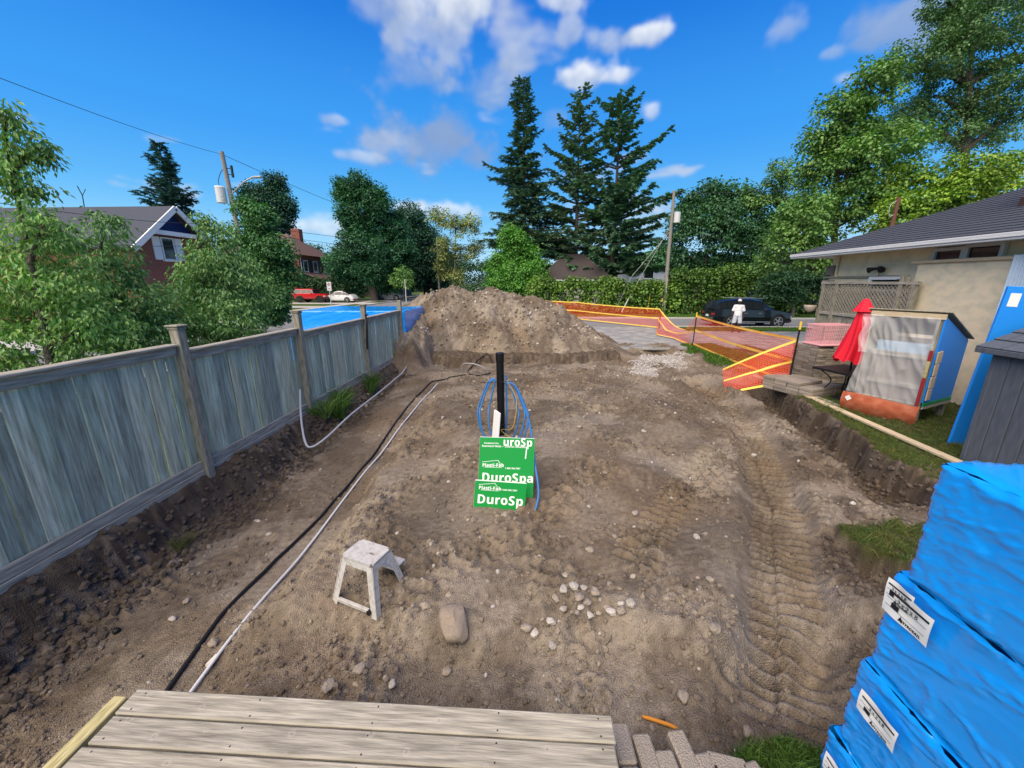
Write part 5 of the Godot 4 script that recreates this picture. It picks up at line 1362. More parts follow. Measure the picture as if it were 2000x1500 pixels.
# wrapped bundles of insulation by the deck
func bundle(at: Vector3, size: Vector3, sd: int, label: String, group: String, paper: Array) -> Node3D:
	# at: corner with least x, base, least z. wraps as a soft box
	var t := thing("wrapped_bundle", label, "bundle", at, 0.0, group)
	var f := FastNoiseLite.new(); f.seed = sd; f.frequency = 1.0
	var b := MB.new()
	var rr := 0.045
	var wr := func(p: Vector3, nrm: Vector3) -> Vector3:
		# round the corners
		var lo := Vector3(rr, rr, rr); var hi := size - lo
		var q := p.clamp(lo, hi)
		var dd := p - q
		if dd.length() > rr: p = q + dd.normalized() * rr
		# tension folds run slantwise from the tied ends, slack ones along the face
		var a := p.x * 0.9 + p.z
		var sc := 0.62
		var s1 := f.get_noise_2d((a * 1.0 + p.y * 1.6) * sc * 1.2, (p.y * 5.0 - a * 1.6) * sc)
		var s2 := f.get_noise_2d((a * 1.6 - p.y * 3.0 + 9.0) * sc, (p.y * 5.0 + a * 2.2) * sc)
		var s3 := f.get_noise_3d(p.x * 12.0, p.y * 16.0, p.z * 12.0)
		var z1 := ss(-0.25, 0.35, f.get_noise_2d(a * 0.9, p.y * 1.6 + 4.0))
		var amp := 0.008 * s1 + 0.013 * z1 * pow(maxf(0.0, 1.0 - absf(s1) * 4.0), 2.0) + 0.011 * (1.0 - z1) * pow(maxf(0.0, 1.0 - absf(s2) * 4.0), 2.0) + 0.0004 * s3
		var tight := maxf(1.0 - ss(0.0, 0.42, p.z), 1.0 - ss(0.0, 0.09, minf(p.y, size.y - p.y)) * 1.0)
		amp += tight * 0.007 * maxf(0.0, 1.0 - absf(f.get_noise_2d(p.y * 2.2 + a * 6.0, a * 3.0 - p.y * 9.0)) * 5.0) + tight * 0.003 * maxf(0.0, 1.0 - absf(f.get_noise_2d(p.y * 14.0 + a * 3.0, a * 11.0 + 5.0)) * 4.0)
		return p + nrm * (amp - 0.004)
	b.grid(170, 60, func(u, v): return wr.call(Vector3(0, v * size.y, u * size.z), Vector3(-1, 0, 0)))
	b.grid(46, 46, func(u, v): return wr.call(Vector3((1.0 - u) * size.x, v * size.y, 0), Vector3(0, 0, -1)))
	b.grid(46, 46, func(u, v): return wr.call(Vector3(u * size.x, v * size.y, size.z), Vector3(0, 0, 1)))
	b.grid(90, 46, func(u, v): return wr.call(Vector3(size.x, v * size.y, (1.0 - u) * size.z), Vector3(1, 0, 0)))
	b.grid(46, 90, func(u, v): return wr.call(Vector3(u * size.x, size.y, (1.0 - v) * size.z), Vector3(0, 1, 0)))
	part("wrapping", b, M.wrap, t)
	for e in paper:
		# paper slips stuck to the face towards the yard: [z, y, w, h, tilt, kind]
		var sl := Node3D.new(); sl.name = "paper_label"
		sl.transform = Transform3D(Basis(Vector3(0, 0, 1), Vector3.UP, Vector3(-1, 0, 0)) * Basis(Vector3(0, 0, 1), e[4]), Vector3(-0.030, e[1], e[0]))
		t.add_child(sl, true)
		var w: float = e[2]; var h: float = e[3]
		var pb := MB.new(); pb.grid(12, 6, func(u, v): return Vector3((u - 0.5) * w, (v - 0.5) * h, 0.004 * sin(u * 6.0 + v * 3.0) + 0.004))
		part("sheet", pb, M.paper, sl)
		pb = MB.new(); pb.box(Vector3(0.02 * w, h * 0.30, 0.010), Vector3(w * 0.86, h * 0.07, 0.001)); part("bar", pb, M.ink, sl)
		pb = MB.new(); pb.box(Vector3(-w * 0.22, -h * 0.10, 0.010), Vector3(w * 0.17, h * 0.17, 0.001)); part("box_mark", pb, M.ink, sl)
		pb = MB.new()
		for k in [[0.06, 0.86], [-0.20, 0.86]]: pb.box(Vector3(0.0, h * k[0], 0.0095), Vector3(w * k[1], h * 0.008, 0.001))
		part("rule", pb, M.ink, sl)
		pb = MB.new(); pb.prism(PackedVector2Array([Vector2(0, 0), Vector2(0.2, 0.06), Vector2(0.4, 0), Vector2(0.2, 0.4)]), 0.001, Transform3D(Basis().scaled(Vector3(h * 0.35, h * 0.5, 1)), Vector3(-w * 0.10, -h * 0.42, 0.0095))); part("emblem", pb, M.ink, sl)
		text(sl, "3 x 2 x 8", h * 0.13, M.ink, Vector3(w * 0.02, h * 0.155, 0.011), Basis(), false)
		text(sl, "STYRORAIL", h * 0.085, M.ink, Vector3(w * 0.18, -h * 0.34, 0.011))
	return t
func make_bundles():
	var g := "wrapped bundles stacked beside the deck"
	var z1 := 0.92
	bundle(Vector3(1.61, 1.475, -1.48), Vector3(0.66, 0.55, 2.4), 3, "topmost bright blue plastic wrapped bundle of the stack beside the deck", g, [])
	bundle(Vector3(1.62, 0.955, -1.53), Vector3(0.66, 0.525, 2.4), 4, "blue wrapped bundle with a doubled paper label, second from the top of its stack", g, [[0.135, 0.40, 0.20, 0.135, 0.0, 0], [0.09, 0.44, 0.12, 0.10, 0.03, 0]])
	bundle(Vector3(1.61, 0.43, -1.56), Vector3(0.66, 0.525, 2.4), 5, "blue wrapped bundle with one paper label, third from the top of its stack", g, [[0.19, 0.36, 0.19, 0.115, 0.0, 0]])
	bundle(Vector3(1.60, -0.10, -1.60), Vector3(0.66, 0.53, 2.4), 6, "lowest blue wrapped bundle of the stack, at the grass beside the deck", g, [[0.16, 0.38, 0.18, 0.11, 0.0, 0]])

# ---------------------------------------------------------------- board fence and blue wrapped pallet behind it
func make_fence():
	var t := thing("board_fence", "weathered blue grey board fence with capped posts", "fence", Vector3(-4.76, 0, 0))
	var posts := [-1.95, -4.9, -7.6, -10.72, -13.74]
	var tops := [1.88, 1.78, 1.69, 1.70]
	for i in posts.size():
		var b := MB.new()
		var ph := 2.12 if i < 3 else 2.06
		b.box(Vector3(0, ph / 2 - 0.15, 0), Vector3(0.125, ph + 0.3, 0.125), Basis(), 0.008)
		var p := part("post", b, M.post, t, Vector3(0.03, 0, posts[i]), Basis(Vector3.RIGHT, rng.randf_range(-0.006, 0.006)))
		b = MB.new(); b.box(Vector3(0, ph + 0.012, 0), Vector3(0.18, 0.025, 0.18), Basis(), 0.008)
		if i != 4:
			part("cap", b, M.post, p)
			b = MB.new(); b.box(Vector3(0, ph - 0.02, 0), Vector3(0.15, 0.03, 0.15), Basis(), 0.008); part("collar", b, M.post, p)
	var bms := []
	for k in 3: bms.append(boxm(Vector3(0.02, 1.7, [0.148, 0.14, 0.154][k]), 0.008))
	for i in posts.size() - 1:
		var za: float = posts[i] - 0.065; var zb: float = posts[i + 1] + 0.065
		var top: float = tops[i]
		var n := int((za - zb) / 0.1475)
		var st := (za - zb) / n
		for k in n:
			var s := (top - 0.16) / 1.7
			piece("board", bms[rng.randi() % 3], M.board[rng.randi() % 6], t, Vector3(-0.02 + rng.randf_range(-0.011, 0.011), 0.11 + (top - 0.16) / 2, za - st * (k + 0.5)), Basis(Vector3.RIGHT, rng.randf_range(-0.006, 0.006)) * Basis(Vector3.UP, rng.randf_range(-0.06, 0.06)) * Basis().scaled(Vector3(1, s, st / 0.149)))
		var zc := (za + zb) / 2; var ln := za - zb - 0.004
		var b := MB.new(); b.box(Vector3(0.012, top - 0.075, zc), Vector3(0.04, 0.115, ln), Basis(), 0.006); part("top_rail", b, M.rail, t)
		b = MB.new(); b.box(Vector3(0.0, top + 0.002, zc), Vector3(0.15, 0.034, ln), Basis(), 0.008); part("cap_rail", b, M.rail, t)
		b = MB.new(); b.box(Vector3(0.015, 0.14, zc), Vector3(0.04, 0.125, ln), Basis(), 0.006); part("bottom_rail", b, M.rail, t)
		b = MB.new(); b.box(Vector3(0.022, 0.022, zc), Vector3(0.045, 0.10, ln), Basis(), 0.006); part("kick_board", b, M.rail, t)
	# strap over the third post
	var s := MB.new()
	s.tube(spline([Vector3(0.12, 1.80, 0.06), Vector3(0.14, 1.5, 0.09), Vector3(0.13, 0.95, 0.17), Vector3(0.14, 0.86, 0.2), Vector3(0.13, 0.95, 0.22), Vector3(0.14, 1.5, 0.12), Vector3(0.1, 1.82, 0.02)], 6), 0.018, 6)
	s.tube([Vector3(0.11, 1.79, 0.1), Vector3(0.11, 1.79, -0.1), Vector3(-0.08, 1.79, -0.1)], 0.02, 6)
	solo("strap", s, M.black, "black strap looped over a fence post and hanging down the boards", "strap", Vector3(-4.76, 0, -10.72))
	# strut behind the second post
	s = MB.new(); s.tube([Vector3(-0.1, 1.98, -0.15), Vector3(-0.05, 1.60, -0.3)], 0.018, 6)
	solo("bracket", s, M.black, "dark iron bracket behind the fence post near the weeds", "bracket", Vector3(-4.76, 0, -7.6))
	# conduit along the fence foot
	var y := ground_y(-4.1, -6.4)
	s = MB.new()
	s.tube(spline([Vector3(-4.60, 0.62, -7.15), Vector3(-4.50, 0.12, -6.9), Vector3(-4.22, -0.18, -6.48), Vector3(-4.08, -0.28, -6.42), Vector3(-3.95, -0.22, -6.75), Vector3(-3.97, -0.14, -7.9), Vector3(-4.02, -0.14, -9.6), Vector3(-4.12, -0.13, -11.7)], 8), 0.021, 8)
	s.tube(spline([Vector3(-4.12, -0.13, -11.7), Vector3(-4.3, -0.05, -13.0), Vector3(-4.62, 0.1, -13.6), Vector3(-4.64, 0.85, -13.68)], 6), 0.02, 8)
	solo("grey_conduit", s, M.conduit, "bent pale grey conduit running along the fence foot into the soil", "pipe", Vector3.ZERO)
	s = MB.new(); s.tube([Vector3(0, 0.36, 0), Vector3(0, 0.50, 0)], 0.035, 8); s.tube([Vector3(0, 0.44, 0), Vector3(0.07, 0.44, 0)], 0.02, 8); s.box(Vector3(0.08, 0.44, 0), Vector3(0.015, 0.1, 0.04))
	solo("red_valve", s, mat(0.5, 0.02, 0.02, 0.5), "small red valve on the pipe at the fence's end post", "valve", Vector3(-4.60, 0.0, -13.62))
	# blue covered pallet outside the fence
	var t2 := bundle(Vector3(-8.6, -0.05, -16.6), Vector3(3.95, 1.72, 2.6), 12, "long blue plastic covered pallet load behind the fence end", "", [])
	t2.name = numbered("covered_pallet")
	bundle(Vector3(-8.9, -0.05, -14.2), Vector3(3.7, 1.05, 1.2), 14, "lower blue covered load in front of the long covered pallet", "", []).name = numbered("covered_pallet")

# ---------------------------------------------------------------- foreground
func make_deck():
	var t := thing("wooden_deck", "low deck of wide weathered grey planks", "deck", Vector3(-0.965, 0, -0.9))
	var scr := MB.new()
	for k in 8:
		var z := -0.735 + k * 0.152
		var b := MB.new(); b.box(Vector3(0, 0.23, z), Vector3(2.91 + rng.randf_range(-0.012, 0.012), 0.038, 0.143), Basis(Vector3.UP, rng.randf_range(-0.002, 0.002)), 0.008)
		var p := part("plank", b, M.deck[k % 4], t)
		scr = MB.new()
		for x in [-1.38, -0.65, 0.08, 0.8, 1.38]:
			for s in [-1, 1]: scr.tube([Vector3(x + rng.randf_range(-0.01, 0.01), 0.2, z + s * 0.045), Vector3(x, 0.2495, z + s * 0.045)], 0.0055, 8)
		part("screw", scr, mat(0.06, 0.05, 0.045, 0.5, 0.5), p)
	for x in [-1.37, 0.0, 1.37]:
		var b := MB.new(); b.box(Vector3(x, 0.12, -0.2), Vector3(0.04, 0.17, 1.15)); part("joist", b, M.rail, t)
	var b2 := MB.new(); b2.box(Vector3.ZERO, Vector3(0.085, 0.09, 1.5), Basis(), 0.006)
	solo("greenish_beam", b2, M.greenlumber, "yellow green treated beam along the end of the grey deck", "beam", Vector3(-2.50, 0.19, -0.92), 0.0)
	# pavers by the deck
	var pm := boxm(Vector3(0.105, 0.07, 0.21), 0.012)
	for e in [[0.555, -1.60, 0.06], [0.68, -1.55, 0.10], [0.90, -1.58, 0.15], [0.79, -1.47, 0.1], [1.02, -1.47, 0.2], [1.12, -1.52, 1.4], [0.57, -1.38, 0.06], [0.69, -1.33, 0.1], [0.92, -1.35, 0.15], [1.14, -1.40, 0.2], [1.27, -1.44, 0.3]]:
		var o := MeshInstance3D.new(); o.name = numbered("paving_block"); o.mesh = pm; o.material_override = M.paver[1]
		add_child(o); o.position = Vector3(e[0] + 0.02, 0.03, e[1] - 0.09); o.rotation.y = e[2]
		tag(o, "worn grey concrete paving block set in the ground beside the deck end", "paver", "paving blocks beside the deck")
	var r := MB.new()
	r.tube(spline([Vector3(0.80, 0.0, -2.03), Vector3(0.9, 0.02, -1.99), Vector3(1.03, -0.01, -1.96), Vector3(1.14, -0.12, -1.88)], 6), [0.008, 0.01, 0.012, 0.013, 0.013, 0.013, 0.013, 0.013, 0.013, 0.013, 0.012, 0.012, 0.012, 0.011, 0.011, 0.011, 0.010, 0.010, 0.010], 7)
	solo("orange_root", r, mat(0.55, 0.22, 0.03, 0.7), "curved bright orange root poking from the soil by the paving blocks", "root", Vector3(0, ground_y(1.0, -1.97) + 0.005, 0))

func make_stool():
	# splayed step stool of dirty white plastic
	var y := ground_y(-1.5, -2.75)
	var t := thing("step_stool", "dirty white plastic step stool standing on bare soil", "stool", Vector3(-1.47, y, -2.90), -0.34)
	var h := 0.42
	var b := MB.new()
	# seat slab with notched corners and a grip hole
	var w := 0.175; var d := 0.125; var n := 0.022
	var pts := PackedVector2Array([Vector2(-w + n, -d), Vector2(w - n, -d), Vector2(w - n, -d + n), Vector2(w, -d + n), Vector2(w, d - n), Vector2(w - n, d - n), Vector2(w - n, d), Vector2(-w + n, d), Vector2(-w + n, d - n), Vector2(-w, d - n), Vector2(-w, -d + n), Vector2(-w + n, -d + n)])
	var hole := PackedVector2Array()
	for k in 10: hole.append(Vector2(0.03 * cos(k * TAU / 10), 0.016 * sin(k * TAU / 10)) + Vector2(0.07, 0.0))
	var c := CSGCombiner3D.new()
	c.name = "seat"; t.add_child(c)
	var sp := CSGPolygon3D.new(); sp.name = "slab"; sp.polygon = pts; sp.depth = 0.02; sp.rotation.x = PI / 2; sp.position.y = h
	sp.material = M.stool; c.add_child(sp)
	var sh := CSGPolygon3D.new(); sh.name = "grip"; sh.polygon = hole; sh.depth = 0.1; sh.rotation.x = PI / 2; sh.position.y = h - 0.04; sh.operation = CSGShape3D.OPERATION_SUBTRACTION
	sh.material = M.stool; c.add_child(sh)
	b = MB.new()
	for s in [-1, 1]:
		b.box(Vector3(0, h - 0.035, s * (d - 0.005)), Vector3(2 * w - 0.08, 0.055, 0.012), Basis(Vector3.RIGHT, -s * 0.15), 0.003)
		b.box(Vector3(s * (w - 0.005), h - 0.035, 0), Vector3(0.012, 0.055, 2 * d - 0.08), Basis(Vector3(0, 0, 1), s * 0.15), 0.003)
	part("apron", b, M.stool, t)
	for sx in [-1, 1]:
		for sz in [-1, 1]:
			b = MB.new()
			var a := Vector3(sx * (w - 0.028), h - 0.01, sz * (d - 0.028)); var e := Vector3(sx * (w + 0.055), -0.02, sz * (d + 0.065))
			for q in [[Vector3(0.0, 0, 1.0), Vector3(1, 0, 0)], [Vector3(1.0, 0, 0), Vector3(0, 0, 1)]]:
				# an angle profile leg: two tapering plates
				var o: Vector3 = q[0] * Vector3(sx, 0, sz) * 0.026; var l: Vector3 = q[1] * Vector3(sx, 0, sz)
				var p0 := a + o - l * 0.040; var p1 := a + o + l * 0.032; var p2 := e + o + l * 0.028; var p3 := e + o - l * 0.032
				var th: Vector3 = -q[0] * Vector3(sx, 0, sz) * 0.006
				var mid := (p0 + p2) * 0.5 + th * 0.5
				b.fq(mid, p0, p1, p2, p3); b.fq(mid, p0 + th, p1 + th, p2 + th, p3 + th); b.fq(mid, p0, p0 + th, p3 + th, p3); b.fq(mid, p1, p1 + th, p2 + th, p2)
			part("leg", b, M.stool, t)
	b = MB.new(); b.box(Vector3(0, 0.03, d + 0.075), Vector3(2 * w + 0.02, 0.036, 0.03), Basis(), 0.004); part("foot_rail", b, M.stool, t)
	b = MB.new(); b.box(Vector3(0.03, 0.19, -d - 0.09), Vector3(2 * w - 0.04, 0.02, 0.16), Basis(), 0.006); b.box(Vector3(0.03, 0.16, -d - 0.165), Vector3(2 * w - 0.04, 0.06, 0.012), Basis(), 0.003); part("lower_step", b, M.stool, t)
	b = MB.new(); b.tube([Vector3(w + 0.0, 0.03, d + 0.055), Vector3(w, 0.03, d + 0.10)], 0.023, 8); part("tie", b, M.black, t)

func make_riser():
	var gy := ground_y(-0.48, -6.3)
	var t := thing("black_riser_pipe", "upright black plastic pipe with cap standing in the soil", "pipe", Vector3(-0.50, 0, -6.2))
	t.rotation.z = 0.012
	var b := MB.new(); b.tube([Vector3(0, -0.2, 0), Vector3(0, 1.50, 0)], 0.064, 18); part("tube", b, M.pipe, t)
	b = MB.new(); b.lathe([Vector2(0.070, 1.44), Vector2(0.072, 1.565), Vector2(0.066, 1.575), Vector2(0.0, 1.578)], 18); part("cap", b, M.pipe, t)
	# coil of blue water pipe tied to it
	t = thing("blue_pipe_coil", "loops of blue water pipe tied to the upright black pipe", "pipe coil", Vector3(-0.50, 0, -6.2))
	for k in 6:
		var a := [-0.38, -0.34, -0.20, 0.40, 0.46, 0.30][k] as float
		var dz := [0.10, 0.14, 0.12, 0.16, 0.22, 0.12][k] as float
		b = MB.new()
		var tp := 1.14 - 0.015 * k; var bt := [0.12, 0.02, 0.20, -0.02, -0.10, 0.1][k] as float
		b.tube(spline([Vector3(0.09 * signf(a), tp, 0.03), Vector3(a * 0.55, tp - 0.05, dz * 0.5), Vector3(a * 0.95, tp - 0.42, dz), Vector3(a * 1.0, 0.55, dz * 1.6), Vector3(a * 0.85, 0.28, dz * 2.0), Vector3(a * 0.45, bt, dz * 2.2)], 6), 0.0145, 7)
		part("loop", b, M.pex, t)
	b = MB.new(); b.tube([Vector3(0.085, 1.2, 0.02), Vector3(0.09, 0.6, 0.03), Vector3(0.07, -0.1, 0.02)], 0.017, 7); part("loop", b, M.pex, t)
	b = MB.new()
	b.tube(spline([Vector3(0.10, 1.12, 0.05), Vector3(0.26, 0.8, 0.12), Vector3(0.2, 0.35, 0.2), Vector3(0.02, 0.36, 0.35), Vector3(0.3, 0.2, 0.5), Vector3(0.42, 0.02, 0.6)], 6), 0.004, 5)
	part("tracer_wire", b, M.yellow, t)
	b = MB.new()
	for y in [1.10, 0.35]: b.tube([Vector3(-0.36, y - 0.02, 0.07), Vector3(0, y, 0.085), Vector3(0.36, y + 0.03, 0.09)], 0.004, 4)
	part("tie", b, M.black, t)
	# the large pipe that swings out in front of the boards
	b = MB.new(); b.tube(spline([Vector3(-0.22, 1.0, -6.05), Vector3(-0.02, 0.75, -5.2), Vector3(0.06, 0.45, -4.55), Vector3(0.11, 0.15, -4.28), Vector3(0.04, -0.08, -4.1)], 7), 0.0145, 7)
	solo("blue_water_pipe", b, M.pex, "blue water pipe curving down past the edge of the green boards", "pipe", Vector3.ZERO)
	# green insulation offcuts
	board(Vector3(-0.31, ground_y(-0.3, -4.33) - 0.06, -4.33), 0.70, 0.84, 0.30, 0.06, "large green printed insulation offcut leaning in front of the black pipe", 0)
	board(Vector3(-0.38, ground_y(-0.38, -4.14) - 0.12, -4.14), 0.63, 0.44, 0.26, 0.07, "smaller green printed insulation offcut half buried in front of the larger one", 1)
	b = MB.new(); b.box(Vector3(0, 0.3, 0), Vector3(0.035, 0.62, 0.30), Basis(), 0.004)
	var o := solo("insulation_offcut", b, M.foamwhite, "narrow white foam strip seen edge on beside the black pipe", "foam board", Vector3(-0.58, 0.08, -5.75), 0.35)
	o.rotation = Vector3(-0.12, 0.35, -0.12)
func board(at: Vector3, w: float, h: float, lean: float, turn: float, label: String, which: int):
	var t := thing("insulation_offcut", label, "foam board", at)
	t.basis = Basis(Vector3.UP, turn) * Basis(Vector3.RIGHT, -lean) * Basis(Vector3(0, 0, 1), -0.035 - 0.04 * which)
	var b := MB.new(); b.box(Vector3(0, h / 2, 0), Vector3(w, h, 0.045), Basis(), 0.003); part("foam_core", b, M.foamwhite, t)
	b = MB.new(); b.box(Vector3(0, h / 2, 0.024), Vector3(w - 0.002, h - 0.004, 0.002)); part("green_face", b, M.green, t)
	var z := 0.0255
	if which == 0:
		text(t, "uroSp", 0.098, M.printwhite, Vector3(0.135, h - 0.055, z))
		text(t, "Insulation For", 0.020, M.printwhite, Vector3(-0.20, h - 0.075, z))
		text(t, "Basement Walls  •  Exterior Sheathing", 0.023, M.printwhite, Vector3(-0.03, h - 0.112, z))
		text(t, "Plasti-Fab", 0.042, M.printwhite, Vector3(-0.17, h * 0.58, z), Basis().rotated(Vector3(0, 0, 1), 0.02))
		roof_mark(t, Vector3(-0.17, h * 0.58 + 0.03, z))
		text(t, "1-866-786-7887", 0.020, M.printwhite, Vector3(0.08, h * 0.54, z))
		text(t, "DuroSpa", 0.108, M.printwhite, Vector3(0.02, h * 0.395, z))
		b = MB.new(); b.box(Vector3(0.245, h - 0.19, 0.0256), Vector3(0.014, 0.14, 0.002), Basis(Vector3(0, 0, 1), -0.08)); part("tear", b, M.foamwhite, t)
	else:
		text(t, "Plasti-Fab", 0.042, M.printwhite, Vector3(-0.13, h - 0.085, z)); roof_mark(t, Vector3(-0.13, h - 0.055, z))
		text(t, "1-866-786-7887", 0.020, M.printwhite, Vector3(0.11, h - 0.095, z))
		text(t, "DuroSp", 0.108, M.printwhite, Vector3(0.005, h - 0.225, z))
func roof_mark(t: Node3D, at: Vector3):
	var b := MB.new()
	b.box(Vector3(-0.04, 0.02, 0), Vector3(0.20, 0.005, 0.001), Basis(Vector3(0, 0, 1), 0.13)); b.box(Vector3(0.075, 0.012, 0), Vector3(0.055, 0.006, 0.001), Basis(Vector3(0, 0, 1), -0.9)); b.box(Vector3(0, -0.058, 0), Vector3(0.22, 0.004, 0.001))
	part("emblem", b, M.printwhite, t, at)

func lay(pts: Array, r: float, step := 0.12) -> Array:
	# follow the soil
	var o := []
	for i in pts.size() - 1:
		var a: Vector2 = pts[i]; var b: Vector2 = pts[i + 1]
		var n := maxi(1, int(a.distance_to(b) / step))
		for k in n:
			var p := a.lerp(b, float(k) / n)
			var y := -9.0
			for q in [Vector2.ZERO, Vector2(0.05, 0), Vector2(-0.05, 0), Vector2(0, 0.06), Vector2(0, -0.06)]: y = maxf(y, ground_y(p.x + q.x, p.y + q.y))
			o.append(Vector3(p.x, y + r * 0.7, p.y))
	# ease the bumps: things this stiff bridge hollows
	for it in (14 if r < 0.0165 else 4):
		var c := o.duplicate()
		for i in range(1, o.size() - 1): c[i].y = maxf(o[i].y - 0.01, (o[i - 1].y + o[i].y * 2.0 + o[i + 1].y) / 4.0)
		o = c
	return o
func make_cables():
	var b := MB.new()
	b.tube(lay([Vector2(-2.62, -1.75), Vector2(-2.68, -2.12), Vector2(-2.70, -3.02), Vector2(-2.75, -3.99), Vector2(-2.80, -5.96), Vector2(-2.78, -8.17), Vector2(-2.76, -11.0)], 0.016), 0.0155, 9)
	solo("white_pipe", b, M.pvc, "long straight pale grey plastic pipe lying on the soil beside the black cable", "pipe")
	b = MB.new(); b.tube([Vector3(-2.71, ground_y(-2.7, -2.45) + 0.03, -2.40), Vector3(-2.70, ground_y(-2.7, -2.45) + 0.03, -2.49)], 0.0235, 9)
	solo("pipe_sleeve", b, mat(0.62, 0.58, 0.50, 0.7), "cracked tan sleeve round the pale plastic pipe", "pipe sleeve")
	b = MB.new()
	b.tube(lay([Vector2(-2.80, -1.75), Vector2(-2.87, -2.11), Vector2(-2.98, -2.88), Vector2(-3.00, -3.74), Vector2(-2.90, -4.55), Vector2(-2.90, -5.5), Vector2(-2.94, -7.68), Vector2(-3.06, -10.02), Vector2(-2.98, -11.13), Vector2(-2.54, -11.65), Vector2(-1.9, -11.5)], 0.019), 0.018, 8)
	solo("black_cable", b, M.black, "thick black cable snaking over the soil next to the pale pipe", "cable")
	b = MB.new()
	var lp := []
	for k in 15:
		var a := 0.6 + k * 0.36
		lp.append(Vector2(-1.7 + 0.45 * cos(a), -13.0 + 1.5 * sin(a)))
	b.tube(lay(lp, 0.02, 0.2), 0.02, 6)
	solo("cable_loop", b, M.black, "loose dark cable loop at the foot of the dirt heap", "cable")
	b = MB.new()
	b.tube(spline([Vector3(-2.3, -0.15, -12.3), Vector3(-2.2, 0.12, -12.1), Vector3(-1.85, 0.20, -11.8), Vector3(-1.5, 0.08, -11.8), Vector3(-1.4, -0.1, -11.9)], 6), 0.016, 6)
	solo("grey_hose", b, M.conduit, "thin pale hose arching over the soil near the cable loop", "hose")
	b = MB.new(); b.lathe([Vector2(0.0, 0.0), Vector2(0.03, 0.0), Vector2(0.03, 0.025), Vector2(0.018, 0.04), Vector2(0.0, 0.04)], 12)
	solo("bottle_cap", b, M.black, "small black cap lying on the soil near the fence trench", "cap", Vector3(-3.96, ground_y(-3.96, -2.77) + 0.004, -2.77))
	# twigs at the stack
	for e in [[1.62, -2.05, 0.4], [1.72, -2.0, -0.3], [0.62, -2.5, 0.9], [1.25, -2.6, 1.4], [1.85, -2.25, 0.1]]:
		b = MB.new(); b.tube([Vector3(0, 0, 0), Vector3(0.07, 0.03, 0.02), Vector3(0.16, 0.06, -0.01)], [0.004, 0.0035, 0.002], 5)
		solo("twig", b, M.bark, "thin dry twig sticking from the soil", "twig", Vector3(e[0], ground_y(e[0], e[1]) + 0.005, e[1]), e[2], "dry twigs in the soil")

# ---------------------------------------------------------------- safety netting
func net_strip(t: Node3D, top: Array, bot: Array, bands: Array, pitch := 0.045):
	# top and bot: matching polylines (dense); square openings woven of flat strands
	var ln := 0.0
	var cum := [0.0]
	for i in top.size() - 1:
		ln += top[i].distance_to(top[i + 1]); cum.append(ln)
	var at := func(u: float, v: float) -> Vector3:
		var s := u * ln
		var i := 0
		while i < cum.size() - 2 and cum[i + 1] < s: i += 1
		var f: float = (s - cum[i]) / maxf(cum[i + 1] - cum[i], 1e-5)
		var a: Vector3 = top[i].lerp(top[i + 1], f); var b: Vector3 = bot[i].lerp(bot[i + 1], f)
		var w := 0.05 * nf.get_noise_2d(s * 1.1, v * 2.0) * sin(v * PI)
		return a.lerp(b, v) + Vector3(w * 0.4, 0, w)
	var b := MB.new()
	var nu := int(ln / pitch)
	var nv := 20
	var hw := 0.0048
	for i in nu + 1:
		var u := float(i) / nu; var du := hw / ln
		for j in 5:
			var v0 := j / 5.0; var v1 := (j + 1) / 5.0
			b.quad(at.call(u - du, v1), at.call(u + du, v1), at.call(u + du, v0), at.call(u - du, v0))
	for j in nv + 1:
		var v := float(j) / nv
		var k := int(ln / 0.25) + 1
		for i in k:
			var u0 := float(i) / k; var u1 := float(i + 1) / k
			b.quad(at.call(u0, v + 0.0042), at.call(u1, v + 0.0042), at.call(u1, v - 0.0042), at.call(u0, v - 0.0042))
	part("mesh", b, M.net, t).set_meta("kind", "stuff")
	for q in bands:
		b = MB.new()
		var k := int(ln / 0.12) + 2
		for i in k:
			var u0 := float(i) / k; var u1 := float(i + 1) / k
			var o := Vector3(0, 0, 0.012)
			b.quad(at.call(u0, q + 0.030) + o, at.call(u1, q + 0.030) + o, at.call(u1, q - 0.030) + o, at.call(u0, q - 0.030) + o)
		part("yellow_band", b, M.tape, t)
func run_line(p: Array, n: int, sag: float) -> Array:
	var o := []
	for i in p.size() - 1:
		for k in n:
			var f := float(k) / n
			o.append(p[i].lerp(p[i + 1], f) - Vector3(0, sag * 4.0 * f * (1.0 - f), 0))
	o.append(p[p.size() - 1])
	return o
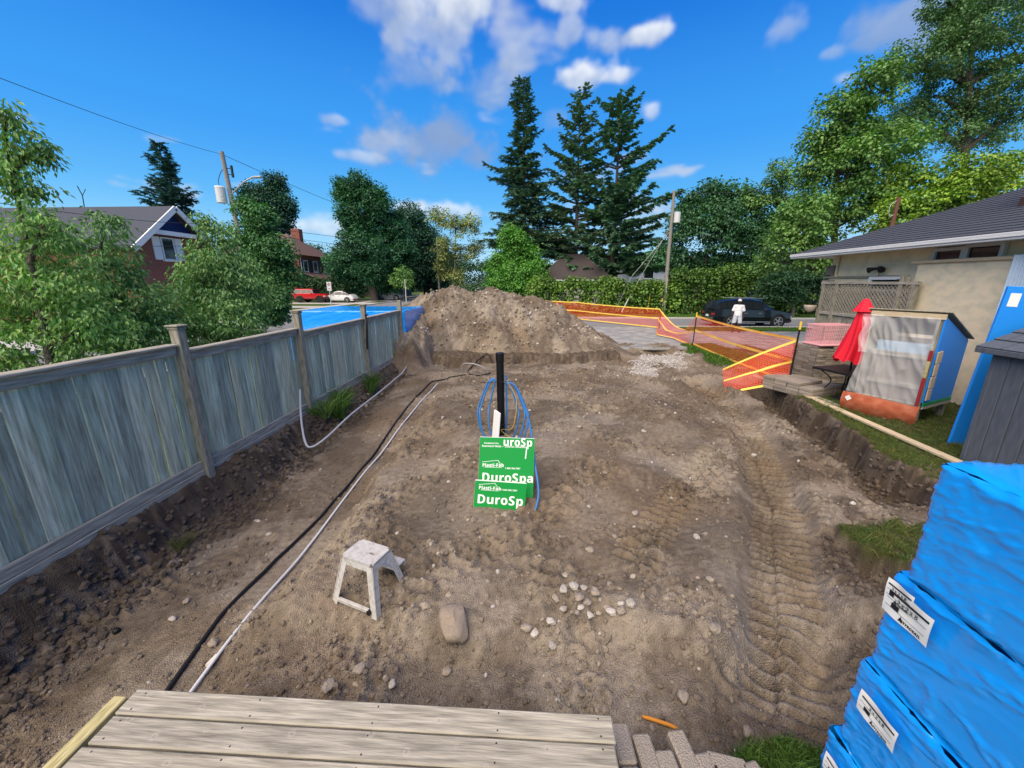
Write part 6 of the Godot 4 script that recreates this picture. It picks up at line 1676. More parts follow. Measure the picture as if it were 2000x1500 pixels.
func make_netting():
	var t := thing("safety_netting", "orange safety netting with yellow bands strung behind the dirt heap", "netting", Vector3.ZERO, 0.0, "orange safety netting round the dig")
	net_strip(t, run_line([Vector3(-0.3, 1.42, -31.0), Vector3(3.2, 1.28, -28.6), Vector3(7.55, 1.15, -23.6)], 8, 0.05), run_line([Vector3(-0.3, 0.15, -31.0), Vector3(3.2, 0.05, -28.6), Vector3(7.55, 0.02, -23.6)], 8, 0.0), [0.02, 0.50, 0.97], 0.055)
	t = thing("safety_netting", "sagging orange netting slumped on the driveway between two stakes", "netting", Vector3.ZERO, 0.0, "orange safety netting round the dig")
	net_strip(t, run_line([Vector3(7.55, 1.15, -23.6), Vector3(8.0, 0.35, -22.2), Vector3(8.0, 0.30, -20.6), Vector3(6.95, 1.32, -16.8)], 8, 0.05), run_line([Vector3(7.4, 0.02, -23.4), Vector3(6.5, 0.02, -20.4), Vector3(6.9, 0.03, -19.2), Vector3(6.85, 0.02, -16.9)], 8, 0.0), [0.03, 0.5, 0.97], 0.045)
	t = thing("safety_netting", "taut orange netting with yellow tape reaching the yellow tipped stake", "netting", Vector3.ZERO, 0.0, "orange safety netting round the dig")
	net_strip(t, run_line([Vector3(6.95, 1.32, -16.8), Vector3(6.84, 1.28, -10.3)], 14, 0.06), run_line([Vector3(6.9, 0.10, -16.8), Vector3(6.86, 0.06, -13.5), Vector3(6.78, 0.12, -10.25)], 7, 0.0), [0.02, 0.50, 0.97], 0.045)
	t = thing("safety_netting", "loose end of orange netting trailing onto the soil from the yellow tipped stake", "netting", Vector3.ZERO, 0.0, "orange safety netting round the dig")
	var gy := ground_y(5.1, -10.2) + 0.03
	net_strip(t, run_line([Vector3(6.84, 1.26, -10.24), Vector3(5.55, 0.25, -11.2)], 8, -0.03), run_line([Vector3(6.78, 0.1, -10.2), Vector3(5.1, gy, -9.95)], 8, -0.02), [0.02, 0.50, 0.97], 0.045)
	for e in [[Vector3(7.61, 0, -23.57), 1.75, "thin stake holding the netting by the driveway's far side"], [Vector3(6.9, 0, -16.76), 1.45, "black stake holding the netting where the driveway starts"], [Vector3(6.80, 0, -10.2), 1.72, "black stake with a bright yellow tip by the paver stack"]]:
		var p := thing("netting_stake", e[2], "stake", e[0], 0.0, "stakes holding the netting")
		p.rotation.z = -0.015
		var b := MB.new(); b.tube([Vector3(0, -0.2, 0), Vector3(0, e[1] - 0.2, 0)], 0.022, 8); part("rod", b, M.black, p)
		for k in 10:
			b = MB.new(); b.box(Vector3(0, 0.1 + k * 0.11, 0), Vector3(0.055, 0.02, 0.02)); part("stud", b, M.black, p)
		b = MB.new(); b.tube([Vector3(0, e[1] - 0.2, 0), Vector3(0, e[1], 0)], 0.027, 8); part("tip", b, M.yellow, p)

# ---------------------------------------------------------------- cars
func car(called: String, label: String, at: Vector3, turn: float, ln: float, wd: float, prof: Array, paint: Material, o := {}):
	# prof: stations [x, belt y, top y, half width share]; x from the nose (0) to the tail (1); glass where top is above belt
	var t := thing(called, label, "car", at, turn)
	var g0: float = o.get("clear", 0.22)
	var body := MB.new(); var glass := MB.new(); var side := [MB.new(), MB.new()]
	var n := prof.size()
	var ring := func(i: int) -> Array:
		var e: Array = prof[i]
		var x: float = (e[0] - 0.5) * ln
		var w: float = wd * 0.5 * e[3]
		var by: float = e[1]; var ty: float = e[2]
		var tw := w * (1.0 - 0.42 * (ty - by))
		return [Vector3(x, g0, w * 0.94), Vector3(x, lerpf(g0, by, 0.45), w), Vector3(x, by, w * 0.975), Vector3(x, lerpf(by, ty, 0.9), lerpf(w * 0.97, tw, 0.9)), Vector3(x, ty, tw * 0.80), Vector3(x, ty + 0.015, 0.0)]
	var pill: Array = o.get("pillars", [])
	for i in n - 1:
		var a: Array = ring.call(i); var b: Array = ring.call(i + 1)
		for s in [1, -1]:
			for k in 5:
				var p0: Vector3 = a[k]; var p1: Vector3 = b[k]; var p2: Vector3 = b[k + 1]; var p3: Vector3 = a[k + 1]
				if s < 0:
					p0.z *= -1; p1.z *= -1; p2.z *= -1; p3.z *= -1
				if p0.distance_to(p3) < 0.004 and p1.distance_to(p2) < 0.004: continue
				var c := Vector3((p0.x + p1.x) / 2, 0.5, 0)
				var tall: bool = minf(prof[i][2] - prof[i][1], prof[i + 1][2] - prof[i + 1][1]) > 0.30
				var slope: bool = absf(prof[i][2] - prof[i + 1][2]) > 0.12 and maxf(prof[i][2] - prof[i][1], prof[i + 1][2] - prof[i + 1][1]) > 0.25
				if k == 2 and tall:
					# inset glass with pillars left as body
					body.fq(c, p0, p1, p1.lerp(p2, 0.08), p0.lerp(p3, 0.08)); body.fq(c, p0.lerp(p3, 0.90), p1.lerp(p2, 0.90), p2, p3)
					var la := 0.06 if i in pill else 0.0; 
					var q0 := p0.lerp(p3, 0.08).lerp(p1.lerp(p2, 0.08), la); var q3 := p0.lerp(p3, 0.90).lerp(p1.lerp(p2, 0.90), la)
					if la > 0.0: body.fq(c, p0.lerp(p3, 0.08), q0, q3, p0.lerp(p3, 0.90))
					glass.fq(c, q0, p1.lerp(p2, 0.08), p1.lerp(p2, 0.90), q3)
				elif k >= 3 and slope and absf(prof[i][0] - prof[i + 1][0]) < 0.24: side[0 if prof[i][2] < prof[i + 1][2] else 1].fq(c, p0, p1, p2, p3)
				elif k == 2 and slope: glass.fq(c, p0, p1, p2, p3)
				else: body.fq(c, p0, p1, p2, p3)
	for i in [0, n - 1]:
		var a: Array = ring.call(i)
		for k in 5:
			var q: Vector3 = a[k]; var r: Vector3 = a[k + 1]
			body.fq(Vector3(0, 0.5, 0), q, r, r * Vector3(1, 1, -1), q * Vector3(1, 1, -1))
	part("body", body, paint, t)
	part("side_windows", glass, M.glass, t)
	if side[0].v.size(): part("windscreen", side[0], M.glass, t)
	if side[1].v.size(): part("rear_window", side[1], M.glass, t)
	var r: float = o.get("wheel", 0.33)
	for x in [o.get("fx", 0.19), o.get("rx", 0.80)]:
		for s in [-1, 1]:
			var w := Node3D.new(); w.name = "wheel"; w.position = Vector3((x - 0.5) * ln, r, s * (wd * 0.5 - 0.10)); t.add_child(w, true)
			var b := MB.new(); b.tube([Vector3(0, 0, -0.11), Vector3(0, 0, -0.10), Vector3(0, 0, 0.10), Vector3(0, 0, 0.125)], [r * 0.94, r, r, r * 0.92], 22); part("tyre", b, M.rubber, w, Vector3.ZERO, Basis(Vector3.UP, 0.0 if s > 0 else PI))
			b = MB.new()
			var zf := 0.128
			for k in 5:
				var a := k * TAU / 5
				b.box(Vector3(cos(a) * r * 0.32, sin(a) * r * 0.32, zf), Vector3(r * 0.62, r * 0.16, 0.02), Basis(Vector3(0, 0, 1), a), 0.004)
			b.tube([Vector3(0, 0, zf - 0.02), Vector3(0, 0, zf + 0.015)], r * 0.16, 12)
			for k in 18:
				var a := k * TAU / 18
				b.box(Vector3(cos(a) * r * 0.66, sin(a) * r * 0.66, zf), Vector3(0.022, r * 0.25, 0.02), Basis(Vector3(0, 0, 1), a))
			part("rim", b, o.get("rim", M.metal), w, Vector3.ZERO, Basis(Vector3.UP, 0.0 if s > 0 else PI))
			# arch lip
			b = MB.new()
			var arc := []
			for k in 11:
				var a := PI * k / 10.0
				arc.append(Vector3(cos(a) * r * 1.16, sin(a) * r * 1.16 - 0.02, s * 0.085))
			b.tube(arc, o.get("lip", 0.028), 6); b.tube([Vector3(0, 0, s * 0.060), Vector3(0, 0, s * 0.092)], r * 1.14, 20)
			part("wheel_arch", b, M.rubber, t, w.position)
	var fy: float = prof[0][1]; var ry: float = prof[n - 1][1]
	for s in [-1, 1]:
		var b := MB.new(); b.box(Vector3(-ln * 0.5 + 0.07, fy - 0.10, s * wd * 0.36), Vector3(0.16, 0.12, 0.30), Basis(Vector3.UP, s * 0.35), 0.03); part("headlight", b, mat(0.7, 0.72, 0.74, 0.15), t)
		b = MB.new(); b.box(Vector3(ln * 0.5 - 0.05, ry - 0.12, s * wd * 0.38), Vector3(0.14, 0.14, 0.26), Basis(Vector3.UP, -s * 0.3), 0.03); part("tail_light", b, mat(0.35, 0.01, 0.015, 0.2), t)
		b = MB.new(); b.box(Vector3((o.get("mx", 0.33) - 0.5) * ln, o.get("my", 0.98), s * (wd * 0.5 + 0.06)), Vector3(0.14, 0.12, 0.2), Basis(), 0.035); part("mirror", b, paint, t)
		b = MB.new(); b.box(Vector3(0, g0 + 0.06, s * (wd * 0.48)), Vector3(ln * 0.46, 0.05, 0.03), Basis(), 0.008); part("sill_trim", b, o.get("sill", M.black), t)
		if o.has("rails"):
			b = MB.new(); b.box(Vector3(0.3, prof[5][2] + 0.035, s * wd * 0.33), Vector3(ln * 0.42, 0.03, 0.035), Basis(), 0.01); part("roof_rail", b, M.metal, t)
		for dx in o.get("doors", [0.42, 0.60]):
			b = MB.new(); b.box(Vector3((dx - 0.5) * ln, 0.86, s * (wd * 0.5 - 0.005)), Vector3(0.2, 0.03, 0.03), Basis(), 0.008); part("door_handle", b, o.get("sill", M.black), t)
	var b := MB.new(); b.box(Vector3(-ln * 0.5 + 0.01, g0 + 0.12, 0), Vector3(0.08, 0.16, wd * 0.82), Basis(), 0.02); part("front_bumper", b, M.black, t)
	b = MB.new(); b.box(Vector3(ln * 0.5 - 0.01, g0 + 0.12, 0), Vector3(0.08, 0.16, wd * 0.82), Basis(), 0.02); part("rear_bumper", b, M.black, t)
	b = MB.new(); b.box(Vector3(ln * 0.5 + 0.005, ry - 0.25, 0), Vector3(0.02, 0.12, 0.36)); part("number_plate", b, M.paper, t)
	return t
func make_cars():
	var gloss := func(r: float, g: float, b: float):
		var m := mat(r, g, b, 0.3); m.clearcoat_enabled = true; m.clearcoat = 1.0; m.clearcoat_roughness = 0.06; return m
	var blk = gloss.call(0.006, 0.007, 0.012)
	# black SUV on the cross street, nose towards +x
	car("parked_suv", "black sport utility car with silver sill parked on the cross street", Vector3(13.6, -0.04, -25.6), PI, 4.75, 1.94,
		[[0.0, 0.72, 0.74, 0.80], [0.03, 0.86, 0.88, 0.94], [0.15, 0.97, 1.01, 1.0], [0.26, 1.03, 1.07, 1.0], [0.39, 1.03, 1.62, 1.0], [0.52, 1.05, 1.71, 1.0], [0.68, 1.07, 1.71, 1.0], [0.84, 1.10, 1.66, 1.0], [0.93, 1.12, 1.56, 0.98], [0.985, 1.08, 1.12, 0.92], [1.0, 0.92, 0.95, 0.86]], blk,
		{"wheel": 0.38, "fx": 0.185, "rx": 0.775, "pillars": [4, 5, 6, 7], "rails": true, "sill": M.metal, "clear": 0.27, "mx": 0.37, "my": 1.08})
	car("parked_coupe", "white rounded two door car parked in a driveway across the road", Vector3(-26.2, -0.02, -52.6), 0.0, 4.35, 1.82,
		[[0.0, 0.55, 0.57, 0.72], [0.05, 0.74, 0.78, 0.90], [0.16, 0.86, 0.92, 0.98], [0.27, 0.92, 0.98, 1.0], [0.40, 0.93, 1.40, 1.0], [0.52, 0.93, 1.50, 1.0], [0.65, 0.93, 1.47, 1.0], [0.78, 0.94, 1.30, 1.0], [0.88, 0.92, 1.06, 0.98], [0.96, 0.78, 0.84, 0.90], [1.0, 0.55, 0.58, 0.80]], gloss.call(0.72, 0.73, 0.74),
		{"wheel": 0.335, "fx": 0.18, "rx": 0.80, "pillars": [4, 6], "doors": [0.55], "mx": 0.36, "my": 0.95, "clear": 0.20})
	car("parked_crossover", "silver grey crossover car parked beyond the maple trunk", Vector3(-22.0, -0.02, -59.5), PI, 4.7, 1.88,
		[[0.0, 0.66, 0.68, 0.80], [0.03, 0.82, 0.84, 0.93], [0.15, 0.94, 0.98, 1.0], [0.27, 1.0, 1.04, 1.0], [0.41, 1.0, 1.55, 1.0], [0.54, 1.02, 1.64, 1.0], [0.70, 1.05, 1.62, 1.0], [0.85, 1.08, 1.50, 0.99], [0.96, 1.06, 1.14, 0.93], [1.0, 0.9, 0.93, 0.86]], gloss.call(0.20, 0.22, 0.25),
		{"wheel": 0.36, "pillars": [4, 5, 6], "clear": 0.25, "mx": 0.38, "my": 1.04})
	var jp = car("parked_off_roader", "red boxy off road car with black wheel arches partly hidden by a street tree", Vector3(-29.6, -0.02, -51.6), PI, 4.3, 1.8,
		[[0.0, 0.95, 0.97, 0.66], [0.02, 1.10, 1.12, 0.78], [0.15, 1.14, 1.17, 0.86], [0.33, 1.18, 1.21, 0.96], [0.38, 1.18, 1.72, 1.0], [0.55, 1.18, 1.80, 1.0], [0.72, 1.18, 1.80, 1.0], [0.97, 1.18, 1.78, 1.0], [1.0, 1.16, 1.2, 1.0]], gloss.call(0.50, 0.008, 0.012),
		{"wheel": 0.42, "fx": 0.16, "rx": 0.78, "pillars": [4, 5, 6], "clear": 0.48, "lip": 0.08, "rim": M.rubber, "mx": 0.40, "my": 1.25})
	var b := MB.new(); b.box(Vector3(-2.2, 0.62, 0), Vector3(0.22, 0.2, 1.7), Basis(), 0.03); part("bull_bar", b, M.black, jp)
	car("parked_dark_car", "dark car showing only its roof line beside the pale sided house", Vector3(27.0, -0.02, -33.6), PI, 4.6, 1.85,
		[[0.0, 0.66, 0.68, 0.80], [0.15, 0.90, 0.94, 1.0], [0.27, 0.95, 1.0, 1.0], [0.42, 0.95, 1.40, 1.0], [0.66, 0.96, 1.43, 1.0], [0.84, 0.98, 1.08, 1.0], [1.0, 0.85, 0.9, 0.88]], gloss.call(0.02, 0.03, 0.045), {"clear": 0.2})

# ---------------------------------------------------------------- houses
func gable_house(called: String, label: String, at: Vector3, turn: float, w: float, d: float, h: float, rise: float, wall: Material, roof: Material, over := 0.5) -> Node3D:
	# ridge along local x, gables at +-x, front towards +z
	var t := thing(called, label, "house", at, turn)
	var b := MB.new(); b.box(Vector3(0, h / 2, 0), Vector3(w, h, d)); part("wall", b, wall, t)
	b = MB.new()
	for s in [-1, 1]: b.prism(PackedVector2Array([Vector2(-d / 2, h), Vector2(d / 2, h), Vector2(0, h + rise)]), 0.2, Transform3D(Basis(Vector3(0, 0, -1), Vector3.UP, Vector3(1, 0, 0)), Vector3(s * (w / 2 - 0.1) - 0.1, 0, 0)))
	part("gable", b, wall, t)
	for s in [-1, 1]:
		b = MB.new()
		var sl := Vector2(d / 2, rise).normalized()
		var ln := Vector2(d / 2, rise).length() + over
		var th := atan2(rise, d / 2)
		b.box(Vector3(0, h + rise - sl.y * ln / 2 + 0.1, s * sl.x * ln / 2), Vector3(w + over * 2, 0.14, ln), Basis(Vector3.RIGHT, s * th)); part("roof", b, roof, t)
		for e in [-1, 1]:
			b = MB.new(); b.box(Vector3(e * (w / 2 + over + 0.02), h + rise - sl.y * ln / 2 + 0.02, s * sl.x * ln / 2), Vector3(0.10, 0.34, ln), Basis(Vector3.RIGHT, s * th)); part("bargeboard", b, M.white, t)
	return t
func make_houses():
	# slate roofed house across the street, gable towards the road
	var t := gable_house("slate_roofed_house", "brick house with blue grey roof and white trimmed gable behind the leafy trees", Vector3(-34.7, 0, -27.7), 0.0, 18.5, 6.4, 5.0, 2.6, M.brick, M.shingle, 0.6)
	var b := MB.new()
	b.box(Vector3(9.75, 5.9, 0), Vector3(0.14, 0.28, 4.4)); part("gable_band", b, M.white, t)
	b = MB.new(); b.prism(PackedVector2Array([Vector2(-1.7, 5.95), Vector2(1.7, 5.95), Vector2(0, 7.4)]), 0.1, Transform3D(Basis(Vector3(0, 0, -1), Vector3.UP, Vector3(1, 0, 0)), Vector3(9.28, 0, 0))); part("gable_panel", b, M.navy, t)
	window_at(t, "window", Vector3(9.28, 4.9, 0.6), 1.0, 1.5, PI / 2, M.white)
	for s in [-1, 1]:
		b = MB.new(); b.box(Vector3(9.30, 4.9, 0.6 + s * 0.85), Vector3(0.06, 1.5, 0.55)); part("shutter", b, M.white, t)
	for k in 3:
		b = MB.new(); b.box(Vector3(-6.0 + k * 5.2, 7.25, 0.7), Vector3(0.5, 0.18, 0.4), Basis(), 0.03); part("roof_vent", b, M.black, t)
	for k in 4: window_at(t, "window", Vector3(-7.0 + k * 4.4, 1.7, 3.22), 1.3, 1.3, 0.0, M.white)
	b = MB.new(); b.tube([Vector3(0, 0, 0), Vector3(0.1, 0.9, 0), Vector3(-0.1, 1.5, 0)], 0.03, 5); b.tube([Vector3(0.1, 0.9, 0), Vector3(0.45, 1.3, 0)], 0.02, 5); part("antenna", b, M.black, t, Vector3(3.2, 7.6, 0))
	# brown roofed brick house
	t = thing("brick_house", "two storey red brick house with brown hip roof and white windows", "house", Vector3(-38.6, 0, -60.0))
	b = MB.new(); b.box(Vector3(0, 3.2, 0), Vector3(11.0, 6.4, 9.0)); part("wall", b, M.brick, t)
	b = MB.new()
	var e := [Vector3(-6.1, 6.35, 5.1), Vector3(6.1, 6.35, 5.1), Vector3(6.1, 6.35, -5.1), Vector3(-6.1, 6.35, -5.1), Vector3(-1.6, 9.6, 0), Vector3(1.6, 9.6, 0)]
	b.quad(e[0], e[1], e[5], e[4]); b.quad(e[2], e[3], e[4], e[5]); b.tri(e[1], e[2], e[5]); b.tri(e[3], e[0], e[4]); b.quad(e[3], e[2], e[1], e[0]); part("roof", b, M.brownroof, t)
	b = MB.new(); b.box(Vector3(2.2, 9.3, -1.5), Vector3(1.3, 2.4, 1.0), Basis(), 0.03); part("chimney", b, M.brick, t)
	for z in [3.0, 0.4, -2.6]:
		window_at(t, "window", Vector3(5.53, 4.9, z), 1.2, 1.6, PI / 2, M.white)
		for s in [-1, 1]:
			b = MB.new(); b.box(Vector3(5.54, 4.9, z + s * 0.92), Vector3(0.06, 1.6, 0.5)); part("shutter", b, M.black, t)
	for x in [-3.4, 0.0, 3.4]:
		window_at(t, "window", Vector3(x, 4.9, 4.53), 1.2, 1.6, 0.0, M.white); window_at(t, "window", Vector3(x, 1.8, 4.53), 1.3, 1.6, 0.0, M.white)
	b = MB.new()
	b.fq(Vector3(6, 0, 0), Vector3(5.5, 4.0, 4.6), Vector3(8.3, 3.05, 4.9), Vector3(8.3, 3.05, -4.9), Vector3(5.5, 4.0, -4.6)); b.box(Vector3(6.9, 3.0, 0), Vector3(2.8, 0.12, 9.6)); part("porch_roof", b, M.brownroof, t)
	for z in [-4.3, 0.0, 4.3]:
		b = MB.new(); b.box(Vector3(8.0, 1.5, z), Vector3(0.4, 3.0, 0.4), Basis(), 0.02); part("porch_pillar", b, M.brick, t)
	b = MB.new(); b.tube([Vector3(5.6, 6.2, 4.2), Vector3(5.6, 0.2, 4.2)], 0.05, 6); part("downpipe", b, M.trim, t)
	b = MB.new(); b.box(Vector3(5.55, 1.1, -1.0), Vector3(0.08, 2.1, 1.0)); part("door", b, mat(0.05, 0.045, 0.05, 0.5), t)
	# dark gabled house further down
	t = gable_house("dark_gabled_house", "dim house with steep dark gable behind the maple and grey car", Vector3(-30.5, 0, -78.0), 0.0, 10.0, 9.0, 4.0, 3.6, mat(0.09, 0.085, 0.09, 0.9), M.shingle, 0.5)
	window_at(t, "window", Vector3(5.03, 2.0, 1.5), 1.2, 1.4, PI / 2, M.white); window_at(t, "window", Vector3(5.03, 2.0, -1.5), 1.2, 1.4, PI / 2, M.white); window_at(t, "window", Vector3(5.03, 5.2, 0), 1.0, 1.2, PI / 2, M.white)
	# low dark hip roof behind the hedge
	t = thing("dark_roofed_house", "low house with near black hip roof behind the clipped hedge", "house", Vector3(4.6, 0, -46.0))
	b = MB.new(); b.box(Vector3(0, 1.3, 0), Vector3(6.0, 2.7, 4.5)); part("wall", b, mat(0.42, 0.41, 0.40, 0.9), t)
	b = MB.new(); b.quad(Vector3(-4.2, 2.9, 3), Vector3(4.2, 2.9, 3), Vector3(1.1, 5.7, 0), Vector3(-1.1, 5.7, 0)); b.quad(Vector3(4.2, 2.9, -3), Vector3(-4.2, 2.9, -3), Vector3(-1.1, 5.7, 0), Vector3(1.1, 5.7, 0)); b.tri(Vector3(4.2, 2.9, 3), Vector3(4.2, 2.9, -3), Vector3(1.1, 5.7, 0)); b.tri(Vector3(-4.2, 2.9, -3), Vector3(-4.2, 2.9, 3), Vector3(-1.1, 5.7, 0)); part("roof", b, M.darkroof, t)
	b = MB.new(); b.box(Vector3(0, 2.85, 3.0), Vector3(8.5, 0.12, 0.08)); part("gutter", b, M.trim, t)
	window_at(t, "window", Vector3(1.5, 1.9, 2.28), 1.2, 0.9, 0.0, M.white)
	# white house with dark window
	t = gable_house("white_house", "white sided house with one dark window beyond the hedge", Vector3(14.6, 0, -61.0), 0.5, 7.0, 7.0, 4.4, 1.9, mat(0.62, 0.64, 0.68, 0.7), M.darkroof, 0.4)
	window_at(t, "window", Vector3(0.3, 3.7, 3.53), 1.9, 1.2, 0.0, M.white); window_at(t, "window", Vector3(-2.0, 1.4, 3.53), 1.2, 1.0, 0.0, M.white)
	# pale blue sided house
	t = thing("blue_sided_house", "pale blue clapboard wall behind the small many stemmed tree", "house", Vector3(31.0, 0, -42.0))
	b = MB.new(); b.box(Vector3(0, 2.0, 0), Vector3(16.0, 4.2, 6.0)); part("wall", b, mat(0.40, 0.47, 0.58, 0.7), t)
	var bd := boxm(Vector3(16.0, 0.02, 0.10))
	var cb := boxm(Vector3(16.1, 0.20, 0.03), 0.004)
	for k in 20: piece("clapboard", cb, mat(0.42, 0.49, 0.60, 0.7) if k % 2 else mat(0.39, 0.46, 0.57, 0.7), t, Vector3(0, 0.15 + k * 0.2, 3.03), Basis(Vector3.RIGHT, 0.10))
	b = MB.new(); b.box(Vector3(0, 4.35, 0.3), Vector3(17.0, 0.3, 7.4)); part("roof", b, M.darkroof, t)

# ---------------------------------------------------------------- poles, wires, signs
func make_poles():
	var t := thing("utility_pole", "leaning wooden utility pole with grey transformer and street light arm", "utility pole", Vector3(-19.4, 0, -26.0))
	var b := MB.new(); b.tube([Vector3(0.3, -0.2, 0), Vector3(-0.12, 10.55, 0)], [0.17, 0.12], 12); part("shaft", b, M.polewood, t)
	b = MB.new(); b.tube([Vector3(-0.42, 7.55, 0.3), Vector3(-0.42, 8.45, 0.3)], 0.28, 14); b.lathe([Vector2(0.29, 8.42), Vector2(0.29, 8.5), Vector2(0.0, 8.56)], 14, Vector3(-0.42, 0, 0.3)); part("transformer", b, M.trim, t)
	b = MB.new(); b.tube(spline([Vector3(-0.42, 8.5, 0.3), Vector3(-0.5, 8.9, 0.2), Vector3(-0.3, 9.4, 0.1), Vector3(-0.1, 9.6, 0)], 5), 0.02, 5); part("jumper", b, M.black, t)
	b = MB.new(); b.tube(spline([Vector3(0.05, 8.1, 0), Vector3(0.6, 8.45, 0.1), Vector3(1.3, 8.85, 0.2), Vector3(1.9, 9.0, 0.3)], 5), 0.045, 7); part("lamp_arm", b, M.metal, t)
	b = MB.new(); b.box(Vector3(2.15, 9.0, 0.33), Vector3(0.7, 0.10, 0.25), Basis(Vector3.UP, -0.15), 0.03); part("lamp_head", b, M.metal, t)
	for k in 2:
		b = MB.new(); b.box(Vector3(0.35, 9.6 - k * 0.35, 0), Vector3(0.12, 0.34, 0.12), Basis(), 0.02); b.box(Vector3(0.16, 9.6 - k * 0.35, 0), Vector3(0.3, 0.04, 0.04)); part("cutout", b, M.black, t)
	var top_l := Vector3(-19.52, 10.4, -26.0)
	t = thing("utility_pole", "slim wooden utility pole with guy wires in front of the hedge", "utility pole", Vector3(11.42, 0, -34.6))
	b = MB.new(); b.tube([Vector3(0, -0.2, 0), Vector3(-0.1, 9.8, 0)], [0.17, 0.115], 12); part("shaft", b, M.polewood, t)
	b = MB.new(); b.tube([Vector3(0.28, 7.35, 0.2), Vector3(0.28, 8.15, 0.2)], 0.25, 14); part("transformer", b, M.trim, t)
	b = MB.new(); b.box(Vector3(0.0, 1.5, 0.17), Vector3(0.03, 3.0, 0.02)); part("guard_strip", b, M.trim, t)
	for k in 2:
		b = MB.new(); b.tube([Vector3(-0.05, 7.2 - k * 0.4, 0), Vector3(-2.3 - k * 0.8, 3.0, 0.2), Vector3(-3.7 - k * 0.6, 0.1, 0.4)], 0.015, 5); part("guy_wire", b, M.metal, t)
	b = MB.new(); b.tube([Vector3(-3.15, 1.3, 0.32), Vector3(-3.68, 0.15, 0.4)], 0.05, 8); part("guy_guard", b, M.trim, t)
	b = MB.new(); b.tube([Vector3(0, 0, 0), Vector3(0.12, 1.5, 0)], 0.04, 7); solo("yellow_marker", b, M.yellow, "thin yellow cable marker standing before the hedge", "marker", Vector3(10.0, 0.2, -34.5))
	t = thing("utility_pole", "distant slim utility pole among the dark street trees", "utility pole", Vector3(-15.2, 0, -64.0))
	b = MB.new(); b.tube([Vector3(0, -0.2, 0), Vector3(0, 9.4, 0)], [0.17, 0.12], 10); part("shaft", b, M.polewood, t)
	t = thing("utility_pole", "rusty brown pole rising behind the beige house roof", "utility pole", Vector3(14.2, 0, -17.2))
	b = MB.new(); b.tube([Vector3(0, -0.2, 0), Vector3(0.1, 5.9, 0)], 0.07, 8); part("shaft", b, mat(0.14, 0.06, 0.045, 0.8), t)
	b = MB.new(); b.tube(spline([Vector3(0.1, 5.8, 0), Vector3(-0.15, 5.6, 0), Vector3(-0.1, 5.2, 0), Vector3(0.08, 5.3, 0)], 5), 0.015, 5); part("hook", b, M.metal, t)
	# wires
	var wires := [[Vector3(-14.6, 8.15, -8.0), top_l, 0.25, "thin power line running from beyond the yard to the leaning pole"], [Vector3(-15.5, 4.95, -9.0), Vector3(-19.4, 6.4, -26.0), 0.35, "thick lower cable passing in front of the slate roof"], [Vector3(-15.5, 3.9, -9.0), Vector3(-19.4, 5.2, -26.0), 0.3, "second low cable crossing before the slate roofed house"],
		[Vector3(-19.4, 6.4, -26.0), Vector3(-15.2, 8.6, -64.0), 0.4, "upper street cable crossing the big maple"], [Vector3(-19.4, 6.0, -26.0), Vector3(-15.2, 7.6, -64.0), 0.5, "lower street cable crossing the big maple"], [top_l, Vector3(-15.2, 9.3, -64.0), 0.5, "top line running down the street from the leaning pole"],
		[Vector3(11.35, 7.0, -34.6), Vector3(-15.2, 8.4, -64.0), 0.5, "long cable strung across before the conifers"], [Vector3(11.35, 6.2, -34.6), Vector3(-15.2, 7.4, -64.0), 0.5, "lower long cable strung across before the conifers"], [Vector3(11.32, 9.6, -34.6), Vector3(30.0, 10.5, -33.0), 0.4, "line leaving the slim pole towards the dark leafed tree"], [Vector3(11.32, 7.3, -34.6), Vector3(11.3, 3.35, -14.6), 0.3, "service wire from the slim pole to the beige house"]]
	for w in wires:
		b = MB.new()
		b.tube(run_line([w[0], w[1]], 16, w[2]), 0.011 if w[1].z > -30.0 else 0.016, 5)
		solo("overhead_wire", b, mat(0.03, 0.035, 0.045, 0.6), w[3], "wire", Vector3.ZERO, 0.0, "overhead wires along the streets")
	# parking sign
	t = thing("parking_sign", "white and red no parking sign on a thin steel post by the road", "sign", Vector3(-19.95, 0, -38.0), 0.35)
	b = MB.new(); b.tube([Vector3(0, -0.1, 0), Vector3(0, 2.6, 0)], 0.035, 8); part("post", b, M.trim, t)
	b = MB.new(); b.box(Vector3(0, 2.25, 0.05), Vector3(0.40, 0.84, 0.01), Basis(), 0.003); part("plate", b, M.paper, t)
	b = MB.new()
	for k in 20:
		var a := k * TAU / 20
		b.box(Vector3(cos(a) * 0.125, 2.42 + sin(a) * 0.125, 0.058), Vector3(0.03, 0.045, 0.003), Basis(Vector3(0, 0, 1), a))
	b.box(Vector3(0, 2.42, 0.059), Vector3(0.03, 0.24, 0.003), Basis(Vector3(0, 0, 1), 0.78)); b.box(Vector3(0, 2.02, 0.058), Vector3(0.26, 0.05, 0.003)); part("red_mark", b, mat(0.6, 0.02, 0.03, 0.5), t)
	text(t, "P", 0.16, M.ink, Vector3(0, 2.42, 0.0575))
	t = thing("street_marker", "slender grey post by the sapling down the street", "post", Vector3(-16.9, 0, -52.0))
	b = MB.new(); b.tube([Vector3(0, 0, 0), Vector3(0, 3.0, 0)], 0.05, 7); part("shaft", b, M.trim, t)

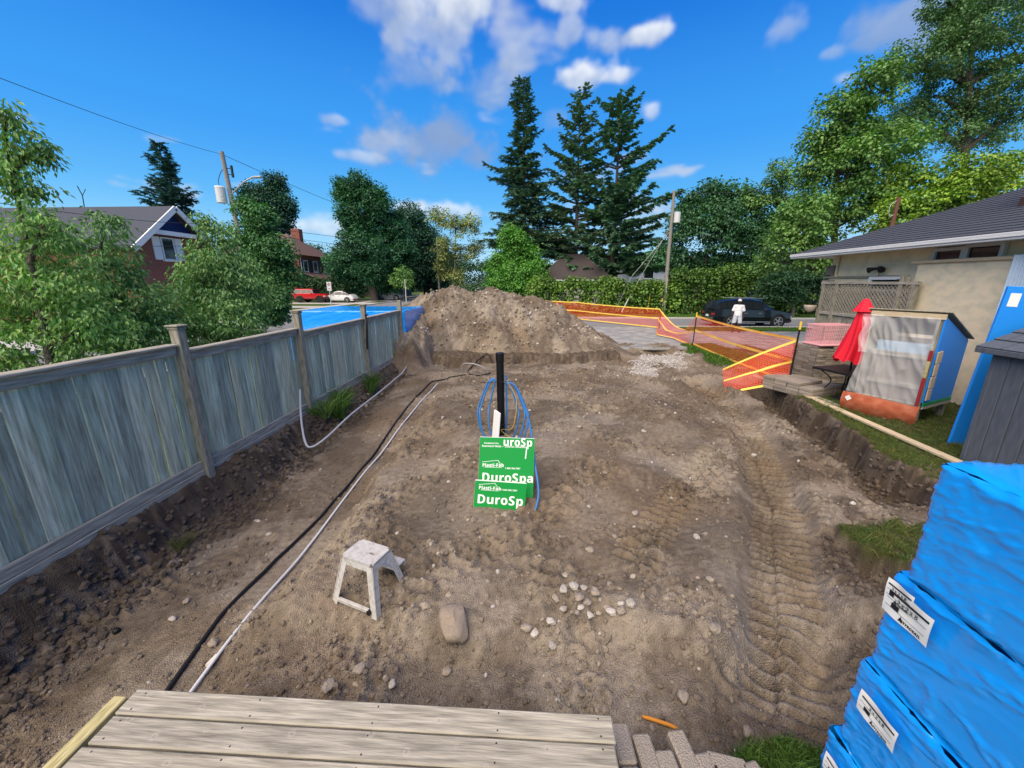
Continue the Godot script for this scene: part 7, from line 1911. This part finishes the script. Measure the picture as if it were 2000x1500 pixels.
# ---------------------------------------------------------------- person
func net_mesh(bones: Array, cell: float, k: float, cut := {}) -> MB:
	# tapered capsules joined by a smooth minimum, meshed as surface nets. bones: [a, b, ra, rb]
	var lo := Vector3(99, 99, 99); var hi := -lo
	for e in bones:
		var m := maxf(e[2], e[3]) + k + cell * 2
		for p in [e[0], e[1]]:
			lo = lo.min(p - Vector3.ONE * m); hi = hi.max(p + Vector3.ONE * m)
	var n := Vector3i(((hi - lo) / cell).ceil()) + Vector3i.ONE
	var field := {}
	var key := func(i: int, j: int, q: int) -> int: return (i * n.y + j) * n.z + q
	var val := PackedFloat32Array(); val.resize(n.x * n.y * n.z); val.fill(1.0)
	for e in bones:
		var m := maxf(e[2], e[3]) + k + cell * 2
		var a: Vector3 = e[0]; var b: Vector3 = e[1]
		var l0 := Vector3i(((a.min(b) - Vector3.ONE * m - lo) / cell).floor()).max(Vector3i.ZERO); var h0 := Vector3i(((a.max(b) + Vector3.ONE * m - lo) / cell).ceil()).min(n - Vector3i.ONE)
		var ab := b - a; var l2 := maxf(ab.length_squared(), 1e-9)
		var fl: Vector3 = e[4] if e.size() > 4 else Vector3.ONE
		for i in range(l0.x, h0.x + 1):
			for j in range(l0.y, h0.y + 1):
				for q in range(l0.z, h0.z + 1):
					var p := lo + Vector3(i, j, q) * cell
					var t := clampf((p - a).dot(ab) / l2, 0.0, 1.0)
					var d := ((p - a - ab * t) * fl).length() - lerpf(e[2], e[3], t)
					var w := (i * n.y + j) * n.z + q
					var o := val[w]
					var h := maxf(k - absf(o - d), 0.0) / k
					val[w] = minf(o, d) - h * h * k * 0.25
	if cut.has("above") or cut.has("below"):
		for i in n.x:
			for j in n.y:
				for q in n.z:
					var w := (i * n.y + j) * n.z + q
					var y := lo.y + j * cell
					if cut.has("above"): val[w] = maxf(val[w], y - cut.above)
					if cut.has("below"): val[w] = maxf(val[w], cut.below - y)
	var mb := MB.new()
	var idx := {}
	for i in n.x - 1:
		for j in n.y - 1:
			for q in n.z - 1:
				var s := Vector3.ZERO; var c := 0
				var vs := []
				var neg := 0
				for e in 8:
					var x: float = val[((i + (e & 1)) * n.y + j + ((e >> 1) & 1)) * n.z + q + (e >> 2)]
					vs.append(x); neg += int(x < 0.0)
				if neg == 0 or neg == 8: continue
				for e in [[0, 1], [2, 3], [4, 5], [6, 7], [0, 2], [1, 3], [4, 6], [5, 7], [0, 4], [1, 5], [2, 6], [3, 7]]:
					var x: float = vs[e[0]]; var y: float = vs[e[1]]
					if (x < 0.0) == (y < 0.0): continue
					var f := x / (x - y)
					var p := Vector3(e[0] & 1, (e[0] >> 1) & 1, e[0] >> 2).lerp(Vector3(e[1] & 1, (e[1] >> 1) & 1, e[1] >> 2), f)
					s += p; c += 1
				idx[(i * n.y + j) * n.z + q] = mb.v.size()
				mb.v.append(lo + (Vector3(i, j, q) + s / c) * cell); mb.n.append(Vector3.ZERO); mb.uv.append(Vector2.ZERO); mb.c.append(Color.WHITE)
	for w in idx.keys():
		var i: int = w / (n.y * n.z); var j: int = (w / n.z) % n.y; var q: int = w % n.z
		var o: float = val[w]
		for ax in 3:
			var st: int = [n.y * n.z, n.z, 1][ax]
			var other: float = val[w + st]
			if (o < 0.0) == (other < 0.0): continue
			var s1: int = [n.z, 1, n.y * n.z][ax]; var s2: int = [1, n.y * n.z, n.z][ax]
			if not (idx.has(w - s1) and idx.has(w - s2) and idx.has(w - s1 - s2)): continue
			var a: int = idx[w]; var b: int = idx[w - s1]; var c: int = idx[w - s1 - s2]; var d: int = idx[w - s2]
			var quadv := [a, b, c, d] if o < 0.0 else [a, d, c, b]
			for t in [[0, 1, 2], [0, 2, 3]]:
				var p: int = quadv[t[0]]; var r: int = quadv[t[1]]; var u: int = quadv[t[2]]
				var nn := (mb.v[r] - mb.v[p]).cross(mb.v[u] - mb.v[p])
				for e in [p, r, u]: mb.n[e] += nn
				mb.ix.append(p); mb.ix.append(u); mb.ix.append(r)
	for e in mb.n.size(): mb.n[e] = mb.n[e].normalized()
	return mb
func join(a: MB, b: MB):
	var k := a.v.size()
	a.v.append_array(b.v); a.n.append_array(b.n); a.uv.append_array(b.uv); a.c.append_array(b.c)
	for i in b.ix: a.ix.append(i + k)
func make_person():
	# faces the camera side, arms hanging, feet apart
	var t := thing("person", "person in white cap, white t-shirt and pale shorts standing on the driveway", "person", Vector3(11.4, -0.03, -22.2), -0.42)
	var sk := mat(0.055, 0.032, 0.022, 0.5)
	var v := func(x: float, y: float, z: float): return Vector3(x, y, z)
	var legs := []; var arms := []
	for s in [-1.0, 1.0]:
		legs += [[Vector3(s * 0.10, 0.93, 0), Vector3(s * 0.13, 0.50, 0.02), 0.085, 0.056], [Vector3(s * 0.13, 0.50, 0.02), Vector3(s * 0.15, 0.09, -0.01), 0.055, 0.036]]
		arms += [[Vector3(s * 0.20, 1.43, 0), Vector3(s * 0.27, 1.14, -0.01), 0.052, 0.042], [Vector3(s * 0.27, 1.14, -0.01), Vector3(s * 0.28, 0.90, 0.05), 0.040, 0.028]]
	var torso := [[Vector3(0, 1.02, 0), Vector3(0, 1.25, 0), 0.135, 0.14, Vector3(0.85, 1, 1.2)], [Vector3(-0.10, 1.40, 0), Vector3(0.10, 1.40, 0), 0.10, 0.10], [Vector3(0, 1.25, 0), Vector3(0, 1.42, 0), 0.135, 0.11, Vector3(0.85, 1, 1.2)], [Vector3(0, 0.96, 0), Vector3(0, 1.05, 0), 0.13, 0.13, Vector3(0.85, 1, 1.15)]]
	var neck := [[Vector3(0, 1.46, 0), Vector3(0, 1.56, 0.012), 0.058, 0.052]]
	var body := net_mesh(legs + arms + torso + neck, 0.018, 0.04)
	# head with face
	var hd := [[Vector3(0, 1.665, 0.0), Vector3(0, 1.70, -0.005), 0.084, 0.092, Vector3(1.08, 1, 0.95)], [Vector3(0, 1.59, 0.030), Vector3(0, 1.63, 0.03), 0.048, 0.06], [Vector3(0, 1.655, 0.088), Vector3(0, 1.63, 0.105), 0.010, 0.016], [Vector3(-0.02, 1.597, 0.085), Vector3(0.02, 1.597, 0.085), 0.010, 0.010], [Vector3(0, 1.55, 0.0), Vector3(0, 1.58, 0.01), 0.05, 0.055]]
	for s in [-1.0, 1.0]: hd += [[Vector3(s * 0.083, 1.66, -0.01), Vector3(s * 0.09, 1.635, -0.008), 0.018, 0.012], [Vector3(s * 0.034, 1.675, 0.078), Vector3(s * 0.03, 1.675, 0.08), 0.012, 0.012]]
	join(body, net_mesh(hd, 0.008, 0.018))
	for s in [-1.0, 1.0]:
		var w := Vector3(s * 0.28, 0.89, 0.055)
		var hand := [[w, w + Vector3(0, -0.075, 0.015), 0.026, 0.030, Vector3(1.6, 1, 0.9)]]
		for f in 4:
			var k := w + Vector3(0.0, -0.08, -0.012 + f * 0.018)
			var ll: float = [0.030, 0.038, 0.040, 0.034][f]
			hand += [[k, k + Vector3(-s * 0.006, -ll, 0.006), 0.0095, 0.009], [k + Vector3(-s * 0.006, -ll, 0.006), k + Vector3(-s * 0.022, -ll * 1.8, 0.010), 0.009, 0.008]]
		hand += [[w + Vector3(0, -0.03, 0.035), w + Vector3(-s * 0.012, -0.07, 0.060), 0.012, 0.010], [w + Vector3(-s * 0.012, -0.07, 0.060), w + Vector3(-s * 0.018, -0.10, 0.062), 0.010, 0.009]]
		join(body, net_mesh(hand, 0.007, 0.008))
	part("body", body, sk, t)
	var ey := MB.new()
	for s in [-1.0, 1.0]: ey.tube([Vector3(s * 0.033, 1.676, 0.084), Vector3(s * 0.033, 1.676, 0.0925)], 0.008, 8)
	part("eyes", ey, mat(0.6, 0.6, 0.58, 0.3), t)
	var sh := []
	for e in torso: sh.append([e[0], e[1], e[2] + 0.02, e[3] + 0.02] + (e.slice(4)))
	for s in [-1.0, 1.0]: sh += [[Vector3(s * 0.19, 1.43, 0), Vector3(s * 0.255, 1.20, -0.01), 0.072, 0.078]]
	sh.append([Vector3(0, 0.92, 0), Vector3(0, 1.05, 0), 0.165, 0.155, Vector3(0.85, 1, 1.15)])
	part("shirt", net_mesh(sh, 0.018, 0.03, {"above": 1.505, "below": 0.90}), mat(0.80, 0.81, 0.83, 0.85), t)
	var so := []
	for s in [-1.0, 1.0]: so += [[Vector3(s * 0.10, 0.93, 0), Vector3(s * 0.145, 0.50, 0.02), 0.115, 0.105]]
	so.append([Vector3(-0.05, 0.95, 0), Vector3(0.05, 0.95, 0), 0.13, 0.13])
	part("shorts", net_mesh(so, 0.018, 0.025, {"above": 1.0, "below": 0.50}), mat(0.52, 0.56, 0.62, 0.85), t)
	for s in [-1.0, 1.0]:
		part("shoe", net_mesh([[Vector3(s * 0.15, 0.045, -0.05), Vector3(s * 0.17, 0.04, 0.15), 0.048, 0.042], [Vector3(s * 0.15, 0.10, -0.02), Vector3(s * 0.15, 0.05, -0.04), 0.045, 0.05]], 0.012, 0.03, {"below": 0.0}), mat(0.03, 0.028, 0.028, 0.7), t)
	var cap := net_mesh([[Vector3(0, 1.715, -0.012), Vector3(0, 1.725, -0.01), 0.100, 0.098, Vector3(1.06, 1, 0.95)]], 0.010, 0.02, {"below": 1.70})
	cap.box(Vector3(0, 1.712, 0.135), Vector3(0.15, 0.012, 0.12), Basis(Vector3.RIGHT, 0.12), 0.005)
	part("cap", cap, mat(0.72, 0.70, 0.68, 0.85), t)

func _ready():
	rng.seed = 20240611
	nz.seed = 3; nz.frequency = 1.0; nz.fractal_type = FastNoiseLite.FRACTAL_NONE
	nf.seed = 8; nf.frequency = 1.0; nf.fractal_type = FastNoiseLite.FRACTAL_NONE
	make_light()
	make_materials()
	make_ground()
	make_fence()
	make_beige_house()
	make_houses()
	make_trees()
	make_poles()
	make_cars()
	make_netting()
	make_coop()
	make_table()
	make_pavers()
	make_shed()
	make_bundles()
	make_deck()
	make_stool()
	make_riser()
	make_cables()
	make_stones()
	make_person()
